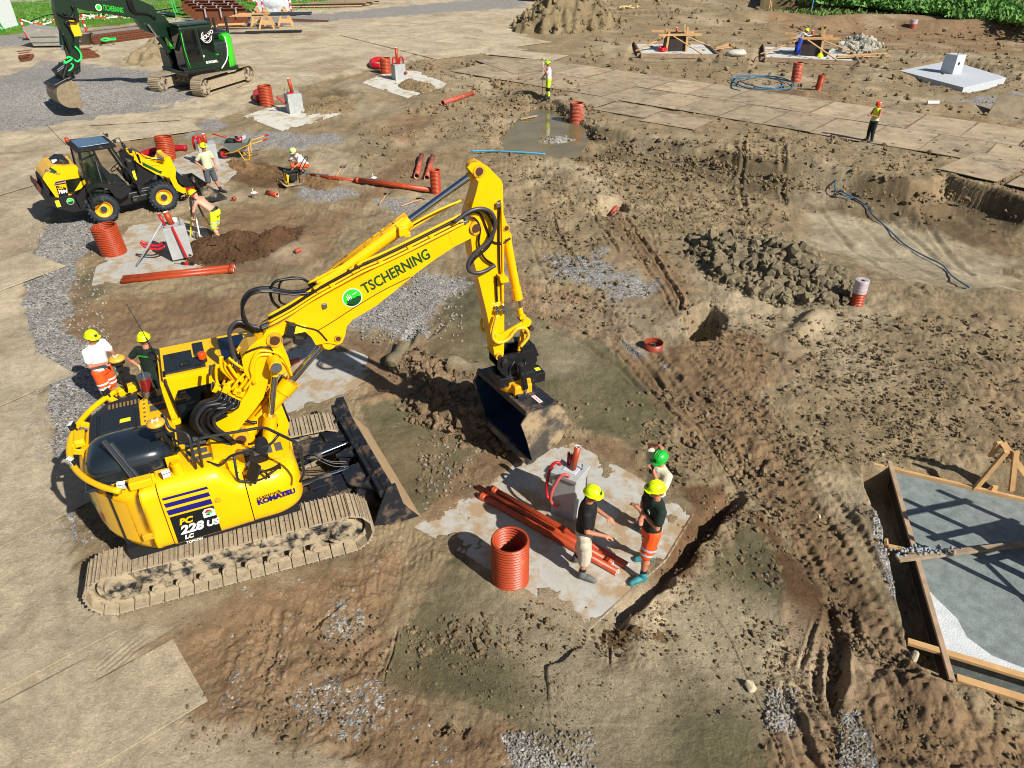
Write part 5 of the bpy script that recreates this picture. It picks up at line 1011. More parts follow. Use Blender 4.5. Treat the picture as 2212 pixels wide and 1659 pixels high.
# ---- timber helpers
def plank(a, b, w=.1, h=.025, m=TIMB, root=None, nm='plank', up=(0, 0, 1)):
    a = Vector(a); b = Vector(b); mb = MB(frame((a+b)/2, b-a, up)); mb.box((0, 0, 0), ((b-a).length, w, h)); return mb.build(nm, m, root, bev=.004)
def formwork(label, cpx, cpy, half, rz, h=1.7, dz=.1, pw=.85):
    c = gp(cpx, cpy); t = thing('column_formwork', label, 'formwork', c+Vector((0, 0, dz)), rz, 'boarded column forms with timber braces')
    mb = MB(); mb.box((0, 0, -.02), (half*2-.1, half*2-.1, .10)); mb.build('fresh_concrete', mat('wet_slab', 'c2c3be', .8, noise=.15, dirt=.15), t)
    for s in (-1, 1):
        plank((-half-.2, s*half, .05), (half+.2, s*half, .05), .06, .22, TIMG, t, 'edge_board'); plank((s*half, -half-.2, .06), (s*half, half+.2, .06), .06, .22, TIMG, t, 'edge_board')
    mb = MB(); mb.box((0, 0, h/2), (pw, pw, h-.1), taper=(.92, .92)); mb.build('form_panel', FORM, t, bev=.01)
    for s in (-1, 1):
        for q in (-1, 1): plank((s*pw*.55, q*pw*.6, .02), (s*pw*.48, q*pw*.55, h+.2+.12*s), .09, .05, TIMB, t, 'upright', up=(0, 1, 0))
        plank((-.9*s, -s*pw*.6, h*.9), (1.1*s, -s*pw*.6, h*.95), .05, .12, TIMB, t, 'cross_board'); plank((s*.4, s*.1, h*.8), (s*half*1.0, s*.6, .15), .09, .04, TIMB, t, 'brace')
    plank((-.2, -.6, h*.85), (1.0, -half*1.02, .15), .09, .04, TIMB, t, 'brace'); plank((-.5, -.1, h*.8), (-half*1.1, -.8, .1), .09, .04, TIMB, t, 'brace')
    o = stub(t, (0, 0, h-.1), (0, 0, h+.22), .06); return t
f1 = formwork('boarded column form with a red hose coil, left one of two far forms', 1457, 112, 1.75, R(-3), h=1.0); f2 = formwork('boarded column form where a worker bends over, blue jacket hanging on it', 1745, 122, 1.85, R(-15), h=1.0)
def coil(name, label, cat, c, r, tr, turns, m, flat=.35, n=9):
    pts = [(c[0]+(r-.02*(k % n))*math.cos(2*math.pi*k/n), c[1]+(r*.8+.03*math.sin(k))*math.sin(2*math.pi*k/n), c[2]+tr+tr*1.6*(k/n)*flat*1.5) for k in range(int(turns*n))]
    mb = MB(); mb.tube(bez(pts, 4), tr, 10); o = mb.build(name, m, None); tag(o, label, cat); return o
c = f1.location+Vector((-1.1, -.7, .03)); coil('hose_coil', 'bright red hose coil lying on the left far form slab', 'hose', c, .38, .06, 4.5, mat('bright_red', 'c00a20', .4))
# ---- the near form at the right edge
zt = -.12
NF = [at(1905, 1000, zt+.05), at(2048, 1462, zt+.05)]
t = thing('slab_formwork', 'timber edged slab form filled with wet grey concrete at the right edge', 'formwork', (0, 0, 0))
A = at(1916, 1000, 0); B = at(2046, 1462, 0); u = (B-A).normalized(); v = Vector((-u.y, u.x, 0)); v = v if v.x > 0 else -v
def nf(s, w_, z=0): return A+u*s+v*w_+Vector((0, 0, z))
L_ = (B-A).length
b1 = MB(); b1.bar(nf(-.05, .05, .0), nf(L_+.03, .05, .0), .08, .05); b1.build('edge_beam', mat('form_timber', 'a98f74', .75, noise=.2, nscale=5, dirt=.25, dcol='8d8a82'), t, bev=.006)
b1 = MB(); b1.bar(nf(0, .09, -.2), nf(L_, .09, -.2), .022, .38); b1.build('form_ply', mat('form_brown', '2e2620', .7, noise=.2, dirt=.3, dcol='9a9a92'), t)
C0 = at(2212, 1093, 0); L2 = 5.5
v2 = (at(2212, 1085, 0)-at(1925, 1018, 0)); v2 = Vector((v2.x, v2.y, 0)).normalized()
def nf2(s, w_, z=0): return A+u*s+v2*w_+Vector((0, 0, z))
b1 = MB(); b1.bar(nf2(.12, -.28, -.04), nf2(.12, 5, -.04), .06, .09); b1.build('end_beam', TIMB, t, bev=.005)
b1 = MB(); b1.bar(nf2(L_-.45, -.42, -.02), nf2(L_-.45, 5, -.02), .10, .06); b1.build('end_beam', TIMB, t, bev=.005)
b1 = MB(); b1.bar(nf2(L_-.08, .15, -.05), nf2(L_-.08, 5, -.05), .12, .05); b1.build('end_beam', TIMB, t, bev=.005)
WETC = mat('wet_concrete', '7c8482', .55, noise=.22, nscale=7, dirt=.2, dcol='8e9492', dscale=1.1, bump=.35, bscale=30)
q = [nf2(.16, .10), nf2(.16, 5), nf2(L_-.5, 5), nf2(L_-.5, .10)]
b1 = MB(); b1.add([(p.x, p.y, -.06) for p in q]+[(p.x, p.y, -.45) for p in q], [(0, 1, 2, 3), (7, 6, 5, 4), (0, 4, 5, 1), (1, 5, 6, 2), (2, 6, 7, 3), (3, 7, 4, 0)]); b1.build('concrete_fill', WETC, t)
pp = [nf2(L_-.5-d, w_) for d, w_ in ((0, .10), (.55, .10), (1.2, .11), (1.05, .2), (.75, .42), (.42, .48), (.2, .75), (.12, 1.3), (.0, 1.9))]
b1 = MB(); b1.add([(p.x, p.y, -.054) for p in pp], [tuple(range(len(pp)))]); b1.build('dried_patch', mat('dried_concrete', 'c6cacb', .8, noise=.1, bump=.5), t)
# screed boards and posts
b1 = MB(); a_ = at(1940, 1208, .04); b_ = at(2300, 1164, .04); b1.bar(a_, b_, .11, .05); b1.build('screed_board', TIMG, t, bev=.005)
b1 = MB(); b1.bar(at(1918, 1180, .02), at(1992, 1196, .02), .08, .05); b1.build('short_board', TIMB, t, bev=.004)
b1 = MB(); b1.bar(at(1917, 1200, -.2), at(1914, 1165, .12), .07, .05); b1.build('peg', TIMB, t, bev=.004)
b1 = MB()
rr = random.Random(2)
for k in range(60): p = at(1955+rr.gauss(20, 22)+(0 if k % 3 else 50), 1188+rr.gauss(0, 5), .075); b1.ball(p, .014+.022*rr.random(), 6, 4)
tag(b1.build('concrete_splatter', mat('splatter', '8e969c', .9), t), kind='stuff')
tag(t, None)
# braces of the timber trestle at the right edge
t = thing('timber_trestle', 'crossed timber props at the far corner of the near slab form', 'trestle', nf2(-.1, 2.3))
o_ = t.location
def rel(px, py, z): return at(px, py, z)-o_
for a, b, za, zb in (((2103, 1060), (2175, 975), -.1, 1.0), ((2165, 955), (2230, 1045), 1.05, .2), ((2140, 985), (2160, 955), .6, 1.05), ((2185, 1060), (2195, 975), -.1, .95), ((2140, 1068), (2150, 1050), -.1, .1)):
    plank(rel(*a, za), rel(*b, zb), .10, .05, TIMB, t, 'prop', up=(0, 1, 0))
# tall column form just outside the right edge: throws the ladder shaped shadows on the concrete
cf = nf2(2.0, 3.35); t = thing('column_formwork', 'tall braced form on the wet near slab at the right edge', 'formwork', cf, R(18))
mb = MB(); mb.box((0, 0, .7), (.8, .8, 1.5), taper=(.95, .95)); mb.build('form_panel', FORM, t, bev=.01)
for x, y in ((-.5, -.6), (.3, -.6), (-.5, .5), (.3, .5), (-1.3, -.2), (-1.2, .6)): plank((x, y, -.2), (x*.98, y, 2.2), .1, .05, TIMB, t, 'upright', up=(0, 1, 0))
for z in (.7, 1.3, 1.9): plank((-.6, -.62, z), (.5, -.62, z), .04, .1, TIMB, t, 'cross_board'); plank((-1.35, .55, z), (.4, .55, z-.1), .04, .1, TIMB, t, 'cross_board')
plank((-.5, -.6, 1.9), (-1.9, -1.6, 0), .1, .04, TIMB, t, 'brace')
# ================= steel plate road =================
PLM = bpy.data.materials.new('steel_road_plate'); PLM.use_nodes = True
def plate_mat(m, base, dark, rust, dirt, edge='75604a'):
    t = m.node_tree; N = t.nodes; L = t.links; b = N['Principled BSDF']; b.inputs['Roughness'].default_value = .8; b.inputs['Specular IOR Level'].default_value = .25
    oi = N.new('ShaderNodeObjectInfo'); tc = N.new('ShaderNodeTexCoord'); ad = N.new('ShaderNodeVectorMath'); sc = N.new('ShaderNodeVectorMath'); sc.operation = 'SCALE'; sc.inputs['Scale'].default_value = 60
    cb = N.new('ShaderNodeCombineXYZ'); L.new(oi.outputs['Random'], cb.inputs[0]); L.new(oi.outputs['Random'], cb.inputs[1]); L.new(cb.outputs[0], sc.inputs[0]); L.new(tc.outputs['Object'], ad.inputs[0]); L.new(sc.outputs[0], ad.inputs[1])
    def ns(s, d=7, r=.62): n = N.new('ShaderNodeTexNoise'); n.inputs['Scale'].default_value = s; n.inputs['Detail'].default_value = d; n.inputs['Roughness'].default_value = r; L.new(ad.outputs[0], n.inputs['Vector']); return n.outputs['Fac']
    def mr(x, a, c): n = N.new('ShaderNodeMapRange'); L.new(x, n.inputs[0]); n.inputs[1].default_value = a; n.inputs[2].default_value = c; return n.outputs[0]
    def mx(f, a, c):
        n = N.new('ShaderNodeMix'); n.data_type = 'RGBA'; L.new(f, n.inputs[0])
        for i, x in ((6, a), (7, c)):
            if isinstance(x, str): n.inputs[i].default_value = lin(x)
            else: L.new(x, n.inputs[i])
        return n.outputs[2]
    c = mx(mr(ns(.5), .42, .66), base, dark); c = mx(mr(ns(.8, 8, .7), .52, .72), c, rust); c = mx(mr(ns(1.3, 9, .72), .40, .62), c, dirt)
    sp2 = N.new('ShaderNodeSeparateXYZ'); L.new(tc.outputs['Generated'], sp2.inputs[0]); ee = []
    for i in (0, 1):
        n1 = N.new('ShaderNodeMath'); n1.operation = 'SUBTRACT'; L.new(sp2.outputs[i], n1.inputs[0]); n1.inputs[1].default_value = .5; n2 = N.new('ShaderNodeMath'); n2.operation = 'ABSOLUTE'; L.new(n1.outputs[0], n2.inputs[0]); ee.append(n2.outputs[0])
    n3 = N.new('ShaderNodeMath'); n3.operation = 'MAXIMUM'; L.new(ee[0], n3.inputs[0]); L.new(ee[1], n3.inputs[1])
    n4 = N.new('ShaderNodeMath'); n4.operation = 'MULTIPLY'; L.new(mr(n3.outputs[0], .475, .496), n4.inputs[0]); L.new(mr(ns(2.2), .3, .55), n4.inputs[1]); c = mx(n4.outputs[0], c, edge)
    hs = N.new('ShaderNodeHueSaturation'); rv = N.new('ShaderNodeMapRange'); L.new(oi.outputs['Random'], rv.inputs[0]); rv.inputs[3].default_value = .82; rv.inputs[4].default_value = 1.1; L.new(rv.outputs[0], hs.inputs['Value']); L.new(c, hs.inputs['Color']); L.new(hs.outputs[0], b.inputs['Base Color'])
    bp_ = N.new('ShaderNodeBump'); bp_.inputs['Strength'].default_value = .4; bp_.inputs['Distance'].default_value = .03; L.new(ns(14), bp_.inputs['Height']); L.new(bp_.outputs[0], b.inputs['Normal'])
plate_mat(PLM, 'a6947a', '736a5e', '8d6748', 'b3a286')
PLS = soil_mat('sandy_plate', tuple(C_SAND), 0.)
RD = R(-40.5); RU = Vector((math.cos(RD), math.sin(RD), 0)); RV = Vector((-RU.y, RU.x, 0)); 
PLN = [0]
def road_plate(c, rz, L, W_, label, group, m=PLM, tz=0., top=.03, tilt=(0, 0), hole=True):
    g = c.copy(); g.z = top+tz
    mb = MB(); mb.box((0, 0, -.01), (L, W_, .022)); o = mb.build('steel_plate', m); o.location = g; o.rotation_euler = (tilt[0], tilt[1], rz); tag(o, label, 'plate', group); PLN[0] += 1
    cx, sx = math.cos(rz), math.sin(rz); q = [(c.x+a*L/2*cx-b*W_/2*sx, c.y+a*L/2*sx+b*W_/2*cx) for a, b in ((-1, -1), (1, -1), (1, 1), (-1, 1))]; PLATES.append((q, g.z-.02))
    if hole:
        for k in (-1, 1): h = MB(); h.box((0, k*W_*.36, .0035), (.16, .07, .004)); h.build('lifting_slot', BLKM, o)
    return o
rp_ = random.Random(11)
GR = 'steel plates of the haul road'
for r_, nn in ((0, 36.35), (1, 40.1)):
    for k in range(20):
        s = -36.5+k*2.42+(r_*.9); c = RU*s+RV*(nn+1.87); c = RU*(s+1.2)+RV*(nn+1.87)+Vector((rp_.uniform(-.04, .04), rp_.uniform(-.06, .06), 0))
        lb = ('steel road plate in the row along the pit edge' if r_ == 0 else 'steel road plate in the row farther from the pit')
        road_plate(c, RD+R(rp_.uniform(-.8, .8)), 2.405, 3.74, lb+' of the haul road', GR, top=.03+rp_.uniform(0, .012))
road_plate(at(1262, 217)+Vector((0, 0, 0)), RD+R(2), 3.3, 2.4, 'pale steel plate laid askew just right of the surveyor\'s feet', GR, top=.05)
road_plate(at(1358, 238)+Vector((0, 0, 0)), RD+R(2), 3.2, 2.4, 'pale steel plate second from the surveyor in the extra row at the pit', GR, top=.05)
road_plate(at(1462, 262)+Vector((0, 0, 0)), RD+R(3), 3.0, 2.4, 'brownish steel plate third from the surveyor in the extra row at the pit', GR, top=.05)
road_plate(gp(2140, 372)*0+Vector((19.7, 30.1, 0)), R(-50), 2.3, 3.9, 'pale steel plate jutting out over the pit edge at the right side', GR, top=.07)
road_plate(Vector((21.4, 28.2, 0)), R(-48), 2.3, 3.9, 'steel plate behind the jutting one at the right photo edge', GR, top=.06)
road_plate(at(2205, 238, .4), R(-42), 2.6, 1.6, 'steel plate propped up on edge at the right photo edge', GR, top=.45, tilt=(R(40), 0))
c0 = Vector((-8.2, 61.5, 0)); D2 = R(-52); u2 = Vector((math.cos(D2), math.sin(D2), 0)); v2_ = Vector((-u2.y, u2.x, 0))
for i in range(6):
    for j in range(3):
        if (i, j) in ((0, 2), (5, 2)): continue
        c = Vector((-11.6, 68.5, 0))+u2*(i*2.5+j*.8)+v2_*(j*3.9-1.0); road_plate(c, D2+R(rp_.uniform(-1.5, 1.5)), 2.48, 3.88, 'sand covered steel plate in the wide far part of the haul road', 'plates in the far wide part', m=PLS, top=.03+rp_.uniform(0, .012), hole=False)
road_plate(Vector((1.2, 57.4, 0)), R(-30), 5.2, 2.6, 'large pale plate lying across the others by the earth mound', GR, m=PLS, top=.07)
road_plate(Vector((-.2, 53.3, 0)), R(-62), 6.0, 2.4, 'plate turned diagonally where the haul road bends', GR, m=PLM, top=.055)
for px, py, rz, L, W_, lb in ((215, 1560, 41, 2.4, 1.3, 'sand covered plate at the bottom left, tread marks across it'), (20, 1610, 41, 2.2, 1.4, 'sand covered plate in the bottom left corner'), (30, 1400, 41, 2.6, 1.4, 'sand covered plate at the left edge beside the near track'),
    (15, 1110, 50, 2.6, 1.7, 'sand covered plate left of the excavator\'s tail'), (-25, 850, 55, 3.0, 1.6, 'sand covered plate between the gravel strip and the left edge'), (-30, 610, 60, 3.6, 2.0, 'sand covered plate left of the gravel strip, below the loader'), (30, 395, 62, 4.2, 2.2, 'sand covered plate left of the loader\'s tail'), (300, 256, 15, 4.2, 2.1, 'pale plate with a dark front edge between loader and green excavator'), (330, 285, 35, 4.0, 2.2, 'pale plate behind the loader\'s cab'), (690, 1640, 62, .1, .1, '')):
    if L > 1: road_plate(gp(px, py), R(rz), L, W_, lb, 'sand covered plates at the left', m=PLS, top=.014+PLN[0]*.0035-.20 if py > 300 else .05, hole=False)
# puddle
wp = W([(1050, 285), (1110, 262), (1140, 215), (1200, 232), (1262, 258), (1270, 300), (1250, 328), (1180, 340), (1090, 334), (1050, 318)])
WAT = mat('muddy_water', '75694c', .09, spec=.22, noise=.25, nscale=.6); mb = MB(); mb.add([(x, y, 0) for x, y in wp], [tuple(range(len(wp)))]); o = mb.build('puddle', WAT); o.location.z = hz(*at(1150, 300)[:2])+.10; tag(o, 'brown muddy puddle in the pit', None, None, 'structure'); WZ = o.location.z
# ================= people =================
SKIN = mat('skin', 'b9785a', .55, noise=.06, nscale=8); SKINP = mat('pale_skin', 'cf9a80', .55, noise=.05)
HIV = mat('hi_vis_yellow', 'd6f000', .45); HIVO = mat('hi_vis_orange', 'f2571a', .6, bump=.55, bscale=11, noise=.05); HIVV = mat('hi_vis_cloth', 'd8ee1a', .7, bump=.55, bscale=11, noise=.06)
REFL = mat('reflective_band', 'b9bec2', .4); TBLK = mat('black_cloth', '0c0d10', .8, bump=.55, bscale=11, noise=.2); TGRN = mat('dark_green_cloth', '10241a', .85, bump=.55, bscale=11, noise=.15)
TWHT = mat('white_cloth', 'dfe0e2', .8, bump=.55, bscale=11, noise=.04); TCRM = mat('cream_cloth', 'c9c8ae', .85, bump=.55, bscale=11, noise=.05); SCRM = mat('beige_cloth', 'c2b8a4', .85, bump=.55, bscale=11, noise=.12, nscale=12)
TGRY = mat('grey_cloth', '4d5054', .85, bump=.55, bscale=11, noise=.1); HAIRM = mat('short_hair', '2a2019', .8); BOOT = mat('grey_boot', '5a605e', .7, noise=.2); BOOTT = mat('teal_boot', '2f7f86', .6, noise=.2, dirt=.2); SOCK = mat('dark_sock', '15161a', .9)
def fuse(o, v=.011, it=3):
    r = o.modifiers.new('fuse', 'REMESH'); r.mode = 'VOXEL'; r.voxel_size = v; r.use_smooth_shade = True
    s = o.modifiers.new('smooth', 'SMOOTH'); s.iterations = it; s.factor = .5; return o
def ring_loft(mb, rings, n=16):
    """rings: (centre, half width y, half depth x, tilt about y)"""
    rows = []
    for c, ry, rx, tl in rings:
        c = Vector(c); rows.append([tuple(c+Vector((rx*math.cos(a)*math.cos(tl), ry*math.sin(a), -rx*math.cos(a)*math.sin(tl)))) for a in [2*math.pi*k/n for k in range(n)]])
    k = len(mb.v); mb.grid(rows, closed=True); mb.add(rows[0], [tuple(range(n-1, -1, -1))], True); mb.add(rows[-1], [tuple(range(n))], True)
def limb(mb, pts, rs, n=10):
    P = []; Q = []
    for i in range(len(pts)-1):
        for k in range(4): t = k/4; P.append(Vector(pts[i]).lerp(Vector(pts[i+1]), t)); Q.append(rs[i]*(1-t)+rs[i+1]*t)
    P.append(Vector(pts[-1])); Q.append(rs[-1]); mb.tube(P, 0, n, True, Q)
    mb.ball(pts[0], rs[0], 10, 6); mb.ball(pts[-1], rs[-1], 10, 6)
    for p, r in zip(pts[1:-1], rs[1:-1]): mb.ball(p, r*1.01, 10, 6)
def person(label, loc, heading, H=1.8, lean=0, head_dir=(1, 0, 0), hip=None, chest=None, arms=None, legs=None, shirt=TBLK, sleeve=.55, shorts=SCRM, cut='short', boots=BOOT, helmet=HIV, skin=SKIN, bands=None, emblemb=None, vest=False, group=None, muffs=False, eyes=True, knee_pockets=False):
    k = H/1.8; t = thing('person', label, 'person', loc, heading, group); t.scale = (k*1.1, k*1.14, k)
    hp = Vector(hip or (0, 0, .94)); L = lean
    up = Vector((math.sin(L), 0, math.cos(L))); fw = Vector((math.cos(L), 0, -math.sin(L)))
    ch = Vector(chest) if chest else hp+up*.42; up = (ch-hp).normalized(); fw = Vector((up.z, 0, -up.x)); tl = math.atan2(up.x, up.z)
    nk = ch+up*.16; hd = nk+up*.06+Vector(head_dir).normalized()*.03+Vector((0, 0, .10))
    sh = {s: ch+up*.07+Vector((0, s*.185, 0)) for s in (1, -1)}
    hj = {s: hp+Vector((0, s*.095, -.02)) for s in (1, -1)}
    arms = arms or {}; legs = legs or {}
    A = {}
    for s in (1, -1):
        e, h = arms.get(s, ((.03, s*.28, -.28), (.10, s*.26, -.52)))
        A[s] = (sh[s], ch+up*.07+Vector(e), ch+up*.07+Vector(h))
    Lg = {}
    for s in (1, -1):
        kn, an = legs.get(s, ((.03, s*.11, .50), (0, s*.13, .09))); Lg[s] = (hj[s], Vector(kn), Vector(an))
    mb = MB()
    ring_loft(mb, [(hp-up*.05, .14, .10, tl), (hp+up*.06, .145, .105, tl), (hp+up*.2, .13, .095, tl), (ch-up*.06, .15, .11, tl), (ch+up*.05, .165, .105, tl), (nk-up*.03, .08, .07, tl)])
    limb(mb, [ch+up*.05, nk, hd-Vector((0, 0, .06))], [.07, .055, .055])
    hv = Vector(head_dir).normalized(); HM = frame(hd, hv)
    mb.ball((0, 0, 0), .1, 14, 10, (.98, .78, 1.18), M=HM); mb.ball((.05, 0, -.06), .055, 10, 8, (1, .9, 1), M=HM)
    mb.ball((.105, 0, -.015), .017, 8, 6, (1.1, .8, 1.5), M=HM); [mb.ball((-.005, s*.08, -.01), .025, 8, 6, (.8, .4, 1.2), M=HM) for s in (1, -1)]
    mb.ball((.088, 0, -.062), .02, 8, 5, (.7, 1.3, .45), M=HM)
    for s in (1, -1):
        S, E_, Hn = A[s]; limb(mb, [ch+up*.06+Vector((0, s*.1, 0)), S, E_, Hn], [.07, .056, .04, .028])
        d = (Hn-E_).normalized(); side = d.cross(Vector((0, 0, 1))); side = side.normalized() if side.length > .1 else Vector((0, 1, 0)); n2 = side.cross(d)
        palm = Hn+d*.05; limb(mb, [Hn, palm], [.027, .032])
        for f in range(4):
            o_ = side*(.026-.0175*f); l = (.065, .075, .07, .055)[f]; a = palm+d*.02+o_; b = a+d*l*.55-n2*.012; c = b+d*l*.4-n2*.035; limb(mb, [a, b, c], [.0105, .0098, .009], 6)
        a = Hn+d*.02+side*.03; limb(mb, [a, a+side*.025+d*.03-n2*.01, a+side*.03+d*.06-n2*.02], [.012, .011, .010], 6)
    for s in (1, -1):
        a, b, c = Lg[s]; limb(mb, [a, b, c], [.085, .058, .04]); mid = b.lerp(c, .35)+(Vector((-.015, 0, 0))); mb.ball(mid, .058, 10, 8)
    fuse(mb.build('body', skin, t), .0105, 3)
    if eyes:
        mb = MB(HM)
        for s in (1, -1): mb.ball((.092, s*.03, .012), .011, 8, 6)
        mb.build('eyes', BLKM, t)
    mb = MB(HM)
    rows = [(math.sin(a)*.098, math.cos(a)*.118) for a in [R(8)+R(97)*j/8 for j in range(9)]]; mb.lathe([(max(r, .001)*1.02, z*1.03-.0) for r, z in rows][::-1], 18, M=Matrix.Translation((-.016, 0, .0)) @ Matrix.Diagonal((1.02, .84, 1, 1))); mb.build('hair', HAIRM, t)
    if shirt:
        mb = MB(); rg = [(hp-up*.07, .178, .13, tl), (hp+up*.08, .17, .132, tl), (hp+up*.22, .165, .128, tl), (ch-up*.06, .178, .132, tl), (ch+up*.03, .188, .125, tl), (ch+up*.10, .15, .10, tl), (nk-up*.015, .075, .07, tl)]
        ring_loft(mb, rg)
        if not vest:
            for s in (1, -1):
                S, E_, Hn = A[s]; e2 = S.lerp(E_, sleeve/.55*.62) if sleeve < .8 else Hn.lerp(E_, .1); q = [ch+up*.06+Vector((0, s*.1, 0)), S, e2] if sleeve < .8 else [ch+up*.06+Vector((0, s*.1, 0)), S, E_, e2]
                limb(mb, q, [.085, .075, .068] if sleeve < .8 else [.085, .075, .055, .045])
        so_ = fuse(mb.build('shirt' if not vest else 'vest', shirt, t), .012, 4)
        if vest:
            for z in (.02, .12): mb = MB(); c = hp+up*(z+.02); rows = [[tuple(c+up*q+Vector((rx*math.cos(a)*math.cos(tl), ry*math.sin(a), -rx*math.cos(a)*math.sin(tl)))) for a in [2*math.pi*j/20 for j in range(20)]] for q, ry, rx in ((0, .182, .141), (.05, .178, .14))]; mb.grid(rows, closed=True); mb.build('reflective_band', REFL, so_)
    # shorts or trousers
    mb = MB(); ring_loft(mb, [(hp+up*.05, .165, .125, tl), (hp-Vector((0, 0, .02)), .185, .135, 0), (hp-Vector((0, 0, .10)), .18, .13, 0)])
    for s in (1, -1):
        a, b, c = Lg[s]
        if cut == 'short': limb(mb, [a, a.lerp(b, .5), b.lerp(a, .02)], [.105, .10, .094])
        elif cut == 'long': limb(mb, [a, a.lerp(b, .5), b, b.lerp(c, .35)], [.11, .105, .098, .092])
        else: limb(mb, [a, b, c.lerp(b, .12)], [.105, .082, .062])
        if knee_pockets: mb.ball(a.lerp(b, .4)+Vector((0, s*.09, 0)), .06, 8, 6, (1.2, .5, 1.5))
    sho = fuse(mb.build('shorts' if cut != 'full' else 'trousers', shorts, t), .012, 3)
    if bands:
        for s in (1, -1):
            a, b, c = Lg[s]
            for f, r_ in ((.58, .108), (.80, .105)):
                p = a.lerp(b, f); q = a.lerp(b, f+.09); mb = MB(); mb.cyl(p, q, r_, 16, cap=False); mb.build('reflective_band', bands, sho)
    for s in (1, -1):
        a, b, c = Lg[s]; fd = Vector((1, s*.22, 0)).normalized(); c0 = Vector(c)
        mb = MB(); limb(mb, [c0+(b-c0).normalized()*.13, c0+(b-c0).normalized()*.02], [.047, .05]); mb.build('sock', SOCK, t)
        mb = MB(); limb(mb, [c0+Vector((0, 0, .05)), c0+Vector((-.01, 0, -.02))], [.056, .056]); limb(mb, [c0+Vector((-.02, 0, -.035)), c0+fd*.10+Vector((0, 0, -.03)), c0+fd*.18+Vector((0, 0, -.045))], [.05, .05, .038]); limb(mb, [c0+Vector((-.04, 0, -.06)), c0+fd*.19+Vector((0, 0, -.06))], [.035, .04])
        fuse(mb.build('boot', boots, t), .011, 2)
    if helmet:
        HB = HM @ Matrix.Translation((-.005, 0, .035)) @ Matrix.Rotation(R(-6), 4, 'Y'); mb = MB(HB); pr = [(.001, .118)]+[(.112*math.sin(a)**.9, .118*math.cos(a)) for a in [R(12)+R(78)*j/8 for j in range(9)]]+[(.119, -.006), (.121, -.014), (.108, -.014)]
        mb.lathe(pr[::-1], 24, M=Matrix.Diagonal((1.12, .95, 1, 1))); mb.prism([(.09+.075*math.cos(a)*.9, .10*math.sin(a)) for a in [-math.pi/2+math.pi*j/10 for j in range(11)]], -.016, -.006, M=Matrix(((1, 0, 0, 0), (0, 0, 1, 0), (0, 1, 0, 0), (0, 0, 0, 1))))
        for q in (-.03, 0, .03): mb.tube([(.105*math.sin(a), q, .114*math.cos(a)+.008) for a in [R(-60)+R(120)*j/8 for j in range(9)]], .007, 5)
        ho = mb.build('helmet', helmet, t)
        mb = MB(HB @ Matrix.Translation((.112, 0, .052)) @ Matrix.Rotation(R(62), 4, 'Y')); mb.box((0, 0, 0), (.05, .05, .012)); mb.build('helmet_badge', DGRN, ho)
        if muffs:
            for s in (1, -1): mb = MB(HM); mb.cyl((0, s*.08, -.0), (0, s*.125, -.0), .038, 14); mb.build('ear_muff', REDP, ho)
    return t, A, HM, ch, hp
G_ = 'workers on the building site'
# the three men on the near slab
t, A, HM, ch, hp = person('man in black T-shirt and beige knee shorts gesturing beside the orange pipes', (1.13, 8.16, .02), R(-12), 1.80, lean=.06, head_dir=(.9, -.25, -.25), shirt=TBLK, shorts=SCRM, cut='long', group=G_, knee_pockets=True,
    arms={-1: ((.02, -.24, -.29), (.26, -.22, -.34)), 1: ((.04, .25, -.28), (.26, .14, -.33))}, legs={-1: ((.04, -.11, .5), (.02, -.14, .09)), 1: ((-.02, .11, .5), (-.10, .14, .09))})
mb = MB(HM); mb.box((.098, 0, .012), (.012, .13, .03)); mb.build('sunglasses', BLKM, t, bev=.004)
t, A, HM, ch, hp = person('man in dark green T-shirt and orange shorts standing with crossed arms', (2.16, 8.16, .02), R(192), 1.86, lean=-.03, head_dir=(.95, -.15, -.15), shirt=TGRN, shorts=HIVO, cut='short', boots=BOOTT, bands=REFL, group=G_,
    arms={-1: ((.06, -.25, -.24), (.20, .04, -.20)), 1: ((.06, .25, -.24), (.21, -.05, -.14))}, legs={1: ((.08, .12, .5), (.10, .16, .09)), -1: ((-.05, -.11, .5), (-.12, -.15, .09))})
mb = MB(); mb.cyl(A[-1][2]*.55+A[-1][1]*.45, A[-1][2]*.72+A[-1][1]*.28, .04, 14); mb.build('wristband', REFL, t)
emblem(Matrix.Translation(ch+Vector((.131, .09, -.0))) @ Matrix.Rotation(R(90), 4, 'Y') @ Matrix.Rotation(R(90), 4, 'Z'), .035, t)
t, A, HM, ch, hp = person('man in cream polo and green helmet with a phone at his face, elbow raised', (2.36, 8.98, .02), R(208), 1.82, lean=-.02, head_dir=(.8, .25, -.45), shirt=TCRM, shorts=TGRY, cut='short', helmet=mat('green_helmet', '1fae3a', .3, coat=.3), group=G_,
    arms={1: ((.14, .26, -.22), (.20, .12, .10)), -1: ((-.05, -.30, .22), (-.02, -.12, .36))}, legs={1: ((.03, .11, .5), (.0, .15, .09)), -1: ((.0, -.11, .5), (-.05, -.15, .09))})
mb = MB(Matrix.Translation(t.matrix_basis @ (A[1][2]+Vector((.03, -.03, .06))))); mb.box((0, 0, 0), (.02, .07, .13), rot=(0, .3, .5)); tag(mb.build('phone', BLKM, None, bev=.005), 'dark phone held to the face of the green helmeted man', 'phone', 'phones in hands')
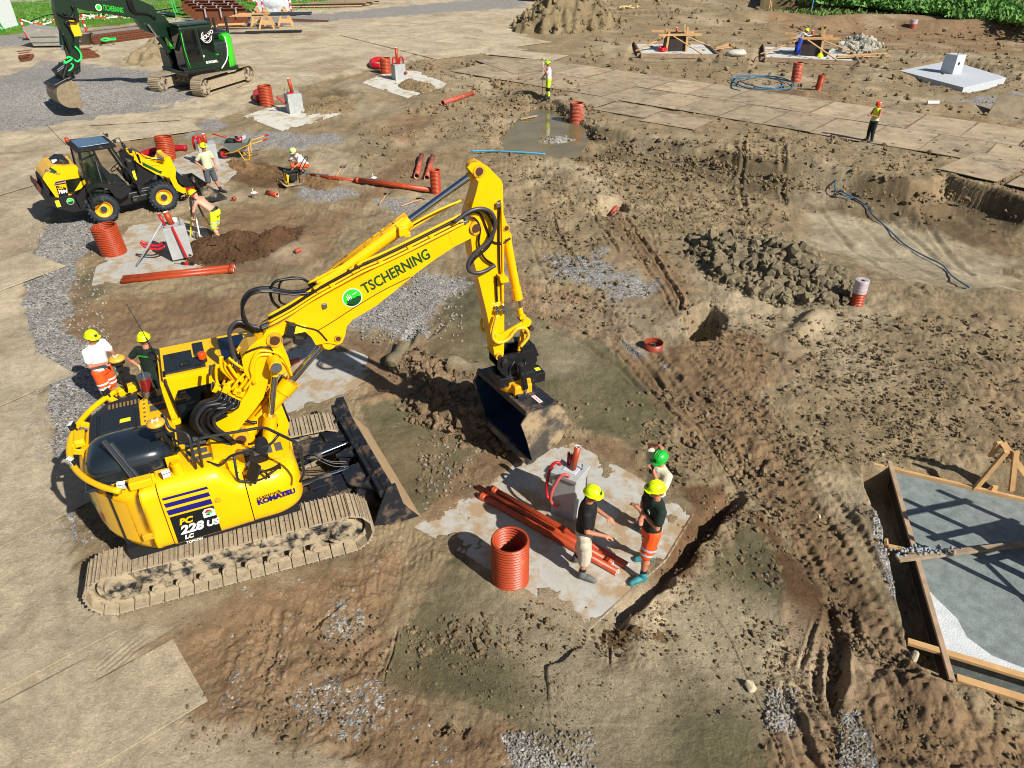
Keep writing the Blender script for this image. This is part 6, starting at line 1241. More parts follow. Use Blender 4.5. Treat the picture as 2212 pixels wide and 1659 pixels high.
# the two men behind the excavator
p = at(196, 708, 1.9); t, A, HM, ch, hp = person('man in white T-shirt and orange shorts looking at his phone on the gravel', (p.x-.06, p.y-.05, 0), R(-18), 1.86, lean=.04, head_dir=(.9, -.1, -.3), shirt=TWHT, shorts=HIVO, cut='short', bands=mat('white_band', 'd8dadc', .5), boots=mat('dark_boot', '1e2022', .7), group=G_,
    arms={-1: ((.06, -.25, -.28), (.28, -.12, -.24)), 1: ((.08, .25, -.26), (.30, .10, -.18))}, legs={-1: ((.05, -.10, .5), (.10, -.12, .09)), 1: ((.0, .10, .5), (-.02, .12, .09))})
mb = MB(Matrix.Translation(t.matrix_basis @ (A[-1][2]+Vector((.10, .03, .04))))); mb.box((0, 0, 0), (.12, .06, .014), rot=(0, -.5, .2)); tag(mb.build('phone', BLKM, None, bev=.004), 'black phone in the hand of the man in the white T-shirt', 'phone', 'phones in hands')
p = at(304, 722, 1.88); t, A, HM, ch, hp = person('man in dark green T-shirt with his back turned, gloved hand on hip', (p.x, p.y, 0), R(75), 1.86, lean=.03, head_dir=(.85, .5, -.1), shirt=TGRN, shorts=TGRN, cut='short', group=G_,
    arms={1: ((-.08, .36, -.2), (-.02, .22, -.42)), -1: ((.02, -.27, -.27), (.12, -.22, -.5))})
mb = MB(); limb(mb, [A[1][2]-Vector((0, 0, -.06)), A[1][2], A[1][2]+Vector((.0, -.03, -.12))], [.045, .05, .045]); [limb(mb, [A[1][2]+Vector((.02*f-.03, -.03, -.10)), A[1][2]+Vector((.025*f-.04, -.04, -.19))], [.016, .014], 6) for f in range(4)]; mb.build('work_glove', mat('glove', 'cfc28c', .8), t)
Mt = Matrix.Translation(ch+Vector((-.135, .10, .02))) @ Matrix(((0, 0, -1, 0), (-1, 0, 0, 0), (0, 1, 0, 0), (0, 0, 0, 1)))
mb = MB(); text_mesh(mb, 'TSCHERNING', .045, Mt, .004); mb.build('shirt_letters', LGRN, t)
# shirtless man leaning on the tripod
b = gp(470, 520); t, A, HM, ch, hp = person('shirtless man in yellow hi-vis shorts bending forward over the levelling tripod', b, R(172), 1.86, hip=(-.12, 0, .95), chest=(.20, 0, 1.24), head_dir=(.7, .05, -.7), shirt=None, skin=SKINP, shorts=HIVV, cut='short', bands=REFL, group=G_, muffs=True,
    arms={1: ((.10, .26, -.26), (.22, .12, -.48)), -1: ((.25, -.26, .0), (.46, -.16, .05))}, legs={1: ((-.06, .14, .5), (-.20, .17, .09)), -1: ((.0, -.13, .5), (.12, -.17, .09))}, boots=mat('mud_boot', '7a705a', .8))
mb = MB(); ring_loft(mb, [(hp+Vector((.03, 0, .08)), .152, .118, .8), (hp+Vector((.0, 0, .03)), .165, .125, .5)]); mb.build('waistband', BLKM, t)
b = gp(462, 418); person('man in pale polo shirt and grey shorts, hand on hip, standing before the loader bucket', b, R(-28), 1.86, lean=-.03, head_dir=(.95, -.1, -.1), shirt=mat('pale_green_cloth', 'bfc4a0', .85, noise=.04), shorts=TGRY, cut='short', boots=mat('dark_boot', '1e2022', .7), group=G_,
    arms={-1: ((-.12, -.30, -.22), (.04, -.22, -.40)), 1: ((.04, .27, -.27), (.12, .22, -.5))}, legs={-1: ((.02, -.12, .5), (-.05, -.18, .09)), 1: ((.06, .12, .5), (.12, .2, .09))})
b = gp(652, 377); person('crouching man in white T-shirt and orange shorts behind the plate compactor', b, R(235), 1.8, hip=(-.2, 0, .36), chest=(.06, 0, .72), head_dir=(.75, .1, -.65), shirt=TWHT, shorts=HIVO, cut='short', bands=REFL, helmet=mat('pale_green_helmet', 'b9dc8a', .4), group=G_, muffs=False,
    arms={1: ((.18, .24, -.22), (.36, .16, -.36)), -1: ((.18, -.22, -.18), (.26, .02, -.1))}, legs={1: ((.26, .20, .46), (.04, .2, .09)), -1: ((.24, -.14, .40), (-.05, -.18, .09))})
b = gp(1184, 212); t, A, HM, ch, hp = person('surveyor in white T-shirt and bright yellow trousers holding a measuring pole', b, R(188), 1.93, lean=.02, head_dir=(.85, -.1, -.5), shirt=TWHT, shorts=mat('hi_vis_trousers', 'cdf01a', .7), cut='full', bands=None, boots=mat('dark_boot', '1e2022', .7), helmet=mat('lime_helmet', '9fd81e', .4), group=G_,
    arms={1: ((.12, .25, -.2), (.24, .1, .02)), -1: ((.08, -.24, -.26), (.26, -.05, -.42))})
mb = MB()
for s in (1, -1): mb.tube([(.01, s*.115, .56), (.03, s*.115, .50), (.02, s*.12, .38)], .088, 10)
mb.build('knee_patches', TGRN, t)
for s in (1, -1): mb = MB(); mb.cyl((0, s*.125, .24), (0, s*.127, .30), .074, 12); mb.build('reflective_band', REFL, t)
pole = thing('survey_pole', 'thin measuring pole with a round receiver on top, held by the surveyor', 'pole', b+Vector((-.32, -.02, 0)))
mb = MB(); mb.cyl((0, 0, 0), (0, 0, 1.1), .014, 8); mb.m = 1; mb.cyl((0, 0, 1.1), (0, 0, 2.0), .016, 8); mb.build('rod', [BLKM, WHT], pole); mb = MB(Matrix.Translation((0, 0, 2.0))); mb.lathe([(0, .1), (.08, .09), (.1, .05), (.1, .0), (0, 0)][::-1], 16); mb.build('receiver', mat('receiver_tan', 'b59b58', .5), pole); mb = MB(); mb.box((.05, 0, 1.05), (.16, .09, .03)); mb.build('controller', BLKM, pole)
b = gp(1877, 306); t, A, HM, ch, hp = person('woman in orange helmet and yellow hi-vis vest standing on the steel plates', b, R(196), 1.78, lean=-.06, head_dir=(.8, .05, -.55), shirt=HIVV, vest=True, shorts=mat('navy_trousers', '14181e', .8), cut='full', boots=mat('dark_boot', '1e2022', .7), helmet=mat('orange_helmet', 'e2401c', .35, coat=.3), group=G_,
    arms={1: ((.08, .24, -.26), (.30, .08, -.22)), -1: ((.08, -.24, -.26), (.30, -.08, -.22))})
b = f2.matrix_basis @ Vector((-.95, -.1, .08)); person('man in grey-white shirt bending over the far column form', b, R(-10), 1.95, hip=(-.15, 0, .95), chest=(.22, 0, 1.22), head_dir=(.8, -.1, -.5), shirt=mat('grey_white_cloth', 'b9bfc8', .8), sleeve=1, shorts=mat('navy_trousers', '14181e', .8), cut='full', group=G_, eyes=False,
    arms={1: ((.24, .2, -.12), (.45, .14, -.1)), -1: ((.24, -.2, -.12), (.48, -.14, -.08))})
f1.scale = (1.62, 1.62, 1.3); f2.scale = (1.7, 1.7, 1.35)
# ================= wheel loader =================
LO = (at(218, 468)+at(350, 441))/2; LH = R(38.6)
ldr = thing('wheel_loader', 'compact yellow and black wheel loader with open cab at the left', 'wheel loader', LO, LH)
LM = Matrix.Translation(LO) @ Matrix.Rotation(LH, 4, 'Z'); LI = LM.inverted(); LN = LM.to_3x3() @ Vector((0, 1, 0))
def lp(px, py, y=0.): return LI @ atp(px, py, LM @ Vector((0, y, 0)), LN)
def z5(x, y): return .2728*x, 274.3+.2728*y
def lout(pts, y): return [(lp(*z5(*p), y).x, lp(*z5(*p), y).z) for p in pts]
def lbox(pts, y0, y1, name, m, bev=.015, root=ldr, yt=None): mb = MB(); mb.prism(lout(pts, y0 if yt is None else yt), y0, y1); return mb.build(name, m, root, bev=bev)
TYR = mat('tyre_rubber', '232b31', .75, noise=.15, dirt=.3, dcol='7a6f5e', dscale=5); RIMM = mat('wheel_yellow', 'f0a81a', .4, dirt=.2, dcol='8a6f3a'); LBLK = mat('loader_black', '17181b', .45, noise=.1, dirt=.3, dcol='6a6050', dscale=3)
def wheel(x, y, z, r, w_, out, nm='wheel', root=ldr):
    M = Matrix.Translation((x, y, z)) @ Matrix.Rotation(-out*math.pi/2, 4, 'X'); mb = MB(M)   # local z points outwards
    p = [(r*.56, -w_/2), (r*.80, -w_/2), (r*.93, -w_*.42), (r*.955, 0), (r*.93, w_*.42), (r*.80, w_/2), (r*.56, w_/2), (r*.54, w_*.3)]; mb.lathe(p, 40)
    for k in range(22):
        for s in (-1, 1):
            a = 2*math.pi*(k+.5*(s > 0))/22; F = Matrix.Rotation(a, 4, 'Z') @ Matrix.Translation((r*.955, 0, s*w_*.26)) @ Matrix.Rotation(s*R(22), 4, 'X'); mb.box((0, 0, 0), (r*.09, r*.09, w_*.46), M=F)
    o = mb.build(nm, TYR, root); o.name = nm
    mb = MB(M); mb.lathe([(r*.56, w_*.42), (r*.5, w_*.44), (r*.48, w_*.2), (r*.30, w_*.12), (r*.28, w_*.3), (0, w_*.3)], 32); mb.build('rim', RIMM, o)
    mb = MB(M); mb.cyl((0, 0, w_*.25), (0, 0, w_*.46), r*.2, 20); mb.build('hub', mat('hub_blue', '1f3a4a', .5), o); return o
rc = lp(*z5(805, 598), -.86); fc = lp(*z5(1284, 500), -.86); WR = .50
for s in (-1, 1): wheel(rc.x, s*.72, WR, WR, .34, s); wheel(fc.x, s*.72, WR, WR, .34, s)
cwp = [(325, 500), (345, 565), (395, 625), (470, 650), (580, 675), (685, 655), (700, 560), (640, 530), (480, 565), (400, 555), (350, 500)]
o = lbox(cwp, -.72, .72, 'counterweight', LBLK, .05)
lbox([(290, 455), (300, 500), (350, 560), (365, 555), (335, 500), (305, 455)], -.60, .60, 'rear_bumper', mat('bumper_red', '5a2a24', .6), .01)
hoodp = [(338, 410), (352, 375), (395, 325), (430, 305), (520, 310), (600, 300), (620, 330), (640, 430), (600, 520), (500, 560), (440, 555)]
h_ = lbox(hoodp, -.62, .62, 'engine_hood', YEL, .06)
lbox([(330, 420), (345, 415), (400, 500), (395, 560), (350, 500)], -.5, .5, 'radiator_grille', BLKM, .01, yt=-.62)
mb = MB(); q = lout([(440, 465), (520, 480), (545, 545), (470, 560)], -.626); mb.prism(q, -.632, -.622); mb.build('type_panel', DBLU, h_)
for a in (((432, 450), (515, 430), (515, 420), (440, 435)), ((428, 463), (520, 448), (520, 438), (430, 455))): mb = MB(); mb.prism(lout(a, -.626), -.632, -.622); mb.build('blue_stripe', BLU, h_)
def lside(px, py, y, tilt=0): p = lp(*z5(px, py), y); return Matrix(((1, 0, 0, p.x), (0, 0, -1, y-.004), (0, 1, 0, p.z), (0, 0, 0, 1))) @ Matrix.Rotation(tilt, 4, 'Z')
mb = MB(); text_mesh(mb, 'WA', .10, lside(455, 497, -.632, R(-4)), .004, .003, .2); mb.m = 1; text_mesh(mb, '70M', .15, lside(462, 530, -.632, R(-2)), .004, .006, .2); mb.build('type_letters', [YELC, WHT], h_)
mb = MB(); text_mesh(mb, 'KOMATSU', .09, lside(352, 350, -.622, R(-28)), .004, .003); mb.build('maker_letters', BLU, h_)
mb = MB(); mb.prism(lout([(385, 330), (400, 318), (450, 350), (435, 372)], -.622), -.63, -.62); mb.build('company_sticker', DGRN, h_)
for q in ([(432, 585), (465, 580), (485, 630), (452, 636)],): mb = MB(); mb.prism(lout(q, -.722), -.73, -.72); mb.build('warning_sticker', YSTK, o)
p = lp(*z5(557, 588), -.722); emblem(Matrix(((1, 0, 0, p.x), (0, 0, -1, -.726), (0, 1, 0, p.z), (0, 0, 0, 1))), .11, o)
p = lp(*z5(430, 270), -.3); mb = MB(); mb.box(p, (.16, .1, .1)); mb.build('rear_lamp', LENS, h_, bev=.015)
lbox([(412, 300), (470, 255), (540, 260), (560, 310), (520, 325), (450, 335)], -.4, .4, 'hood_cover', LBLK, .04)
# chassis and fenders
ch1 = lbox([(600, 560), (680, 480), (760, 440), (850, 450), (930, 470), (1000, 460), (1040, 480), (1030, 520), (960, 570), (920, 560), (860, 490), (780, 475), (700, 510), (660, 580), (640, 640)], -.84, -.55, 'fender', LBLK, .02, yt=-.84)
mb = MB(); mb.prism(lout([(600, 560), (680, 480), (760, 440), (850, 450), (930, 470), (1000, 460), (1040, 480), (1030, 520), (960, 570), (920, 560), (860, 490), (780, 475), (700, 510), (660, 580), (640, 640)], -.84), .55, .84); mb.build('fender', LBLK, ldr, bev=.02)
mb = MB(); mb.box((-.4, 0, .55), (2.2, .9, .4)); mb.box((1.1, 0, .6), (1.5, .7, .4)); mb.box((.35, 0, .55), (.7, 1.2, .2)); mb.cyl((rc.x, -.6, WR), (rc.x, .6, WR), .12, 12); mb.cyl((fc.x, -.6, WR), (fc.x, .6, WR), .12, 12); mb.build('chassis', LBLK, ldr, bev=.03)
lbox([(770, 430), (800, 380), (880, 370), (910, 430), (1000, 440), (1010, 470), (850, 460)], -.60, .60, 'cab_floor', LBLK, .02)
lbox([(520, 420), (540, 520), (600, 520), (660, 470), (770, 440), (760, 400), (660, 400)], -.70, -.66, 'door_panel', mat('dark_green_tint', '141c12', .15, coat=.4), .008)
lbox([(640, 430), (670, 420), (680, 445), (640, 490), (590, 510)], -.715, -.70, 'door_accent', YELC, .004)
# front frame tower and lift arms
for s in (-1, 1):
    mb = MB(); mb.prism(lout([(990, 240), (1010, 210), (1050, 230), (1110, 290), (1230, 360), (1220, 400), (1140, 450), (1120, 500), (1040, 470), (1040, 420)], -.42), s*.40-.03, s*.40+.03); mb.build('front_tower', LBLK, ldr, bev=.01)
    mb = MB(); mb.prism(lout([(1060, 215), (1110, 238), (1290, 300), (1318, 235), (1345, 232), (1375, 300), (1392, 335), (1388, 395), (1405, 445), (1445, 480), (1500, 488), (1512, 508), (1450, 525), (1390, 500), (1340, 400), (1240, 375), (1130, 312), (1062, 262)], -.52), s*.50-.04, s*.50+.04); arm = mb.build('lift_arm', YEL, ldr, bev=.012)
    mb = MB(); mb.prism(lout([(1125, 275), (1260, 345), (1285, 350), (1275, 372), (1130, 305)], -.545), s*.545-.004, s*.545+.004); mb.build('company_panel', DGRN, arm)
    if s < 0: mb = MB(); text_mesh(mb, 'TSCHERNING', .07, lside(1160, 305, -.549, R(-14)), .003); mb.build('company_letters', LGRN, arm)
mb = MB(); mb.prism(lout([(1045, 350), (1065, 345), (1085, 415), (1065, 425)], -.44), -.445, -.435); mb.build('warning_sticker', YSTK, ldr)
mb = MB(); q = [lp(*z5(x, y), -.2) for x, y in ((1130, 262), (1240, 250), (1330, 240))]; mb.cyl(q[0], q[1], .055, 14); mb.m = 1; mb.cyl(q[1], q[2], .03, 10); mb.build('tilt_cylinder', [YEL, CHR], ldr)
mb = MB(); q = [lp(*z5(x, y), .2) for x, y in ((1130, 262), (1240, 250), (1330, 240))]; mb.cyl(q[0], q[1], .055, 14); mb.m = 1; mb.cyl(q[1], q[2], .03, 10); mb.build('tilt_cylinder', [YEL, CHR], ldr)
lbox([(1300, 240), (1345, 235), (1370, 300), (1300, 320)], -.46, .46, 'cross_tube', YEL, .02)
lbox([(1400, 400), (1450, 390), (1510, 440), (1530, 500), (1480, 480), (1420, 440)], -.45, .45, 'quick_hitch', LBLK, .02)
for k in range(3): mb = MB(); q = [lp(*z5(x, y), -.25+.15*k) for x, y in ((1020, 200), (1070, 180), (1150, 240), (1260, 260), (1330, 250))]; mb.tube(bez(q, 5), .016, 6); mb.build('hydraulic_hose', RUB, ldr)
# bucket of the loader (end-on)
bx = lp(*z5(1640, 500), -.9).x
pro = [(0, .62), (.0, .4), (.06, .18), (.2, .06), (.42, .02), (.86, .0)]; pro2 = [(a+.025, b+.03) for a, b in pro][::-1]
mb = MB(Matrix.Translation((bx-.25, 0, 0))); mb.prism(pro+pro2, -.95, .95)
for s in (-1, 1): mb.prism([(0, .62), (.0, .4), (.06, .18), (.2, .06), (.86, .0), (.9, .05), (.35, .62)], s*.95-.012, s*.95+.012)
lb = mb.build('loader_bucket', mat('worn_dark_steel', '33383b', .4, metal=.5, noise=.2, dirt=.5, dcol='8f8068'), ldr, bev=.004)
mb = MB(Matrix.Translation((bx-.25, 0, 0))); mb.tube([(0, -.9, .64), (0, .9, .64)], .03, 8); mb.build('bucket_rim', LBLK, lb)
# cab
Rf = [LI @ at(*z5(x, y), 2.42) for x, y in ((505, 80), (775, 42), (828, 108), (575, 148))]
x0 = min(Rf[0].x, Rf[3].x); x1 = max(Rf[1].x, Rf[2].x); yl = .60
x0, x1 = -.72, .42; x0 = (Rf[0].x+Rf[3].x)/2; x1 = (Rf[1].x+Rf[2].x)/2
cabf = MB()
for s in (-1, 1):
    y = s*.62; yb = s*.66
    for a, b in ((((x0), y, 2.40), (x0-.08, yb, 1.15)), ((x0+.42, y, 2.40), (x0+.62, yb, 1.0)), ((x1-.05, y, 2.38), (x1+.42, yb, 1.0)), ((x0, y, 2.40), (x1, y, 2.38)), ((x0-.08, yb, 1.15), (x0+.62, yb, .95)), ((x0+.62, yb, .8), (x0+.62, yb, 1.0)), ((x1+.42, yb, 1.0), (x1+.42, yb, .7))): cabf.bar(a, b, .07, .07)
for x, z in ((x0, 2.4), (x1, 2.38), (x0-.08, 1.15), (x1+.42, 1.0)): cabf.bar((x, -.62, z), (x, .62, z), .06, .06)
cf_ = cabf.build('cab_frame', LBLK, ldr, bev=.012)
mb = MB(); mb.prism([(x0-.12, 2.40), (x1+.1, 2.36), (x1+.08, 2.47), (x0+.02, 2.52), (x0-.12, 2.48)], -.68, .68); rf = mb.build('cab_roof', LBLK, ldr, bev=.03)
mb = MB(); mb.box(((x0+x1)/2-.02, 0, 2.512), (x1-x0-.1, 1.12, .02)); mb.build('roof_panel', mat('blue_roof', '4e6a86', .3, coat=.3, noise=.05, dirt=.1), rf, bev=.01)
GTI = mat('green_glass', '50705a', .05, trans=.9, alpha=.35)
for s in (-1, 1): mb = MB(); mb.prism([(x0+.03, 2.36), (x0+.40, 2.36), (x0+.58, 1.05), (x0-.04, 1.2)], s*.63-.004, s*.63+.004); mb.build('side_glass', GTI, cf_)
mb = MB(); mb.prism([(x0-.02, 2.36), (x0-.10, 1.2), (x0-.09, 1.2), (x0-.01, 2.36)], -.6, .6); mb.build('rear_glass', GTI, cf_)
mb = MB(); mb.prism([(x1-.02, 2.34), (x1+.40, 1.05), (x1+.41, 1.05), (x1-.01, 2.34)], -.6, .6); mb.build('windscreen', GTI, cf_)
# open door swung back on the near side
dr = MB(); D = [(x0+.40, -.66, 2.25), (x0-.12, -1.15, 2.25), (x0-.16, -1.18, .75), (x0+.36, -.70, .75)]
dr.tube(rad2([Vector(p) for p in D+[D[0]]], .1), .028, 8); do = dr.build('cab_door', LBLK, ldr); mb = MB(); mb.add(D, [(0, 1, 2, 3)]); mb.build('door_glass', GTI, do)
mb = MB(); mb.box((x0+.45, 0, 1.15), (.5, .5, .14)); mb.box((x0+.2, 0, 1.5), (.14, .48, .62)); mb.build('seat', mat('seat_green', '123020', .8), ldr, bev=.04)
mb = MB(); mb.tube([(x1+.28, 0, 1.0), (x1+.05, 0, 1.5)], .04, 8); mb.box((x1+.28, 0, 1.25), (.2, .5, .3)); F = frame((x1+.0, 0, 1.55), (-.5, 0, .85)); mb.tube([F @ Vector((0, .19*math.cos(a), .19*math.sin(a))) for a in [2*math.pi*k/20 for k in range(21)]], .017, 8); mb.bar(F @ Vector((0, -.18, 0)), F @ Vector((0, .18, 0)), .03, .015); mb.build('steering_wheel', BLKM, ldr)
mb = MB(Matrix.Translation((x0-.1, .3, 2.55))); mb.lathe([(0, .14), (.06, .12), (.07, .02), (.07, 0)][::-1], 16); bo = mb.build('beacon', mat('beacon_red', 'a8300e', .2, coat=.5), ldr); mb = MB(); mb.cyl((x0-.1, .3, 2.45), (x0-.1, .3, 2.55), .05, 12); mb.build('beacon_base', BLKM, bo)
mb = MB(); mb.tube([(x0-.15, .5, 2.4), (x0-.5, .6, 3.1)], .008, 5); mb.build('aerial', BLKM, ldr)
for s in (-1, 1):
    mb = MB(); mb.tube(rad2([(x1+.05, s*.66, 2.2), (x1+.55, s*.9, 2.3), (x1+.6, s*.95, 1.9)], .08), .015, 8); mo = mb.build('mirror_arm', BLKM, ldr); mb = MB(); mb.box((x1+.62, s*.95, 1.95), (.04, .16, .3)); mb.build('mirror', BLKM, mo, bev=.02)
    mb = MB(); mb.box((x1+.12, s*.5, 2.52), (.08, .1, .1)); mb.build('work_lamp', BLKM, ldr, bev=.01)
    mb = MB(); q = lp(*z5(1025, 185), -.3); mb.box((q.x, s*.4, q.z), (.1, .12, .14)); mb.build('head_lamp', BLKM, ldr, bev=.02)
# ================= green excavator in the background =================
GO = Vector((-18.4, 46.0, 0)); GH = R(228)
gex = thing('excavator', 'dark green tracked excavator with lime green rear, bucket over the gravel heap', 'excavator', GO, GH)
GM = Matrix.Translation(GO) @ Matrix.Rotation(GH, 4, 'Z'); GI = GM.inverted(); GN = GM.to_3x3() @ Vector((0, 1, 0))
GRN = mat('dark_green_paint', '0b2718', .35, coat=.4, noise=.1); LIM = mat('lime_paint', '35c81c', .35, coat=.4)
def gpt(px, py, y=0.): return GI @ atp(px, py, GM @ Vector((0, y, 0)), GN)
def zG(x, y): return 285.3+.216*x, 32.9+.216*y
def zH(x, y): return 76.8+.2535*x, .2535*y
def gbox(pts, zf, y0, y1, name, m, bev=.02, root=gex, yt=None):
    yy = y1 if yt is None else yt; mb = MB(); mb.prism([(gpt(*zf(*p), yy).x, gpt(*zf(*p), yy).z) for p in pts], y0, y1); return mb.build(name, m, root, bev=bev)
TG_ = Matrix.Translation((0, 0, 0)) @ Matrix.Rotation(R(24), 4, 'Z')
TL = 2.5
for s in (-1, 1):
    make_track(TG_, TL, .54, .50, .75, s*1.45, gex, pads=40, matp=MUD)
    mb = MB(TG_); y = s*1.45; mb.prism([(-1.8, .3), (1.8, .3), (1.9, .6), (1.7, .78), (-1.7, .78), (-1.9, .6)], y-.2, y+.26); mb.build('track_frame', MUD, gex, bev=.03)
    for xx in (-2.0, 2.0): mb = MB(TG_); mb.cyl((xx, y-.3, .54), (xx, y+.3, .54), .38, 20); mb.build('idler_wheel', MUDD, gex, bev=.01)
mb = MB(TG_); mb.box((0, 0, .75), (2.2, 2.4, .5), taper=(.7, .9)); mb.cyl((0, 0, .9), (0, 0, 1.2), .8, 28); mb.build('undercarriage', MUDD, gex, bev=.03)
# body: left side faces the camera
YB = 1.62
path = [(1.55, YB), (.3, YB), (-1.0, YB)]+[(-2.05*math.cos(a), 2.05*math.sin(a)) for a in [R(50)-R(100)*k/20 for k in range(21)]]+[(-1.2, -YB), (1.0, -YB)]
pth = []
for a, b in zip(path[:-1], path[1:]): pth += dens(a, b, 3)
pth.append(path[-1])
fk = [(-.3, 1.18), (-.08, 1.2), (0, 1.3), (0, 2.0), (0, 2.65), (-.05, 2.85), (-.2, 2.95), (-.5, 2.95)]
i0 = 12
shell(pth[:7], fk[:4]+[(0, 2.5), (-.05, 2.62), (-.2, 2.7), (-.5, 2.7)], gex, 'side_panel', GRN)
shell(pth[6:], fk, gex, 'counterweight', LIM)
mb = MB(); mb.box((0, 0, 1.15), (3.2, 3.1, .25)); mb.box((-.85, 0, 1.9), (1.3, 2.7, 1.5)); mb.box((.4, -1.0, 1.7), (2.2, 1.1, 1.1)); mb.build('engine_bay', GRN, gex, bev=.06)
mb = MB(); mb.box((-1.1, -.3, 2.85), (1.4, 2.2, .35)); mb.build('engine_hood', BLK, gex, bev=.06)
cb = MB(); cb.box((.6, 1.08, 2.45), (1.95, 1.12, 2.3)); co = cb.build('cab', GRN, gex, bev=.12, seg=3)
mb = MB(); mb.box((.6, 1.08, 3.65), (2.0, 1.15, .12)); mb.build('cab_roof', GRN, co, bev=.05)
mb = MB(); mb.prism([(.62, 1.75), (1.42, 1.75), (1.42, 3.2), (1.25, 3.4), (.72, 3.4)], 1.635, 1.65); mb.build('door_window', GLS, co)
mb = MB(); mb.prism([(.52, 2.4), (-.25, 2.1), (-.25, 3.35), (.60, 3.4)], 1.635, 1.65); mb.build('rear_window', GLS, co)
mb = MB(); mb.prism([(1.56, 1.5), (1.585, 1.5), (1.585, 3.5), (1.56, 3.5)], .6, 1.55); mb.build('windscreen', GLS, co)
mb = MB(); mb.tube(rad2([(1.5, 1.67, 3.3), (1.52, 1.67, 2.4), (1.40, 1.67, 1.45)], .2), .022, 8); mb.build('door_rail', LIM, co)
mb = MB(); mb.bar((.58, 1.655, 3.4), (.52, 1.655, 1.7), .05, .03); mb.bar((1.46, 1.655, 3.35), (1.46, 1.655, 1.6), .04, .03); mb.build('door_frame', mat('door_grey', '3a3f42', .4), co)
mb = MB(); mb.box((.9, 1.66, 1.3), (1.9, .2, .15)); mb.build('step_board', BLK, gex, bev=.02)
def gl(x, z, y=1.66): return Matrix(((-1, 0, 0, x), (0, 0, 1, y), (0, 1, 0, z), (0, 0, 0, 1)))
mb = MB(); text_mesh(mb, 'VOLVO', .26, gl(.36, 2.75) @ Matrix.Rotation(R(28), 4, 'Z'), .01, .006); mb.build('maker_letters', WHT, co)
mb = MB(); mb.tube([gl(.08, 2.95) @ Vector((.3*math.cos(a), .3*math.sin(a), 0)) for a in [R(120)+R(250)*k/16 for k in range(17)]], .02, 6); mb.tube([gl(.08, 2.95) @ Vector((.22*math.cos(a), .22*math.sin(a), 0)) for a in [R(130)+R(230)*k/16 for k in range(17)]], .014, 6); mb.build('maker_ring', WHT, co)
mb = MB(); text_mesh(mb, 'TSCHERNING', .13, gl(.34, 1.95, 1.63), .008, .002); mb.build('company_letters', LGRN, gex)
mb = MB(); text_mesh(mb, 'ECR235EL', .17, gl(.42, 1.6, 1.65), .008, .006); mb.build('type_letters', WHT, gex)
mb = MB(); mb.cyl((.48, 1.63, 2.0), (.48, 1.64, 2.0), .07, 16); mb.build('company_badge', WHT, gex)
for k in range(4):
    for j in (0, 1): mb = MB(); mb.box((-.62-.32*j, 1.625, 1.75+k*.24), (.22, .02, .14)); mb.build('vent', BLKM, gex)
mb = MB(); mb.tube(bez([(-1.03, 1.635, 2.85), (-1.05, 1.64, 2.3), (-.9, 1.64, 1.7), (-.45, 1.64, 1.22)], 6), .035, 6); mb.build('white_stripe', WHT, gex)
for x in (-1.15, -1.9): mb = MB(); mb.box((x, .5, 3.3), (.12, .1, .9)); mb.build('rear_post', BLKM, gex, bev=.01)
mb = MB(); mb.box((-.7, .7, 3.35), (.2, .15, .9)); mb.build('exhaust_stack', BLK, gex, bev=.02)
def gplate(pts, zf, yc, w, name, m=GRN, root=gex): y = yc+w/2; mb = MB(); mb.prism([(gpt(*zf(*p), y).x, gpt(*zf(*p), y).z) for p in pts], yc-w/2, yc+w/2); return mb.build(name, m, root, bev=.02)
gplate([(1010, 130), (1040, 110), (1100, 140), (1180, 250), (1300, 420), (1260, 470), (1150, 330), (1060, 310), (930, 260), (860, 160), (880, 120), (960, 100)], zH, 0, .5, 'base_boom')
gb_ = gplate([(330, 60), (325, 20), (360, -10), (600, 5), (780, -30), (900, 5), (1000, 50), (1035, 100), (1010, 130), (960, 140), (860, 160), (620, 120), (400, 85)], zH, 0, .45, 'main_boom')
gs_ = gplate([(165, 90), (160, 10), (180, -60), (300, -90), (345, -20), (350, 60), (372, 140), (375, 400), (385, 610), (350, 640), (290, 500), (240, 320), (190, 180)], zH, 0, .4, 'stick')
mb = MB(); p0 = gpt(*zH(574, 84), .235); p1 = gpt(*zH(760, 112), .235); ang_ = math.atan2(p1.z-p0.z, -(p1.x-p0.x)); text_mesh(mb, 'TSCHERNING', .36, gl(p0.x, p0.z, .235) @ Matrix.Rotation(ang_, 4, 'Z'), .01, .004, 0, 1, (p1-p0).length/2.35); mb.build('company_letters', LGRN, gb_)
p = gpt(*zH(537, 64), .235); mb = MB(); mb.cyl((p.x, .23, p.z), (p.x, .245, p.z), .16, 20); mb.m = 1; mb.cyl((p.x, .24, p.z), (p.x, .25, p.z), .12, 20); mb.build('company_badge', [WHT, LGRN], gb_)
q = gpt(*zH(340, 240), .21); mb = MB(); mb.box((q.x, .205, q.z), (.42, .02, .75)); mb.build('warning_sticker', mat('sticker_amber', 'f2b705', .5), gs_)
def gcyl(a, b, zf, r, fr, name, yc=0, m=GRN):
    A_ = gpt(*zf(*a), yc); B_ = gpt(*zf(*b), yc); C_ = A_.lerp(B_, fr); mb = MB(); mb.cyl(A_, C_, r, 16); o = mb.build(name, m, gex); mb = MB(); mb.cyl(C_, B_, r*.55, 12); mb.build('piston_rod', CHR, o)
gcyl((1080, 420), (900, 190), lambda x, y: zH(x+60, y+20), .13, .55, 'boom_cylinder', .4)
gcyl((1180, 130), (1050, 110), zH, .14, .6, 'adjusting_cylinder', 0); gcyl((215, 130), (235, 430), zH, .14, .85, 'bucket_cylinder', .0)
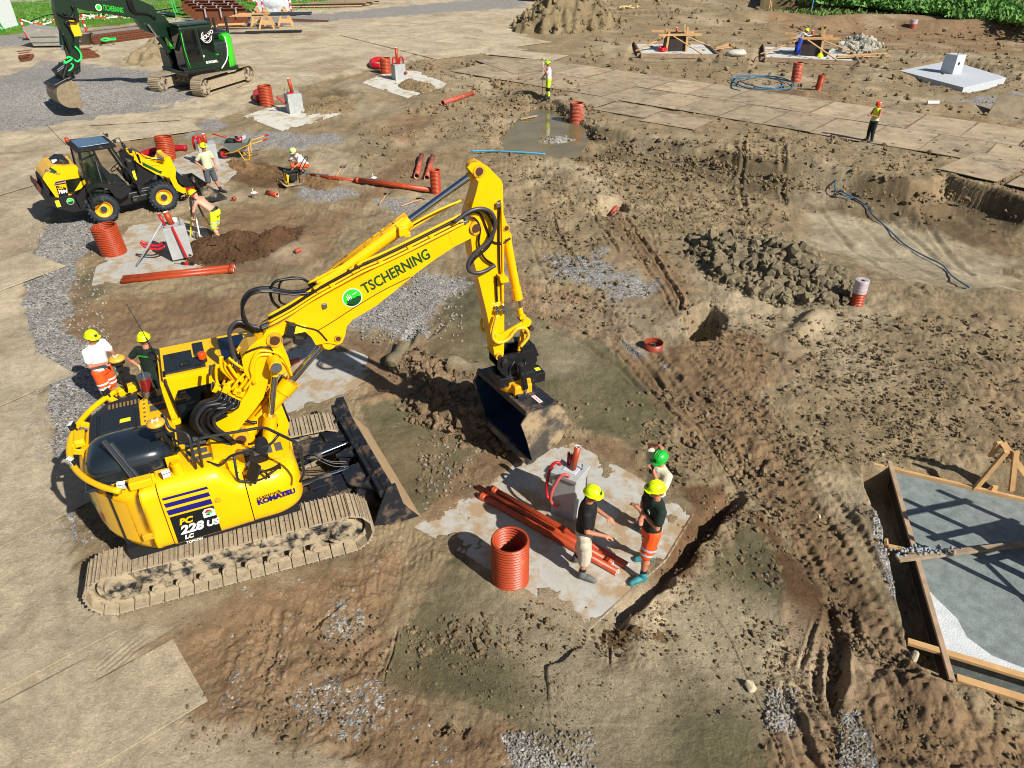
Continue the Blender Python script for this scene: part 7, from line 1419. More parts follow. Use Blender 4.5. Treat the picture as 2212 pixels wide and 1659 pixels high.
def grun(pts, zf, r, m, y=.3, nm='hydraulic_hose'): mb = MB(); mb.tube(bez([gpt(*zf(*p), y) for p in pts], 5), r, 6); mb.build(nm, m, gex)
GLO = mat('green_hose', '22e060', .5)
grun([(335, 395), (375, 440), (390, 490), (360, 525), (330, 510)], zH, .05, GLO); grun([(265, 500), (280, 485), (310, 500), (270, 530), (245, 540), (250, 515)], zH, .05, GLO); grun([(300, 540), (320, 560), (290, 600), (230, 605)], zH, .04, GLO)
grun([(240, 110), (300, 150), (330, 100), (310, 50)], zH, .05, RUB); grun([(190, 110), (240, 140), (320, 150), (350, 190), (250, 185)], zH, .05, RUB); grun([(250, 190), (300, 260), (330, 330), (320, 400)], zH, .04, RUB); grun([(230, 280), (270, 380), (290, 440)], zH, .05, RUB)
for k in range(4): grun([(780+k*12, -10), (800+k*12, 60), (840+k*10, 110), (940+k*6, 120), (1020, 150+k*6)], zH, .045, RUB)
for k in range(5): grun([(300-k*10, 130+k*40), (330, 260), (370-k*6, 390), (420, 500-k*20)], zG, .045, RUB, y=-.3)
# rotator and bucket
tpg = GM @ gpt(*zH(350, 600), 0)
RG = GI @ Matrix.Translation(tpg) @ Matrix.Rotation(R(228), 4, 'Z')
mb = MB(RG); mb.box((.45, 0, .2), (1.1, .6, .5), rot=(0, R(25), 0)); mb.cyl((.5, -.4, .4), (.9, -.4, -.2), .1, 12); mb.cyl((.5, .4, .4), (.9, .4, -.2), .1, 12); mb.cyl((.55, 0, -.35), (.6, 0, -.05), .38, 18); mb.box((.8, 0, .1), (.5, .8, .3), rot=(0, R(25), 0)); mb.build('tilt_rotator', BLK, gex, bev=.03)
bt = GM @ gpt(*zH(210, 690), 0); tipw = GM @ gpt(*zH(310, 945), 0); sz = max(1.2, (bt.z-tipw.z)/1.05)
mb = MB()
BG = GI @ Matrix.Translation((bt.x, bt.y, bt.z)) @ Matrix.Rotation(R(224), 4, 'Z') @ Matrix.Rotation(R(20), 4, 'Y')
bucket(BG, gex, 1.7, sz*.82, mo=mat('pale_bucket', '8c7c64', .5, metal=.3, noise=.2, dirt=.4, dcol='5a5650'))
mb = MB(BG); mb.box((.05, 0, .08), (.9, 1.5, .14)); mb.box((-.3, 0, .1), (.2, 1.75, .08)); mb.build('bucket_top', BLK, gex, bev=.02)
# ================= hoses, tools and heaps near and far =================
def hose(label, pts, r, m, cat='hose', name='hose', dz=0): mb = MB(); mb.tube(bez([gp(*p)+Vector((0, 0, r*1.1+dz)) for p in pts], 8), r, 8); return tag(mb.build(name, m), label, cat)
def z3(x, y): return 1097+.2728*x, .2728*y
def z4(x, y): return 1608.6+.2728*x, .2728*y
def z2(x, y): return 548.6+.2728*x, .2728*y
def z1(x, y): return .2728*x, .2728*y
BLH = mat('blue_hose', '1b5f8c', .4, dirt=.1); LBH = mat('light_blue_pipe', '3f9cc4', .4)
hose('long blue hose snaking down the right side of the pit', [z4(560, 1350), z4(700, 1420), z4(730, 1480), z4(870, 1580), (1815, 411), (1868, 444), (1884, 466), (1917, 496), (1952, 529), (1990, 551), (2034, 572), (2056, 597), (2092, 624)], .024, BLH, dz=.02)
hose('thin light blue pipe lying along the near side of the puddle', [(1018, 331), (1060, 330), (1100, 332), (1140, 334), (1178, 337)], .035, LBH, 'pipe', 'pipe', dz=.05)
c = gp(1640, 182); mb = MB(); pts = []
for k in range(30): a = k*.42+2.6; rr_ = (2.3 if k > 14 else 1.55)-.01*k; pts.append((c.x+.2+rr_*math.cos(a)*.85, c.y+rr_*math.sin(a)*1.1, .08+.08*abs(math.sin(k*.7))))
pts += [(c.x-2.0, c.y-1.2, .06), (c.x-1.7, c.y-2.1, .05)]; mb.tube(bez(pts, 4), .036, 8); tag(mb.build('hose', mat('blue_coil', '2f6f96', .4)), 'loosely coiled blue hose lying beyond the haul road', 'hose')
rh = mat('red_sleeve', 'a50f22', .45, bump=.6, bscale=60)
def thick(label, pts, r, m=rh): mb = MB(); mb.tube(bez([gp(*p[:2])+Vector((0, 0, r+(p[2] if len(p) > 2 else 0))) for p in pts], 8), r, 14); return tag(mb.build('conduit_hose', m), label, 'hose', 'thick red hoses by the shafts')
thick('thick red ribbed hose running behind the shaft by the loader', [(305, 342), (325, 334), (350, 328), (378, 326), (404, 326)], .13)
thick('red hose stub behind the shaft beside the spiked pedestal', [(562, 222), (556, 216), (556, 209), (563, 207)], .2, mat('bright_red', 'c00a20', .4))
thick('bent red hose left of the farthest shaft', [(824, 150), (808, 148), (803, 141), (812, 135), (824, 134)], .18, mat('bright_red', 'c00a20', .4))
hose('thin black cable lying by the steel gate of the trench', [(1100, 470), (1118, 474), (1140, 478), (1158, 476)], .02, RUB, 'cable', 'cable')
# shovels and a pick
def shovel(label, a, b, wdt=.24):
    A_ = gp(*a)+Vector((0, 0, .05)); B_ = gp(*b)+Vector((0, 0, .04)); t = thing('shovel', label, 'shovel', A_, 0, 'shovels'); d = B_-A_; u = d.normalized(); L = d.length
    mb = MB(); mb.tube([(0, 0, 0), d*.5+Vector((0, 0, .03)), d-u*.3], .018, 8); mb.build('handle', TIMB, t)
    F = frame(d-u*.15, u); mb = MB(F); rows = [[(x, y*w_, .03*(y*y)-.01) for y in (-1, -.5, 0, .5, 1)] for x, w_ in ((-.16, .06), (-.12, wdt/2), (.1, wdt/2), (.17, wdt*.3))]; mb.grid(rows); mb.cyl((-.26, 0, .01), (-.1, 0, .01), .022, 8); mb.build('blade', mat('shovel_steel', '8a8272', .5, metal=.4, dirt=.4, dcol='a58f6c'), t)
shovel('shovel lying on the soil right of the crouching man', (727, 382), (745, 358)); shovel('shovel lying by the gravel behind the boom', (820, 443), (843, 415))
b = gp(463, 518); t = thing('shovel', 'shovel stuck upright in front of the shirtless man', 'shovel', gp(427, 517), 0, 'shovels'); mb = MB(); mb.tube([(0, 0, 0), (-.02, .02, 1.1)], .018, 8); mb.build('handle', TIMB, t); mb = MB(); mb.box((0, 0, .1), (.2, .02, .26)); mb.build('blade', MATS['shovel_steel'], t)
A_ = gp(866, 448); B_ = gp(915, 431); t = thing('pickaxe', 'pickaxe with a long pale handle lying behind the boom', 'pickaxe', A_); d = B_-A_; mb = MB(); mb.tube([(0, 0, .04), d*.5+Vector((0, 0, .05)), d*.95+Vector((0, 0, .04))], .022, 8); mb.build('handle', TIMB, t); mb = MB(); q = d*.93; n_ = Vector((-d.y, d.x, 0)).normalized(); mb.tube([q+n_*.3+Vector((0, 0, .0)), q+Vector((0, 0, .06)), q-n_*.3+Vector((0, 0, .0))], .025, 8); mb.build('pick_head', BLKM, t)
# levelling tripod
b = gp(437, 515); t = thing('tripod', 'yellow and silver levelling tripod in front of the shirtless man', 'tripod', b)
for a in (40, 165, 285): mb = MB(); mb.cyl((.45*math.cos(R(a)), .45*math.sin(R(a)), 0), (.15*math.cos(R(a)), .15*math.sin(R(a)), .9), .025, 8); mb.m = 1; mb.cyl((.2*math.cos(R(a)), .2*math.sin(R(a)), .7), (.06*math.cos(R(a)), .06*math.sin(R(a)), 1.45), .035, 8); mb.build('leg', [WHT if a == 285 else YSTK, STL], t)
mb = MB(); mb.cyl((0, 0, 1.43), (0, 0, 1.48), .09, 16); mb.build('head_plate', STL, t)
lv = thing('laser_level', 'red laser level with yellow base standing on the tripod', 'laser level', b+Vector((0, 0, 1.48))); mb = MB(); mb.box((0, 0, .12), (.2, .2, .2)); mb.m = 1; mb.box((0, 0, .03), (.22, .22, .06)); mb.m = 2; mb.cyl((0, 0, .22), (0, 0, .3), .07, 14); mb.build('housing', [REDP, YSTK, BLKM], lv, bev=.01); mb = MB(); mb.tube(rad2([(-.1, 0, .2), (-.1, 0, .36), (.1, 0, .36), (.1, 0, .2)], .04), .014, 6); mb.build('handle', BLKM, lv)
# plate compactor
b = gp(632, 400); t = thing('plate_compactor', 'black and yellow plate compactor beside the crouching man', 'compactor', b, R(30)); t.scale = (1.15,)*3
mb = MB(); mb.box((0, 0, .06), (.55, .42, .05)); mb.bar((.27, 0, .07), (.36, 0, .16), .42, .04); mb.bar((-.27, 0, .07), (-.36, 0, .16), .42, .04); mb.build('base_plate', mat('pale_steel', 'a08e6e', .7, dirt=.5, dcol='6a6050'), t, bev=.01)
mb = MB(); mb.box((.02, .02, .28), (.26, .28, .24)); mb.cyl((.02, -.16, .3), (.02, -.2, .3), .1, 16); mb.cyl((-.1, .1, .36), (-.1, .1, .46), .06, 12); mb.build('engine', BLKM, t, bev=.02)
mb = MB(); mb.box((-.17, 0, .26), (.10, .3, .28), rot=(0, R(15), 0)); mb.build('belt_guard', YEL, t, bev=.02)
mb = MB(); mb.tube(rad2([(.22, -.16, .1), (.22, -.16, .52), (-.2, -.16, .52), (-.2, -.16, .1)], .06), .016, 8); mb.tube(rad2([(.22, .16, .1), (.22, .16, .52), (-.2, .16, .52), (-.2, .16, .1)], .06), .016, 8); mb.tube([(.22, -.16, .4), (.22, .16, .4)], .014, 6); mb.build('roll_bar', BLKM, t)
mb = MB(); mb.tube(rad2([(.2, -.14, .3), (.62, -.14, .85), (.62, .14, .85), (.2, .14, .3)], .05), .016, 8); mb.build('handle', BLKM, t)
# crouching man's board
t = thing('screed_bar', 'grey aluminium screed bar lying before the crouching man', 'screed bar', gp(660, 376)); mb = MB(); mb.bar((-1.0, .25, .05), (1.0, -.3, .05), .09, .04); mb.build('bar', mat('alu', '8d9296', .4, metal=.6), t, bev=.004)
# small white buckets
for (x, y), lb in (((551, 428), 'white paint bucket with a brush on orange soil'), ((809, 395), 'white bucket with a handle beside the long trench pipe')):
    t = thing('bucket', lb, 'bucket', gp(x, y), 0, 'white buckets'); mb = MB(); mb.lathe([(0, .01), (.09, .01), (.11, .2), (.12, .2), (.12, .215), (.105, .215), (.1, .03), (0, .03)], 20); mb.build('tub', WHT, t); mb = MB(); mb.tube([(0, 0, .1), (-.05, .02, .36)], .012, 6); mb.build('brush', WHT, t)
# wheelbarrow
b = gp(518, 342); t = thing('wheelbarrow', 'grey wheelbarrow with yellow legs full of tools', 'wheelbarrow', b, R(10)); t.scale = (1.2,)*3
mb = MB(); P_ = [[(x*s, y*w_, z) for x, y in ((-.45, -.3), (.42, -.3), (.5, .0), (.42, .3), (-.45, .3), (-.55, 0))] for s, w_, z in ((.5, .7, .30), (1, 1, .62))]; mb.grid(P_, smooth=False, closed=True); mb.add(P_[0], [(0, 1, 2, 3, 4, 5)]); mb.build('tray', mat('barrow_grey', '77807f', .5, metal=.3, dirt=.4, dcol='a08d6c'), t)
mb = MB()
for s in (-1, 1): mb.tube(rad2([(-.5, s*.08, .2), (-.1, s*.2, .28), (.35, s*.3, .5), (1.0, s*.3, .68)], .1), .02, 8); mb.tube(rad2([(.05, s*.22, .32), (.2, s*.26, .0), (.38, s*.26, .0), (.42, s*.28, .5)], .05), .018, 8)
mb.build('frame', mat('frame_yellow', 'd89a1a', .5), t)
for s in (-1, 1): mb = MB(); mb.cyl((.95, s*.3, .665), (1.1, s*.3, .70), .026, 10); mb.build('grip', REDP, t)
mb = MB(Matrix.Translation((-.5, 0, .19)) @ Matrix.Rotation(math.pi/2, 4, 'X')); mb.lathe([(.12, -.04), (.18, -.035), (.19, 0), (.18, .035), (.12, .04)], 20); mb.m = 1; mb.cyl((0, 0, -.03), (0, 0, .03), .12, 16); mb.build('wheel', [TYR, REDP], t)
bw = t.matrix_basis
tl = thing('tool_pile', 'green cloth, red tools and papers heaped in the wheelbarrow', 'tools', bw @ Vector((0, 0, .55))); mb = MB(); mb.ball((-.25, 0, .08), .2, 10, 6, (1.1, 1, .6)); mb.build('green_cloth', TGRN, tl); mb = MB(); mb.tube([(-1.0, .1, .35), (-.1, 0, .12)], .025, 8); mb.build('long_handle', REDP, tl); mb = MB(); mb.tube([(.1+.16*math.cos(a), .16*math.sin(a), .15+.05*math.sin(2*a)) for a in [2*math.pi*k/14 for k in range(15)]], .03, 6); mb.build('red_cable', REDP, tl); mb = MB(); mb.box((.28, .05, .18), (.3, .22, .01), rot=(R(30), R(-30), 0)); mb.build('paper', WHT, tl); mb = MB(); mb.box((.0, .1, .15), (.12, .3, .1), rot=(.3, .2, .5)); mb.build('black_tool', BLKM, tl, bev=.02)
# hammer drill on the slab and other bits
b = gp(402, 573); t = thing('hammer_drill', 'red and black hammer drill lying on the left slab', 'drill', b, R(-4)); mb = MB(); mb.cyl((-.35, 0, .06), (-.12, 0, .06), .012, 8); mb.build('chisel', STL, t); mb = MB(); mb.cyl((-.12, 0, .06), (.12, 0, .06), .04, 12); mb.box((.18, 0, .06), (.14, .1, .1)); mb.m = 1; mb.box((.06, 0, .06), (.14, .09, .09)); mb.build('drill_body', [BLKM, REDP], t, bev=.01)
for (x, y, z), lb, nm in (((1770, 127, 0), 'yellow helmet lying on the right far form slab', 'helmet'),):
    mb = MB(Matrix.Translation(gp(x, y)+Vector((0, 0, .12)))); mb.lathe([(.001, .28), (.12, .25), (.22, .12), (.25, 0), (.29, -.01), (.29, .02)][::-1], 18); tag(mb.build(nm, HIV), lb, 'helmet')
t = thing('bucket', 'black builder\'s bucket on the right far form slab', 'bucket', gp(1778, 126)+Vector((0, 0, .08))); mb = MB(); mb.lathe([(0, .02), (.22, .02), (.32, .52), (.34, .52), (.3, .5), (.2, .05), (0, .05)], 20); mb.build('tub', BLKM, t); mb = MB(); mb.tube([(.31*math.cos(a), .05, .52+.28*math.sin(a)) for a in [math.pi*k/10 for k in range(11)]], .015, 6); mb.build('handle', STL, t)
b = f2.matrix_basis @ Vector((-.50, -.52, .55)); mb = MB(Matrix.Translation(b)); rows = []
for i in range(10): z = .5-i*.12; rows.append([((.16+.03*math.sin(i*1.3+3*a))*math.cos(a)+.03*math.sin(i), (.12+.02*math.sin(4*a+i))*math.sin(a), z) for a in [2*math.pi*k/14 for k in range(14)]])
mb.grid(rows, closed=True); tag(mb.build('jacket', mat('blue_cloth', '1238b0', .7, noise=.15)), 'bright blue jacket hanging on the right far column form', 'jacket')
c = gp(1745, 84); 
mb = MB(Matrix.Translation(gp(2018, 226))); mb.cyl((-.4, .0, .1), (.2, 0, .1), .1, 12); tag(mb.build('bottle', WHT), 'white plastic container lying beyond the haul road', 'container')
# posts in the ground
for (x, y, h, m_), lb in (((1660, 27, 1.3, TIMB), 'pair of wooden stakes standing far back on the earth'), ((1752, 27, 1.8, LBH), 'blue and white marker stake far back')):
    t = thing('stake', lb, 'stake', gp(x, y)); mb = MB(); mb.box((0, 0, h/2), (.08, .06, h)); mb.box((.2, 0, h*.4), (.08, .06, h*.8), rot=(0, R(-12), 0)) if m_ is TIMB else mb.box((0, 0, .1), (.12, .12, .3)); mb.build('post', m_, t)
t = thing('stake', 'wooden stub leaning between the far forms', 'stake', gp(1631, 138)); mb = MB(); mb.box((0, 0, .2), (.2, .2, .5), rot=(0, R(8), 0)); mb.build('post', TIMG, t)
b = gp(1093, 470); t = thing('board', 'grey board end lying right of the arm', 'board', b); mb = MB(); mb.bar((-.5, .1, .04), (.5, -.1, .05), .12, .03); mb.build('plank', TIMG, t)
b = gp(990, 215)
b = gp(1140, 268); t = thing('board', 'pale board end floating in the puddle', 'board', Vector((b.x, b.y, WZ+.05))); mb = MB(); mb.bar((-.4, -.2, 0), (.5, .25, .08), .16, .03); mb.build('plank', TIMB, t)
for (x, y, lb, n, L_p) in ((1566, 105, 'pile of short boards right of the left far form', 6, 2.6), (1865, 124, 'long boards lying right of the right far form', 4, 4.2)):
    b = gp(x, y); t = thing('board_pile', lb, 'boards', b)
    for k in range(n): mb = MB(); a = R(35+k*5 if n == 6 else 8+k*4); mb.bar((-L_p/2*math.cos(a), -L_p/2*math.sin(a)+k*.15, .05+.05*(k % 3)), (L_p/2*math.cos(a), L_p/2*math.sin(a)+k*.15, .06+.05*(k % 3)), .2, .04); mb.build('plank', TIMG if k % 2 else TIMB, t)
b = gp(1590, 121); mb = MB(Matrix.Translation(b)); mb.ball((0, 0, .2), .5, 14, 8, (1.5, .9, .5)); mb.ball((-.5, .1, .15), .3, 12, 8, (1, 1, .6)); mb.ball((.35, 0, .3), .3, 12, 8, (1, 1, .6)); o = fuse(mb.build('sack', mat('white_sack', 'b9b6aa', .7, noise=.15, bump=.5, bscale=6)), .05); tag(o, 'crumpled white sack beside the board pile', 'sack')
# heaps ---------------------------------------------------------------
def clod(mb, c, r, rg):
    """angular lump: a jittered cube-sphere of 14 corners"""
    vs = []
    for v in ((1, 1, 1), (1, 1, -1), (1, -1, 1), (1, -1, -1), (-1, 1, 1), (-1, 1, -1), (-1, -1, 1), (-1, -1, -1)): vs.append(v)
    sc = [rg.uniform(.55, 1.25) for _ in range(3)]; E3 = Euler((rg.uniform(0, 6), rg.uniform(0, 6), rg.uniform(0, 6))).to_matrix(); out = []
    for v in vs: q = Vector([a*s*rg.uniform(.35, .95)*r for a, s in zip(v, sc)]); out.append(tuple(E3 @ q+Vector(c)))
    for v in ((1, 0, 0), (-1, 0, 0), (0, 1, 0), (0, -1, 0), (0, 0, 1), (0, 0, -1)): q = Vector([a*s*rg.uniform(.6, 1.15)*r for a, s in zip(v, sc)]); out.append(tuple(E3 @ q+Vector(c)))
    f = []
    for ax, qd in ((8, (0, 1, 3, 2)), (9, (4, 6, 7, 5)), (10, (0, 4, 5, 1)), (11, (2, 3, 7, 6)), (12, (0, 2, 6, 4)), (13, (1, 5, 7, 3))):
        for i in range(4): f.append((qd[i], qd[(i+1) % 4], ax))
    mb.add(out, f, False)
def heap(label, poly, h, n, rmin, rmax, m, nm='soil_heap', seed=1, rough=.12, core=True, wd=.9, cat='soil heap', mod=.5, pw=.75):
    rg = random.Random(seed); w_ = W(poly); xs = [p[0] for p in w_]; ys = [p[1] for p in w_]; cx, cy = sum(xs)/len(xs), sum(ys)/len(ys)
    n1 = 110; gx, gy = np.meshgrid(np.linspace(min(xs)-.2, max(xs)+.2, n1), np.linspace(min(ys)-.2, max(ys)+.2, n1)); s = sdf(w_, gx, gy)+perlin(gx*1.3+seed, gy*1.3)*.2*wd
    sp_ = (max(xs)-min(xs))/n1; zz = h*np.clip(-s/wd, 0, 1)**pw*(1-mod*.5+mod*perlin(gx/wd/1.2+seed*3, gy/wd/1.2))+(np.abs(perlin(gx/(.28*wd), gy/(.28*wd)))+.5*np.abs(perlin(gx/(.13*wd), gy/(.13*wd))))*rough*(s < .02)-.06
    base_ = coarse(gx, gy); mb = MB(); Z2 = np.where(s < .05, zz, -.15)+base_
    def zat(x, y): i = int((x-gx[0, 0])/(gx[0, -1]-gx[0, 0])*(n1-1)); j = int((y-gy[0, 0])/(gy[-1, 0]-gy[0, 0])*(n1-1)); return Z2[min(max(j, 0), n1-1), min(max(i, 0), n1-1)]
    if core: mb.grid([[(gx[j, i]-cx, gy[j, i]-cy, Z2[j, i]) for i in range(n1)] for j in range(n1)])
    k = 0; rs_ = np.random.RandomState(seed); XR = rs_.uniform(min(xs)-.25, max(xs)+.25, n*8); YR = rs_.uniform(min(ys)-.25, max(ys)+.25, n*8); DR = sdf(w_, XR, YR)
    for x, y, d in zip(XR.tolist(), YR.tolist(), DR.tolist()):
        if k >= n: break
        if d > .12+.2*rg.random()**3: continue
        r = rmin+(rmax-rmin)*rg.random()**3.2; r *= (1 if d < -.1 else .55); clod(mb, (x-cx, y-cy, float(zat(x, y)) + r*.25 if d < 0 else float(zat(x, y))+.15+r*.3), r, rg); k += 1
    o = mb.build(nm, m); o.location = (cx, cy, 0); tag(o, label, cat, 'heaps of dug earth'); return o
def soilm(nm, hexc, g=0.): return MATS.setdefault(nm, soil_mat(nm, tuple(lin(hexc)[:3]), g))
heap('large heap of grey brown clay lumps left of the film wrapped shaft', [(1488, 520), (1520, 505), (1590, 525), (1700, 535), (1790, 570), (1845, 608), (1850, 645), (1800, 668), (1740, 668), (1640, 645), (1570, 620), (1520, 585), (1495, 550)], .6, 2600, .02, .2, soilm('clay_lumps', '8a7e66'), seed=4, rough=.1)
heap('heap of broken clay slabs in front of the excavator bucket', [(880, 870), (930, 835), (1010, 830), (1070, 850), (1110, 900), (1095, 960), (1085, 985), (1040, 970), (960, 930), (900, 905)], .45, 900, .025, .15, soilm('brown_lumps', '86725a'), seed=5, rough=.08, wd=.6)
heap('dark band of clods under the shadow of the excavator arm', [(850, 790), (880, 755), (930, 775), (1020, 800), (1070, 830), (1030, 850), (930, 845), (870, 815)], .24, 520, .02, .12, soilm('brown_lumps', '8f7a5b'), seed=6, rough=.06, wd=.5)
heap('tall earth mound behind the haul road at the top', [(1108, 60), (1150, 25), (1180, -12), (1240, -14), (1290, 8), (1320, 40), (1345, 55), (1290, 70), (1200, 74), (1130, 72)], 4.6, 1300, .06, .36, soilm('mound_earth', '85765a'), seed=7, rough=.35, wd=6.5, mod=.35, pw=1.05)
heap('grey sand cone left of the green excavator cab', [(262, 138), (290, 115), (320, 95), (360, 90), (400, 100), (410, 130), (350, 142), (300, 144)], 2.1, 10, .03, .06, soilm('grey_sand', '96866a'), nm='sand_heap', seed=8, rough=.012, wd=3.6, cat='sand heap', mod=.06, pw=1.1)
heap('low flat sand heap beside the spiked pedestal', [(655, 238), (690, 215), (740, 210), (778, 225), (770, 240), (700, 250), (655, 252)], .38, 60, .04, .12, soilm('grey_sand2', '8a775a'), nm='sand_heap', seed=9, rough=.06, wd=.9, cat='sand heap')
heap('low sand heap at the foot of the farthest pedestal', [(858, 183), (880, 172), (915, 176), (945, 190), (930, 202), (890, 200), (862, 192)], .4, 60, .04, .12, soilm('grey_sand2', '8a775a'), nm='sand_heap', seed=10, rough=.06, wd=.9, cat='sand heap')
heap('pale concrete rubble heap right of the far column form', [(1800, 105), (1830, 88), (1870, 92), (1905, 100), (1880, 112), (1820, 114)], .55, 220, .1, .4, soilm('rubble', 'a9a597'), nm='rubble_heap', seed=11, rough=.2, wd=1.2, cat='rubble')
heap('brown soil bank thrown up beside the left pedestal', [(398, 570), (412, 535), (470, 520), (560, 515), (640, 495), (665, 500), (620, 535), (560, 560), (470, 578)], .30, 300, .02, .08, soilm('wet_soil', '5f4733'), seed=12, rough=.1, wd=.5)
heap('ridge of dark clods along the trench below the near slab', [(1340, 1335), (1420, 1290), (1500, 1210), (1560, 1140), (1605, 1075), (1615, 1090), (1560, 1180), (1480, 1270), (1400, 1350), (1350, 1365)], .06, 700, .010, .045, soilm('brown_lumps2', '6f5b42'), seed=13, rough=.05, wd=.2)
heap('ridge of brown clods where the near trench bends', [(1150, 1310), (1260, 1350), (1340, 1340), (1440, 1370), (1450, 1400), (1330, 1390), (1240, 1375), (1150, 1335)], .08, 320, .015, .055, soilm('brown_lumps2', '7c6647'), seed=14, rough=.03, wd=.2)
heap('brown soil ridge running to the crouching man', [(480, 352), (500, 345), (560, 362), (600, 372), (690, 385), (740, 402), (700, 412), (600, 395), (520, 375)], .2, 200, .02, .09, soilm('ridge_soil', '83684a'), seed=15, rough=.08, wd=.5)
heap('small knot of clods at the left rim of the square hole', [(1528, 668), (1550, 662), (1566, 680), (1560, 700), (1540, 694)], .22, 260, .02, .09, soilm('clay_lumps', '8a7e66'), seed=16, rough=.05, wd=.3)
# slabs of clay
for i, (x, y, a, L_, w2) in enumerate(((858, 775, 75, .9, .3), (1040, 852, -12, 1.1, .3), (975, 850, 20, .5, .35), (1110, 975, -20, .4, .25), (1075, 830, 30, .6, .3), (1000, 800, -10, .7, .3))):
    p = gp(x, y); rg = random.Random(i); mb = MB(); n_ = 7
    rows = [[((k/n_-.5)*L_, (w2/2+.03*rg.uniform(-1, 1))*s1, z_+.05*math.sin(k)*(z_ > 0)) for s1, z_ in ((-1, 0), (-.9, .13), (0, .17), (.9, .12), (1, 0))] for k in range(n_+1)]; mb.grid(rows); mb.add(rows[0], [(0, 1, 2, 3, 4)]); mb.add(rows[-1], [(4, 3, 2, 1, 0)])
    o = mb.build('clay_slab', soilm('clay_lumps', '877a5c')); o.location = p+Vector((0, 0, .12 if i else .05)); o.rotation_euler = (.1, .1*(i % 3), R(a)); tag(o, ('upright smooth clay slab at the left end of the clod heap', 'long smooth clay slab on top of the clod heap by the bucket', 'squat clay slab left of the long smooth one', 'clay slab close to the bucket tip', 'clay slab in the arm\'s shadow touching the bucket', 'flat clay slab in the middle of the shadowed clods')[i], 'clay slab', 'slabs of dug clay')
# scattered clods: nobody could count them
NSL = W([(885, 1140), (1060, 1040), (1130, 985), (1240, 955), (1380, 1030), (1500, 1110), (1440, 1210), (1270, 1365), (1150, 1290)]); rg = random.Random(21); mb = MB(); dens_ = [(880, 1330, 1330, 1420, 1), (1430, 1000, 1700, 1300, 1), (1600, 1080, 1960, 1560, 2), (1780, 1380, 2212, 1659, 2), (1380, 840, 1640, 1080, 2), (1200, 330, 1700, 520, 2), (1650, 700, 2212, 1000, 2), (1050, 170, 1290, 240, 1), (900, 940, 1010, 1180, 1), (1180, 860, 1500, 960, 1), (780, 270, 900, 420, 1), (1290, 300, 2212, 480, 2), (400, 1330, 1000, 1600, 1), (1700, 900, 2212, 1000, 1), (1040, 230, 1270, 345, 1)]
for x0_, y0_, x1_, y1_, wgt in dens_:
    nn = int(380*wgt); PX_ = np.array([rg.uniform(x0_, x1_) for _ in range(nn)]); PY_ = np.array([rg.uniform(y0_, y1_) for _ in range(nn)]); XX_, YY_, ZZ_ = gpv(PX_, PY_); CL_ = fbm(XX_, YY_, 1.3, 3); SD_ = sdf(NSL, XX_, YY_)
    for x_, y_, z_, cl, sd_ in zip(XX_.tolist(), YY_.tolist(), ZZ_.tolist(), CL_.tolist(), SD_.tolist()):
        if cl < -.05 and rg.random() < .85 or sd_ < .1: continue
        p = Vector((x_, y_, z_)); d_ = p.y; r = (.008+.03*rg.random()**3)*(1+d_/14); clod(mb, (p.x, p.y, p.z+r*.25), r, rg)
for x0_, y0_, x1_, y1_, nn, s_ in ((1050, 330, 1700, 520, 2600, 1), (1300, 300, 2212, 420, 2200, 1), (1500, 680, 2240, 1000, 4200, 1), (1250, 0, 2212, 330, 2600, 1.3), (1080, 450, 1500, 720, 1500, 1), (1380, 880, 1960, 1560, 2600, .8), (880, 130, 1290, 300, 1500, 1.2), (380, 1330, 1330, 1640, 2400, .6), (1650, 1350, 2212, 1659, 1800, .8)):
    XX_, YY_, ZZ_ = gpv(np.array([rg.uniform(x0_, x1_) for _ in range(nn)]), np.array([rg.uniform(y0_, y1_) for _ in range(nn)])); CL_ = fbm(XX_+60, YY_, 2.1, 4); SD_ = sdf(NSL, XX_, YY_); OK_ = np.ones(nn, bool)
    for q_, t_ in PLATES+SLABS: OK_ &= sdf(q_, XX_, YY_) > .1
    OK_ &= sdf(PITS[2][0], XX_, YY_) > .05
    for x_, y_, z_, cl, ok in zip(XX_.tolist(), YY_.tolist(), ZZ_.tolist(), CL_.tolist(), OK_.tolist()):
        if not ok or cl < .0 and rg.random() < .7: continue
        r = (.006+.018*rg.random()**4)*(1+y_/9)*s_; clod(mb, (x_, y_, z_+.01+r*.3), r, rg)
tag(mb.build('earth_clods', soilm('loose_clods', '87765c')), 'loose clods of earth scattered over the dug ground', 'clods', kind='stuff')
rg = random.Random(22); mb = MB()
for x0_, y0_, x1_, y1_, cnt in ((55, 480, 235, 760, 500), (60, 760, 250, 1180, 700), (1088, 1580, 1290, 1659, 260), (1655, 1485, 1720, 1580, 200), (1812, 1535, 1890, 1659, 240), (780, 590, 1000, 740, 500), (900, 960, 1040, 1130, 100)):
    GX_ = gpv(np.array([rg.uniform(x0_, x1_) for _ in range(cnt)]), np.array([rg.uniform(y0_, y1_) for _ in range(cnt)]))
    for p in [Vector(q) for q in zip(*[g_.tolist() for g_ in GX_])]: r = rg.uniform(.010, .022)*(1+p.y/25); clod(mb, (p.x, p.y, p.z+r*.4), r, rg)
tag(mb.build('gravel_stones', soilm('gravel_grey', 'a39d94')), 'loose grey gravel stones on the gravel patches', 'gravel', kind='stuff')
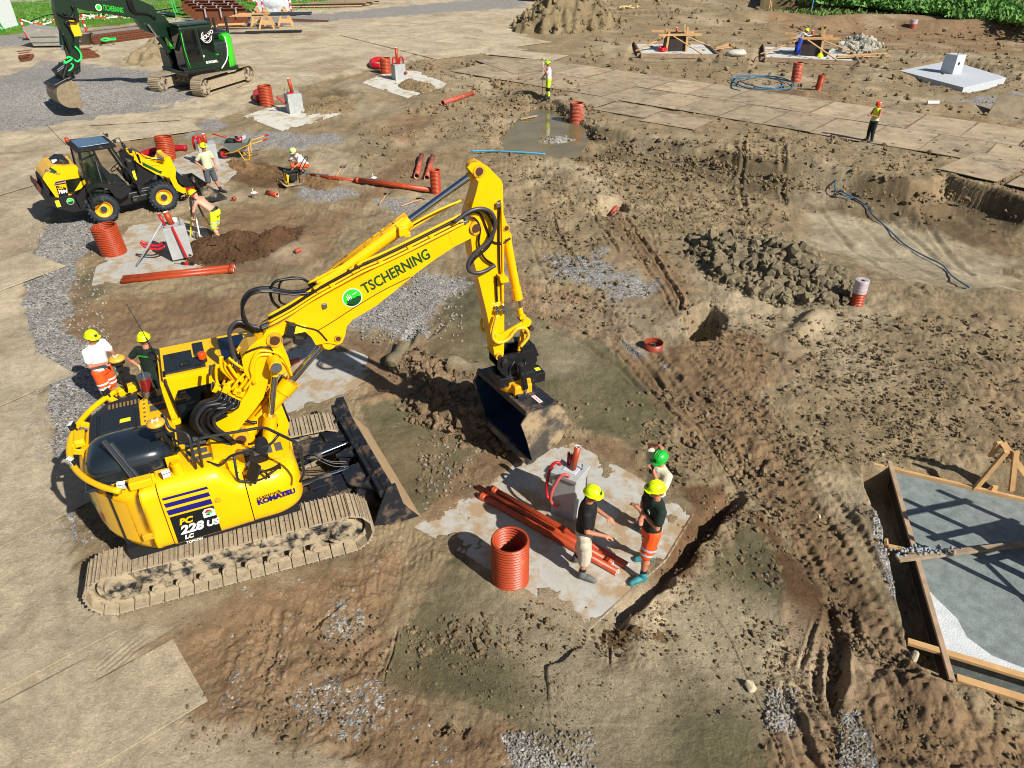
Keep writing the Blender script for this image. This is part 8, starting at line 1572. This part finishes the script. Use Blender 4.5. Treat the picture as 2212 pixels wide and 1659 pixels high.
for x, y, r, lb in ((1620, 1485, .085, 'pale stone beside the deep rut at the lower right'), (1973, 1425, .09, 'pale stone on the soil between rut and form corner'), (1768, 1117, .05, 'small pale stone near the middle of the right clay'), (1905, 985, .06, 'pale stone above the corner of the near form'), (1970, 1210, .08, 'pale rock at the pit edge by the screed board'), (1545, 1098, .03, 'small white stone beside the foreground men')):
    mb = MB(); clod(mb, (0, 0, r*.5), r, random.Random(int(x))); o = mb.build('stone', mat('pale_stone', 'b5a78c', .9, noise=.1), None, bev=.01, sub=0); o.location = gp(x, y); tag(o, lb, 'stone', 'single stones')
# ================= far edge of the site =================
GRS = W([(-400, 84), (0, 78), (117, 66), (273, 53), (382, 36), (480, 30), (576, 23), (712, 6), (780, -20), (900, -60), (-500, -70)])
GC = np.array(lin('538124')[:3]); Z_.append((GC, 0, .3, .6, GRS)); Z_.append((np.array(lin('b9b2a4')[:3]), 0, .1, .6, W([(-400, 12), (60, 4), (140, -6), (160, -25), (-400, -10)])))
Z_.append((np.array(lin('6e7a3c')[:3]), 0, .6, 1.2, W([(1750, -6), (1830, 6), (1950, 22), (2080, 40), (2230, 62), (2400, 90), (2400, -10), (2212, 30), (2000, 5), (1900, -10)])))
Z_.append((np.array(lin('a9a9a6')[:3]), 0, .1, .6, W([(2000, -6), (2110, 4), (2230, 16), (2500, 40), (2500, -40), (2000, -40)])))
def leaf_mass(name, label, cat, spots, n, size, hexc, kind='stuff', up=1., seed=3):
    rg = random.Random(seed); mb = MB(); tot = sum(s[3]*s[4] for s in spots)
    for cx, cy, cz, rx, ry, rz_ in spots:
        for _ in range(int(n*rx*ry/tot)):
            a = rg.uniform(0, 6.28); q = rg.random()**.5; h = rg.random(); x = cx+rx*q*math.cos(a); y = cy+ry*q*math.sin(a); z = cz+rz_*h*(1-q*q*.7); s = size*rg.uniform(.5, 1.4)
            d = Vector((rg.uniform(-1, 1), rg.uniform(-1, 1), rg.uniform(-.2, 1.2)*up)).normalized(); e = d.cross(Vector((rg.uniform(-1, 1), rg.uniform(-1, 1), .3))).normalized(); c_ = Vector((x, y, z))
            mb.add([c_-e*s*.35, c_+e*s*.35, c_+d*s+e*s*.2, c_+d*s*1.2-e*s*.1], [(0, 1, 2, 3)], False)
    o = mb.build(name, mat(name+'_leaf', hexc, .75, noise=.35, nscale=.8)); tag(o, label, cat, None, kind); return o
rg = random.Random(6); sp_ = []
for k in range(30):
    t_ = k/29; px = 1790+t_*470; py = -2+t_*t_*34+t_*22-6; p = at(px, py, 1.2); sp_.append((p.x, p.y, 1.0+rg.uniform(-.3, .3), rg.uniform(3, 5), rg.uniform(3.0, 4.5), rg.uniform(.5, 1.1)))
leaf_mass('shrubs', 'dense green scrub growing along the bank at the upper right', 'shrubs', sp_, 26000, .34, '5c8a3a')
bk_ = []
for k in range(40):
    t_ = k/39; px = 1700+t_*600; py = 26+t_*t_*30+t_*18+rg.uniform(-4, 6); p = at(px, py, .4); bk_.append((p.x, p.y, .1, 2.5, 2.5, .6))
leaf_mass('weeds', 'thin weeds on the earth bank below the scrub', 'weeds', bk_, 2600, .28, '5f7a38', seed=4)
sp_ = []
for k in range(60): px = rg.uniform(-20, 700); py = rg.uniform(0, 1)*(75-px*.09)-2; p = at(px, py, 0); sp_.append((p.x, p.y, -.03, 5, 5, .07))
leaf_mass('grass', 'short green grass of the field at the upper left', 'grass', sp_, 30000, .10, '55862a', seed=5)
sp_ = []
for x, y in ((150, 45), (210, 42), (310, 40), (260, 44), (330, 38), (120, 52)): p = at(x, y, 0); sp_.append((p.x, p.y, .15, 2.2, 2.0, .25))
leaf_mass('wild_flowers', 'white flowers and pale weeds at the near edge of the grass', 'flowers', sp_, 420, .15, 'b9c0a0', seed=8)
# bank of earth under the scrub
mb = MB(); rows = []
for k in range(60):
    t_ = k/59; px = 1640+t_*760; p = at(px, 20+t_*t_*34+t_*22, 0); q = at(px+6, 2+t_*t_*30+t_*18, 0); rows.append([(p.x, p.y, -.1), (p.x*.97+q.x*.03+.2*math.sin(k), p.y*.97+q.y*.03, .7+.3*math.sin(k*1.7)), (p.x*.85+q.x*.15, p.y*.85+q.y*.15, 1.15+.25*math.sin(k*2.3)), (q.x, q.y, 1.2), (q.x+3, q.y+14, .8)])
mb.grid(rows); o = mb.build('earth_bank', soilm('bank_soil', '6d6146')); tag(o, 'raised earth bank below the scrub', None, None, 'structure')
# barrier posts with tape
POSTS = [(61, 86, 1.25), (142, 80, 1.25), (189, 74, 1.25), (307, 58, 1.2), (398, 24, 1.2), (505, 27, 1.25), (558, 32, 1.25), (569, 30, 1.25), (616, 25, 1.2), (632, 34, 1.3), (682, 10, 1.1), (749, 9, 1.1), (758, 8, 1.1), (775, 7, 1.1), (793, 6, 1.1)]
PLAB = ['leftmost red and white barrier post by the white container', 'barrier post seen behind the green excavator\'s arm', 'barrier post right of the green arm', 'barrier post half hidden behind the green boom', 'lone barrier post behind the rusty beams', 'barrier post right of the rusty beams', 'left one of the close pair of barrier posts', 'right one of the close pair of barrier posts', 'barrier post behind the wrapped pallet', 'barrier post in front of the wrapped pallet', 'barrier post behind the plank pile', 'first of the last four barrier posts', 'second of the last four barrier posts', 'third of the last four barrier posts', 'rightmost of the red and white barrier posts']
ps = []
RMR = mat('post_red', 'c8281c', .45)
for (x, y, h), lb in zip(POSTS, PLAB):
    b = at(x, y); sc_ = 1.1; t = thing('barrier_post', lb, 'barrier post', b, 0, 'red and white barrier posts'); ps.append(b+Vector((0, 0, h*1.2)))
    t.rotation_euler = (rg.uniform(-.06, .06), rg.uniform(-.1, .03), 0); t.scale = (1.35, 1.35, 1.25)
    mb = MB(); mb.box((0, 0, .05), (.6, .3, .1), taper=(.8, .8)); mb.build('foot', BLKM, t, bev=.02)
    mb = MB()
    for k, (z0, z1, m_) in enumerate(((.1, .5, 0), (.5, .68, 1), (.68, .95, 0), (.95, 1.08, 1), (1.08, 1.3, 0))): mb.m = m_; mb.cyl((0, 0, z0*h/1.3), (0, 0, z1*h/1.3), .06, 10)
    mb.build('post', [RMR, WHT], t)
def tape(label, pts):
    mb = MB(); n_ = 0
    for a, b in zip(pts[:-1], pts[1:]):
        L = (b-a).length; k_ = max(4, int(L/.9)); q = [a.lerp(b, i/k_)-Vector((0, 0, .45*math.sin(math.pi*i/k_))) for i in range(k_+1)]
        for i in range(k_): mb.m = n_ % 2; n_ += 1; mb.bar(q[i], q[i+1], .012, .09)
    tag(mb.build('barrier_tape', [WHT, RMR]), label, 'barrier tape', 'barrier tapes')
tape('barrier tape strung from the white container past the green arm', ps[0:4]); tape('barrier tape strung behind the rusty beams to the wrapped pallet', [ps[4], ps[5], ps[8]]); tape('barrier tape strung over the plank pile', [ps[9], ps[10], ps[11], ps[14]])
# light green fence poles with cable
for i, (x, y) in enumerate(((380, 30), (478, 20), (568, 12), (2128, 14))):
    b = at(x, y); t = thing('fence_pole', ('light green fence pole behind the rusty beams', 'light green fence pole left of the saw trestles', 'light green fence pole behind the wrapped pallet', 'green fence pole on the bank at the upper right')[i], 'fence pole', b, 0, 'green fence poles'); mb = MB(); mb.cyl((-.12, 0, 0), (-.3, 0, 2.6), .06, 8); mb.cyl((.15, 0, 0), (-.05, 0, 2.6), .06, 8); mb.build('pole', mat('mint_green', '2fbf52', .5), t); mb = MB(); mb.box((0, 0, .06), (.9, .35, .12)); mb.build('foot', mat('mint_green', '2fbf52', .5), t)
hose('black cable lying across the grass', [(60, 50), (120, 32), (230, 32), (330, 26), (450, 8), (520, 4), (560, 0)], .06, RUB, 'cable', 'cable')
# white container
b = at(0, 68); t = thing('container', 'white sheeted container at the upper left corner with green mesh', 'container', at(-62, 66), R(4)); mb = MB(); mb.box((-1.2, 1.5, 1.9), (7.6, 3, 3.8)); mb.build('wall', mat('white_sheet', 'd9dcdf', .5, noise=.05, bump=.3, bscale=3), t, bev=.05); mb = MB(); mb.tube([(2.4, -.15, 0), (1.2, -.1, 4.0)], .06, 8); mb.tube([(2.9, -.15, 0), (1.7, -.1, 4.0)], .05, 8); mb.tube([(-5, -.15, .2), (3, -.2, .15)], .06, 8); mb.build('mesh_pole', mat('mint_green', '2fbf52', .5), t)
# steel beams, standing sheets
b = at(436, 62); t0 = at(436, 40)
for k in range(5):
    p = at(398+k*8, 34+k*6.5); L = 4.9-k*.1; t = thing('steel_beam', ('farthest', 'second farthest', 'middle', 'second nearest', 'nearest')[k]+' of the rusty steel beams stacked behind the green excavator', 'steel beam', p, R(4), 'rusty steel beams')
    mb = MB(); mb.box((L/2, 0, .95), (L, .03, 1.2)); mb.box((L/2, 0, 1.55), (L, .45, .05)); mb.box((L/2, 0, .35), (L, .45, .05)); mb.build('flange', RUST, t, bev=.01)
    for q in (.2, .5, .8): mb = MB(); mb.box((L*q, 0, 1.6), (.12, .5, .03)); mb.box((L*q, -.24, 1.2), (.12, .02, .7)); mb.build('strap', mat('strap_grey', 'a7a6b0', .5), t)
t = thing('timber_bearers', 'timber bearers below the rusty beams', 'timber', at(470, 62)); [ (lambda m_: (m_.bar((-.8+.5*k, -.3, .15+.1*k), (1.8+.3*k, .5, .15+.1*k), .2, .15), m_.build('beam', TIMB, t, bev=.01)))(MB()) for k in range(3)]
# reinforcement mats
def mat_mesh(label, poly, nx, z=.08, r=.05):
    q = [at(*p, z) for p in poly]; c = (q[0]+q[1]+q[2]+q[3])/4; mb = MB()
    for k in range(nx): a = q[0].lerp(q[1], k/(nx-1)); b_ = q[3].lerp(q[2], k/(nx-1)); mb.bar(a-c, b_-c, r*2, r*2)
    for k in range(5): a = q[0].lerp(q[3], k/4); b_ = q[1].lerp(q[2], k/4); mb.bar(a-c+Vector((0, 0, .08)), b_-c+Vector((0, 0, .08)), r*1.2, r*1.2)
    for k in range(3): a = q[0].lerp(q[3], k/2)-c; b_ = q[1].lerp(q[2], k/2)-c; mb.bar(a+Vector((0, 0, .35)), b_+Vector((0, 0, .35)), r*1.2, r*1.2)
    o = mb.build('rebar_mat', RUST); o.location = c; tag(o, label, 'rebar mat', 'rusty reinforcement mats')
mat_mesh('large rusty reinforcement mat behind the sand cone', [(182, 80), (322, 63), (334, 78), (205, 95)], 34); mat_mesh('smaller rusty reinforcement mat right of the green arm', [(172, 109), (192, 107), (214, 121), (178, 125)], 12); mat_mesh('small rusty reinforcement mat at the left of the gravel heap', [(41, 123), (72, 119), (66, 128), (48, 132)], 9)
mb = MB(); c = at(233, 86, .4); mb.tube(bez([(c.x+.5*math.cos(a)*(1+.2*math.sin(3*a)), c.y+.6*math.sin(a), c.z+.05*(k % 2)) for k, a in enumerate([.8*i for i in range(14)])], 4), .06, 6); tag(mb.build('strap', mat('green_hose', '22e060', .5)), 'bright green strap lying on the large rebar mat', 'strap')
# grey skip
b = at(108, 100); t = thing('tipping_skip', 'grey timber clad tipping skip behind the green bucket', 'skip', b, R(6)); t.scale = (.82, .82, .78); mb = MB(); mb.prism([(-1.0, .2), (1.6, .2), (1.7, 1.5), (-1.5, 1.9)], -1, 1); mb.build('tub', mat('skip_grey', '8f8d86', .6, noise=.15, dirt=.4, dcol='b0a68f'), t, bev=.04)
for k in range(2): mb = MB(); mb.box((.2, -1.02, .5+k*.5), (2.4, .03, .08)); mb.build('rib', STL, t)
b = at(188, 96); t = thing('bucket', 'grey bucket standing left of the large rebar mat', 'bucket', b); mb = MB(); mb.lathe([(0, .02), (.35, .02), (.5, .8), (.53, .8), (.45, .78), (.32, .06)], 18); mb.build('tub', mat('tub_grey', '77756c', .6), t)
# saw trestles with a black sheet
def trestle(label, x, y, s=1.7):
    t = thing('sawhorse', label, 'sawhorse', at(x, y), R(12), 'wooden saw trestles'); t.scale = (s,)*3
    plank((0, -.5, .85), (0, .5, .85), .12, .08, TIMB, t, 'top_rail')
    for a in (-1, 1):
        for q in (-1, 1): plank((q*.38, a*.45, 0), (q*.04, a*.4, .85), .09, .04, TIMB, t, 'leg', up=(0, 1, 0))
        plank((-.28, a*.43, .25), (.28, a*.43, .25), .03, .1, TIMB, t, 'stretcher')
    return t
trestle('left wooden sawhorse, loaded with pale boards', 560, 57); trestle('middle wooden sawhorse under the left end of the black sheet', 578, 60); trestle('right wooden sawhorse under the black sheet', 618, 56)
a = at(600, 34, 1.5); mb = MB(); mb.box((0, 0, 0), (4.8, 1.8, .08)); o = mb.build('black_sheet', mat('black_sheet', '20262c', .4)); o.location = at(610, 30, 1.55); o.rotation_euler.z = R(10); tag(o, 'long black sheet lying on two sawhorses', 'sheet')
t = thing('board_pile', 'pale boards lying on the left sawhorse', 'boards', at(548, 35, 1.5)); [ (lambda m_: (m_.bar((-2.0+.2*k, .2*k, .05*k), (1.2, -.2+.3*k, .05*k), .25, .05), m_.build('plank', TIMB, t)))(MB()) for k in range(4)]
t = thing('board_pile', 'long pile of boards on dark sheets at the top, below the last barrier posts', 'boards', at(690, 16)); [ (lambda m_: (m_.bar((-4.5+.6*k, -1.0+.5*k, .15+.1*(k % 3)), (4.6+.2*k, .3+.45*k, .15+.1*(k % 3)), .35, .07), m_.build('plank', (TIMB, BLKM, TIMG)[k % 3], t)))(MB()) for k in range(9)]
t = thing('board_pile', 'thin boards and rods lying in front of the sawhorses', 'boards', at(545, 62)); [ (lambda m_: (m_.bar((-2.8+.4*k, -.6+.5*k, .08), (2.4, .1+.4*k, .08), .16, .05), m_.build('plank', (BLKM, TIMB, STL, BLKM)[k], t)))(MB()) for k in range(4)]
b = at(595, 24); mb = MB(); mb.ball((0, 0, .9), 1.3, 16, 10, (1.4, .9, .75)); mb.box((0, 0, .6), (3, 1.8, 1.2)); mb.ball((.8, 0, 1.6), .6, 12, 8); o = fuse(mb.build('wrapped_pallet', mat('white_film', 'c4ccd6', .3, noise=.2, bump=1, bscale=3)), .1); o.location = b; tag(o, 'load wrapped in white film behind the sawhorses', 'pallet load')
b = at(508, 44); t = thing('black_tray', 'black plastic tray leaning right of the rusty beams', 'tray', b); mb = MB(); mb.box((0, 0, .5), (3.2, 1.6, .5), rot=(R(20), 0, 0), taper=(.85, .7)); mb.build('tub', mat('black_plastic', '1b232b', .4), t, bev=.06)
t = thing('rebar_bundle', 'bundle of thin rusty rebars right of the sawhorses', 'rebar', at(655, 47)); [ (lambda m_: (m_.bar((-1.6, .15*k, .15), (2.4, .1*k-.3, .08), .05, .05), m_.build('bar', RUST, t)))(MB()) for k in range(7)]
b = at(498, 60); t = thing('circular_saw', 'red circular saw lying on the ground below the sawhorses', 'saw', b); mb = MB(); mb.cyl((0, -.15, .3), (0, .15, .3), .3, 16); mb.m = 1; mb.box((.3, 0, .3), (.5, .3, .3)); mb.build('saw_body', [STL, REDP], t, bev=.03)
t = thing('excavation_edge', 'far dark skip behind the tall earth mound', 'skip', at(1178, 2)); mb = MB(); mb.box((0, 0, .8), (3.6, 1.5, 1.2), taper=(1.1, 1.1)); mb.build('tub', BLKM, t, bev=.05); t.name = 'skip'
# roots on the far ground
t = thing('tree_roots', 'pale dry roots lying right of the tall mound', 'roots', at(1362, 20)); mb = MB(); rg2 = random.Random(3)
for k in range(6): a = rg2.uniform(0, 6); mb.tube(bez([(0+.3*k-.8, 0, .1), (.8*math.cos(a), .5*math.sin(a), .3), (1.5*math.cos(a+.4), 1.0*math.sin(a+.4), .15)], 4), .07, 6)
mb.build('branches', mat('dry_wood', 'c2a878', .8), t)
build_ground()
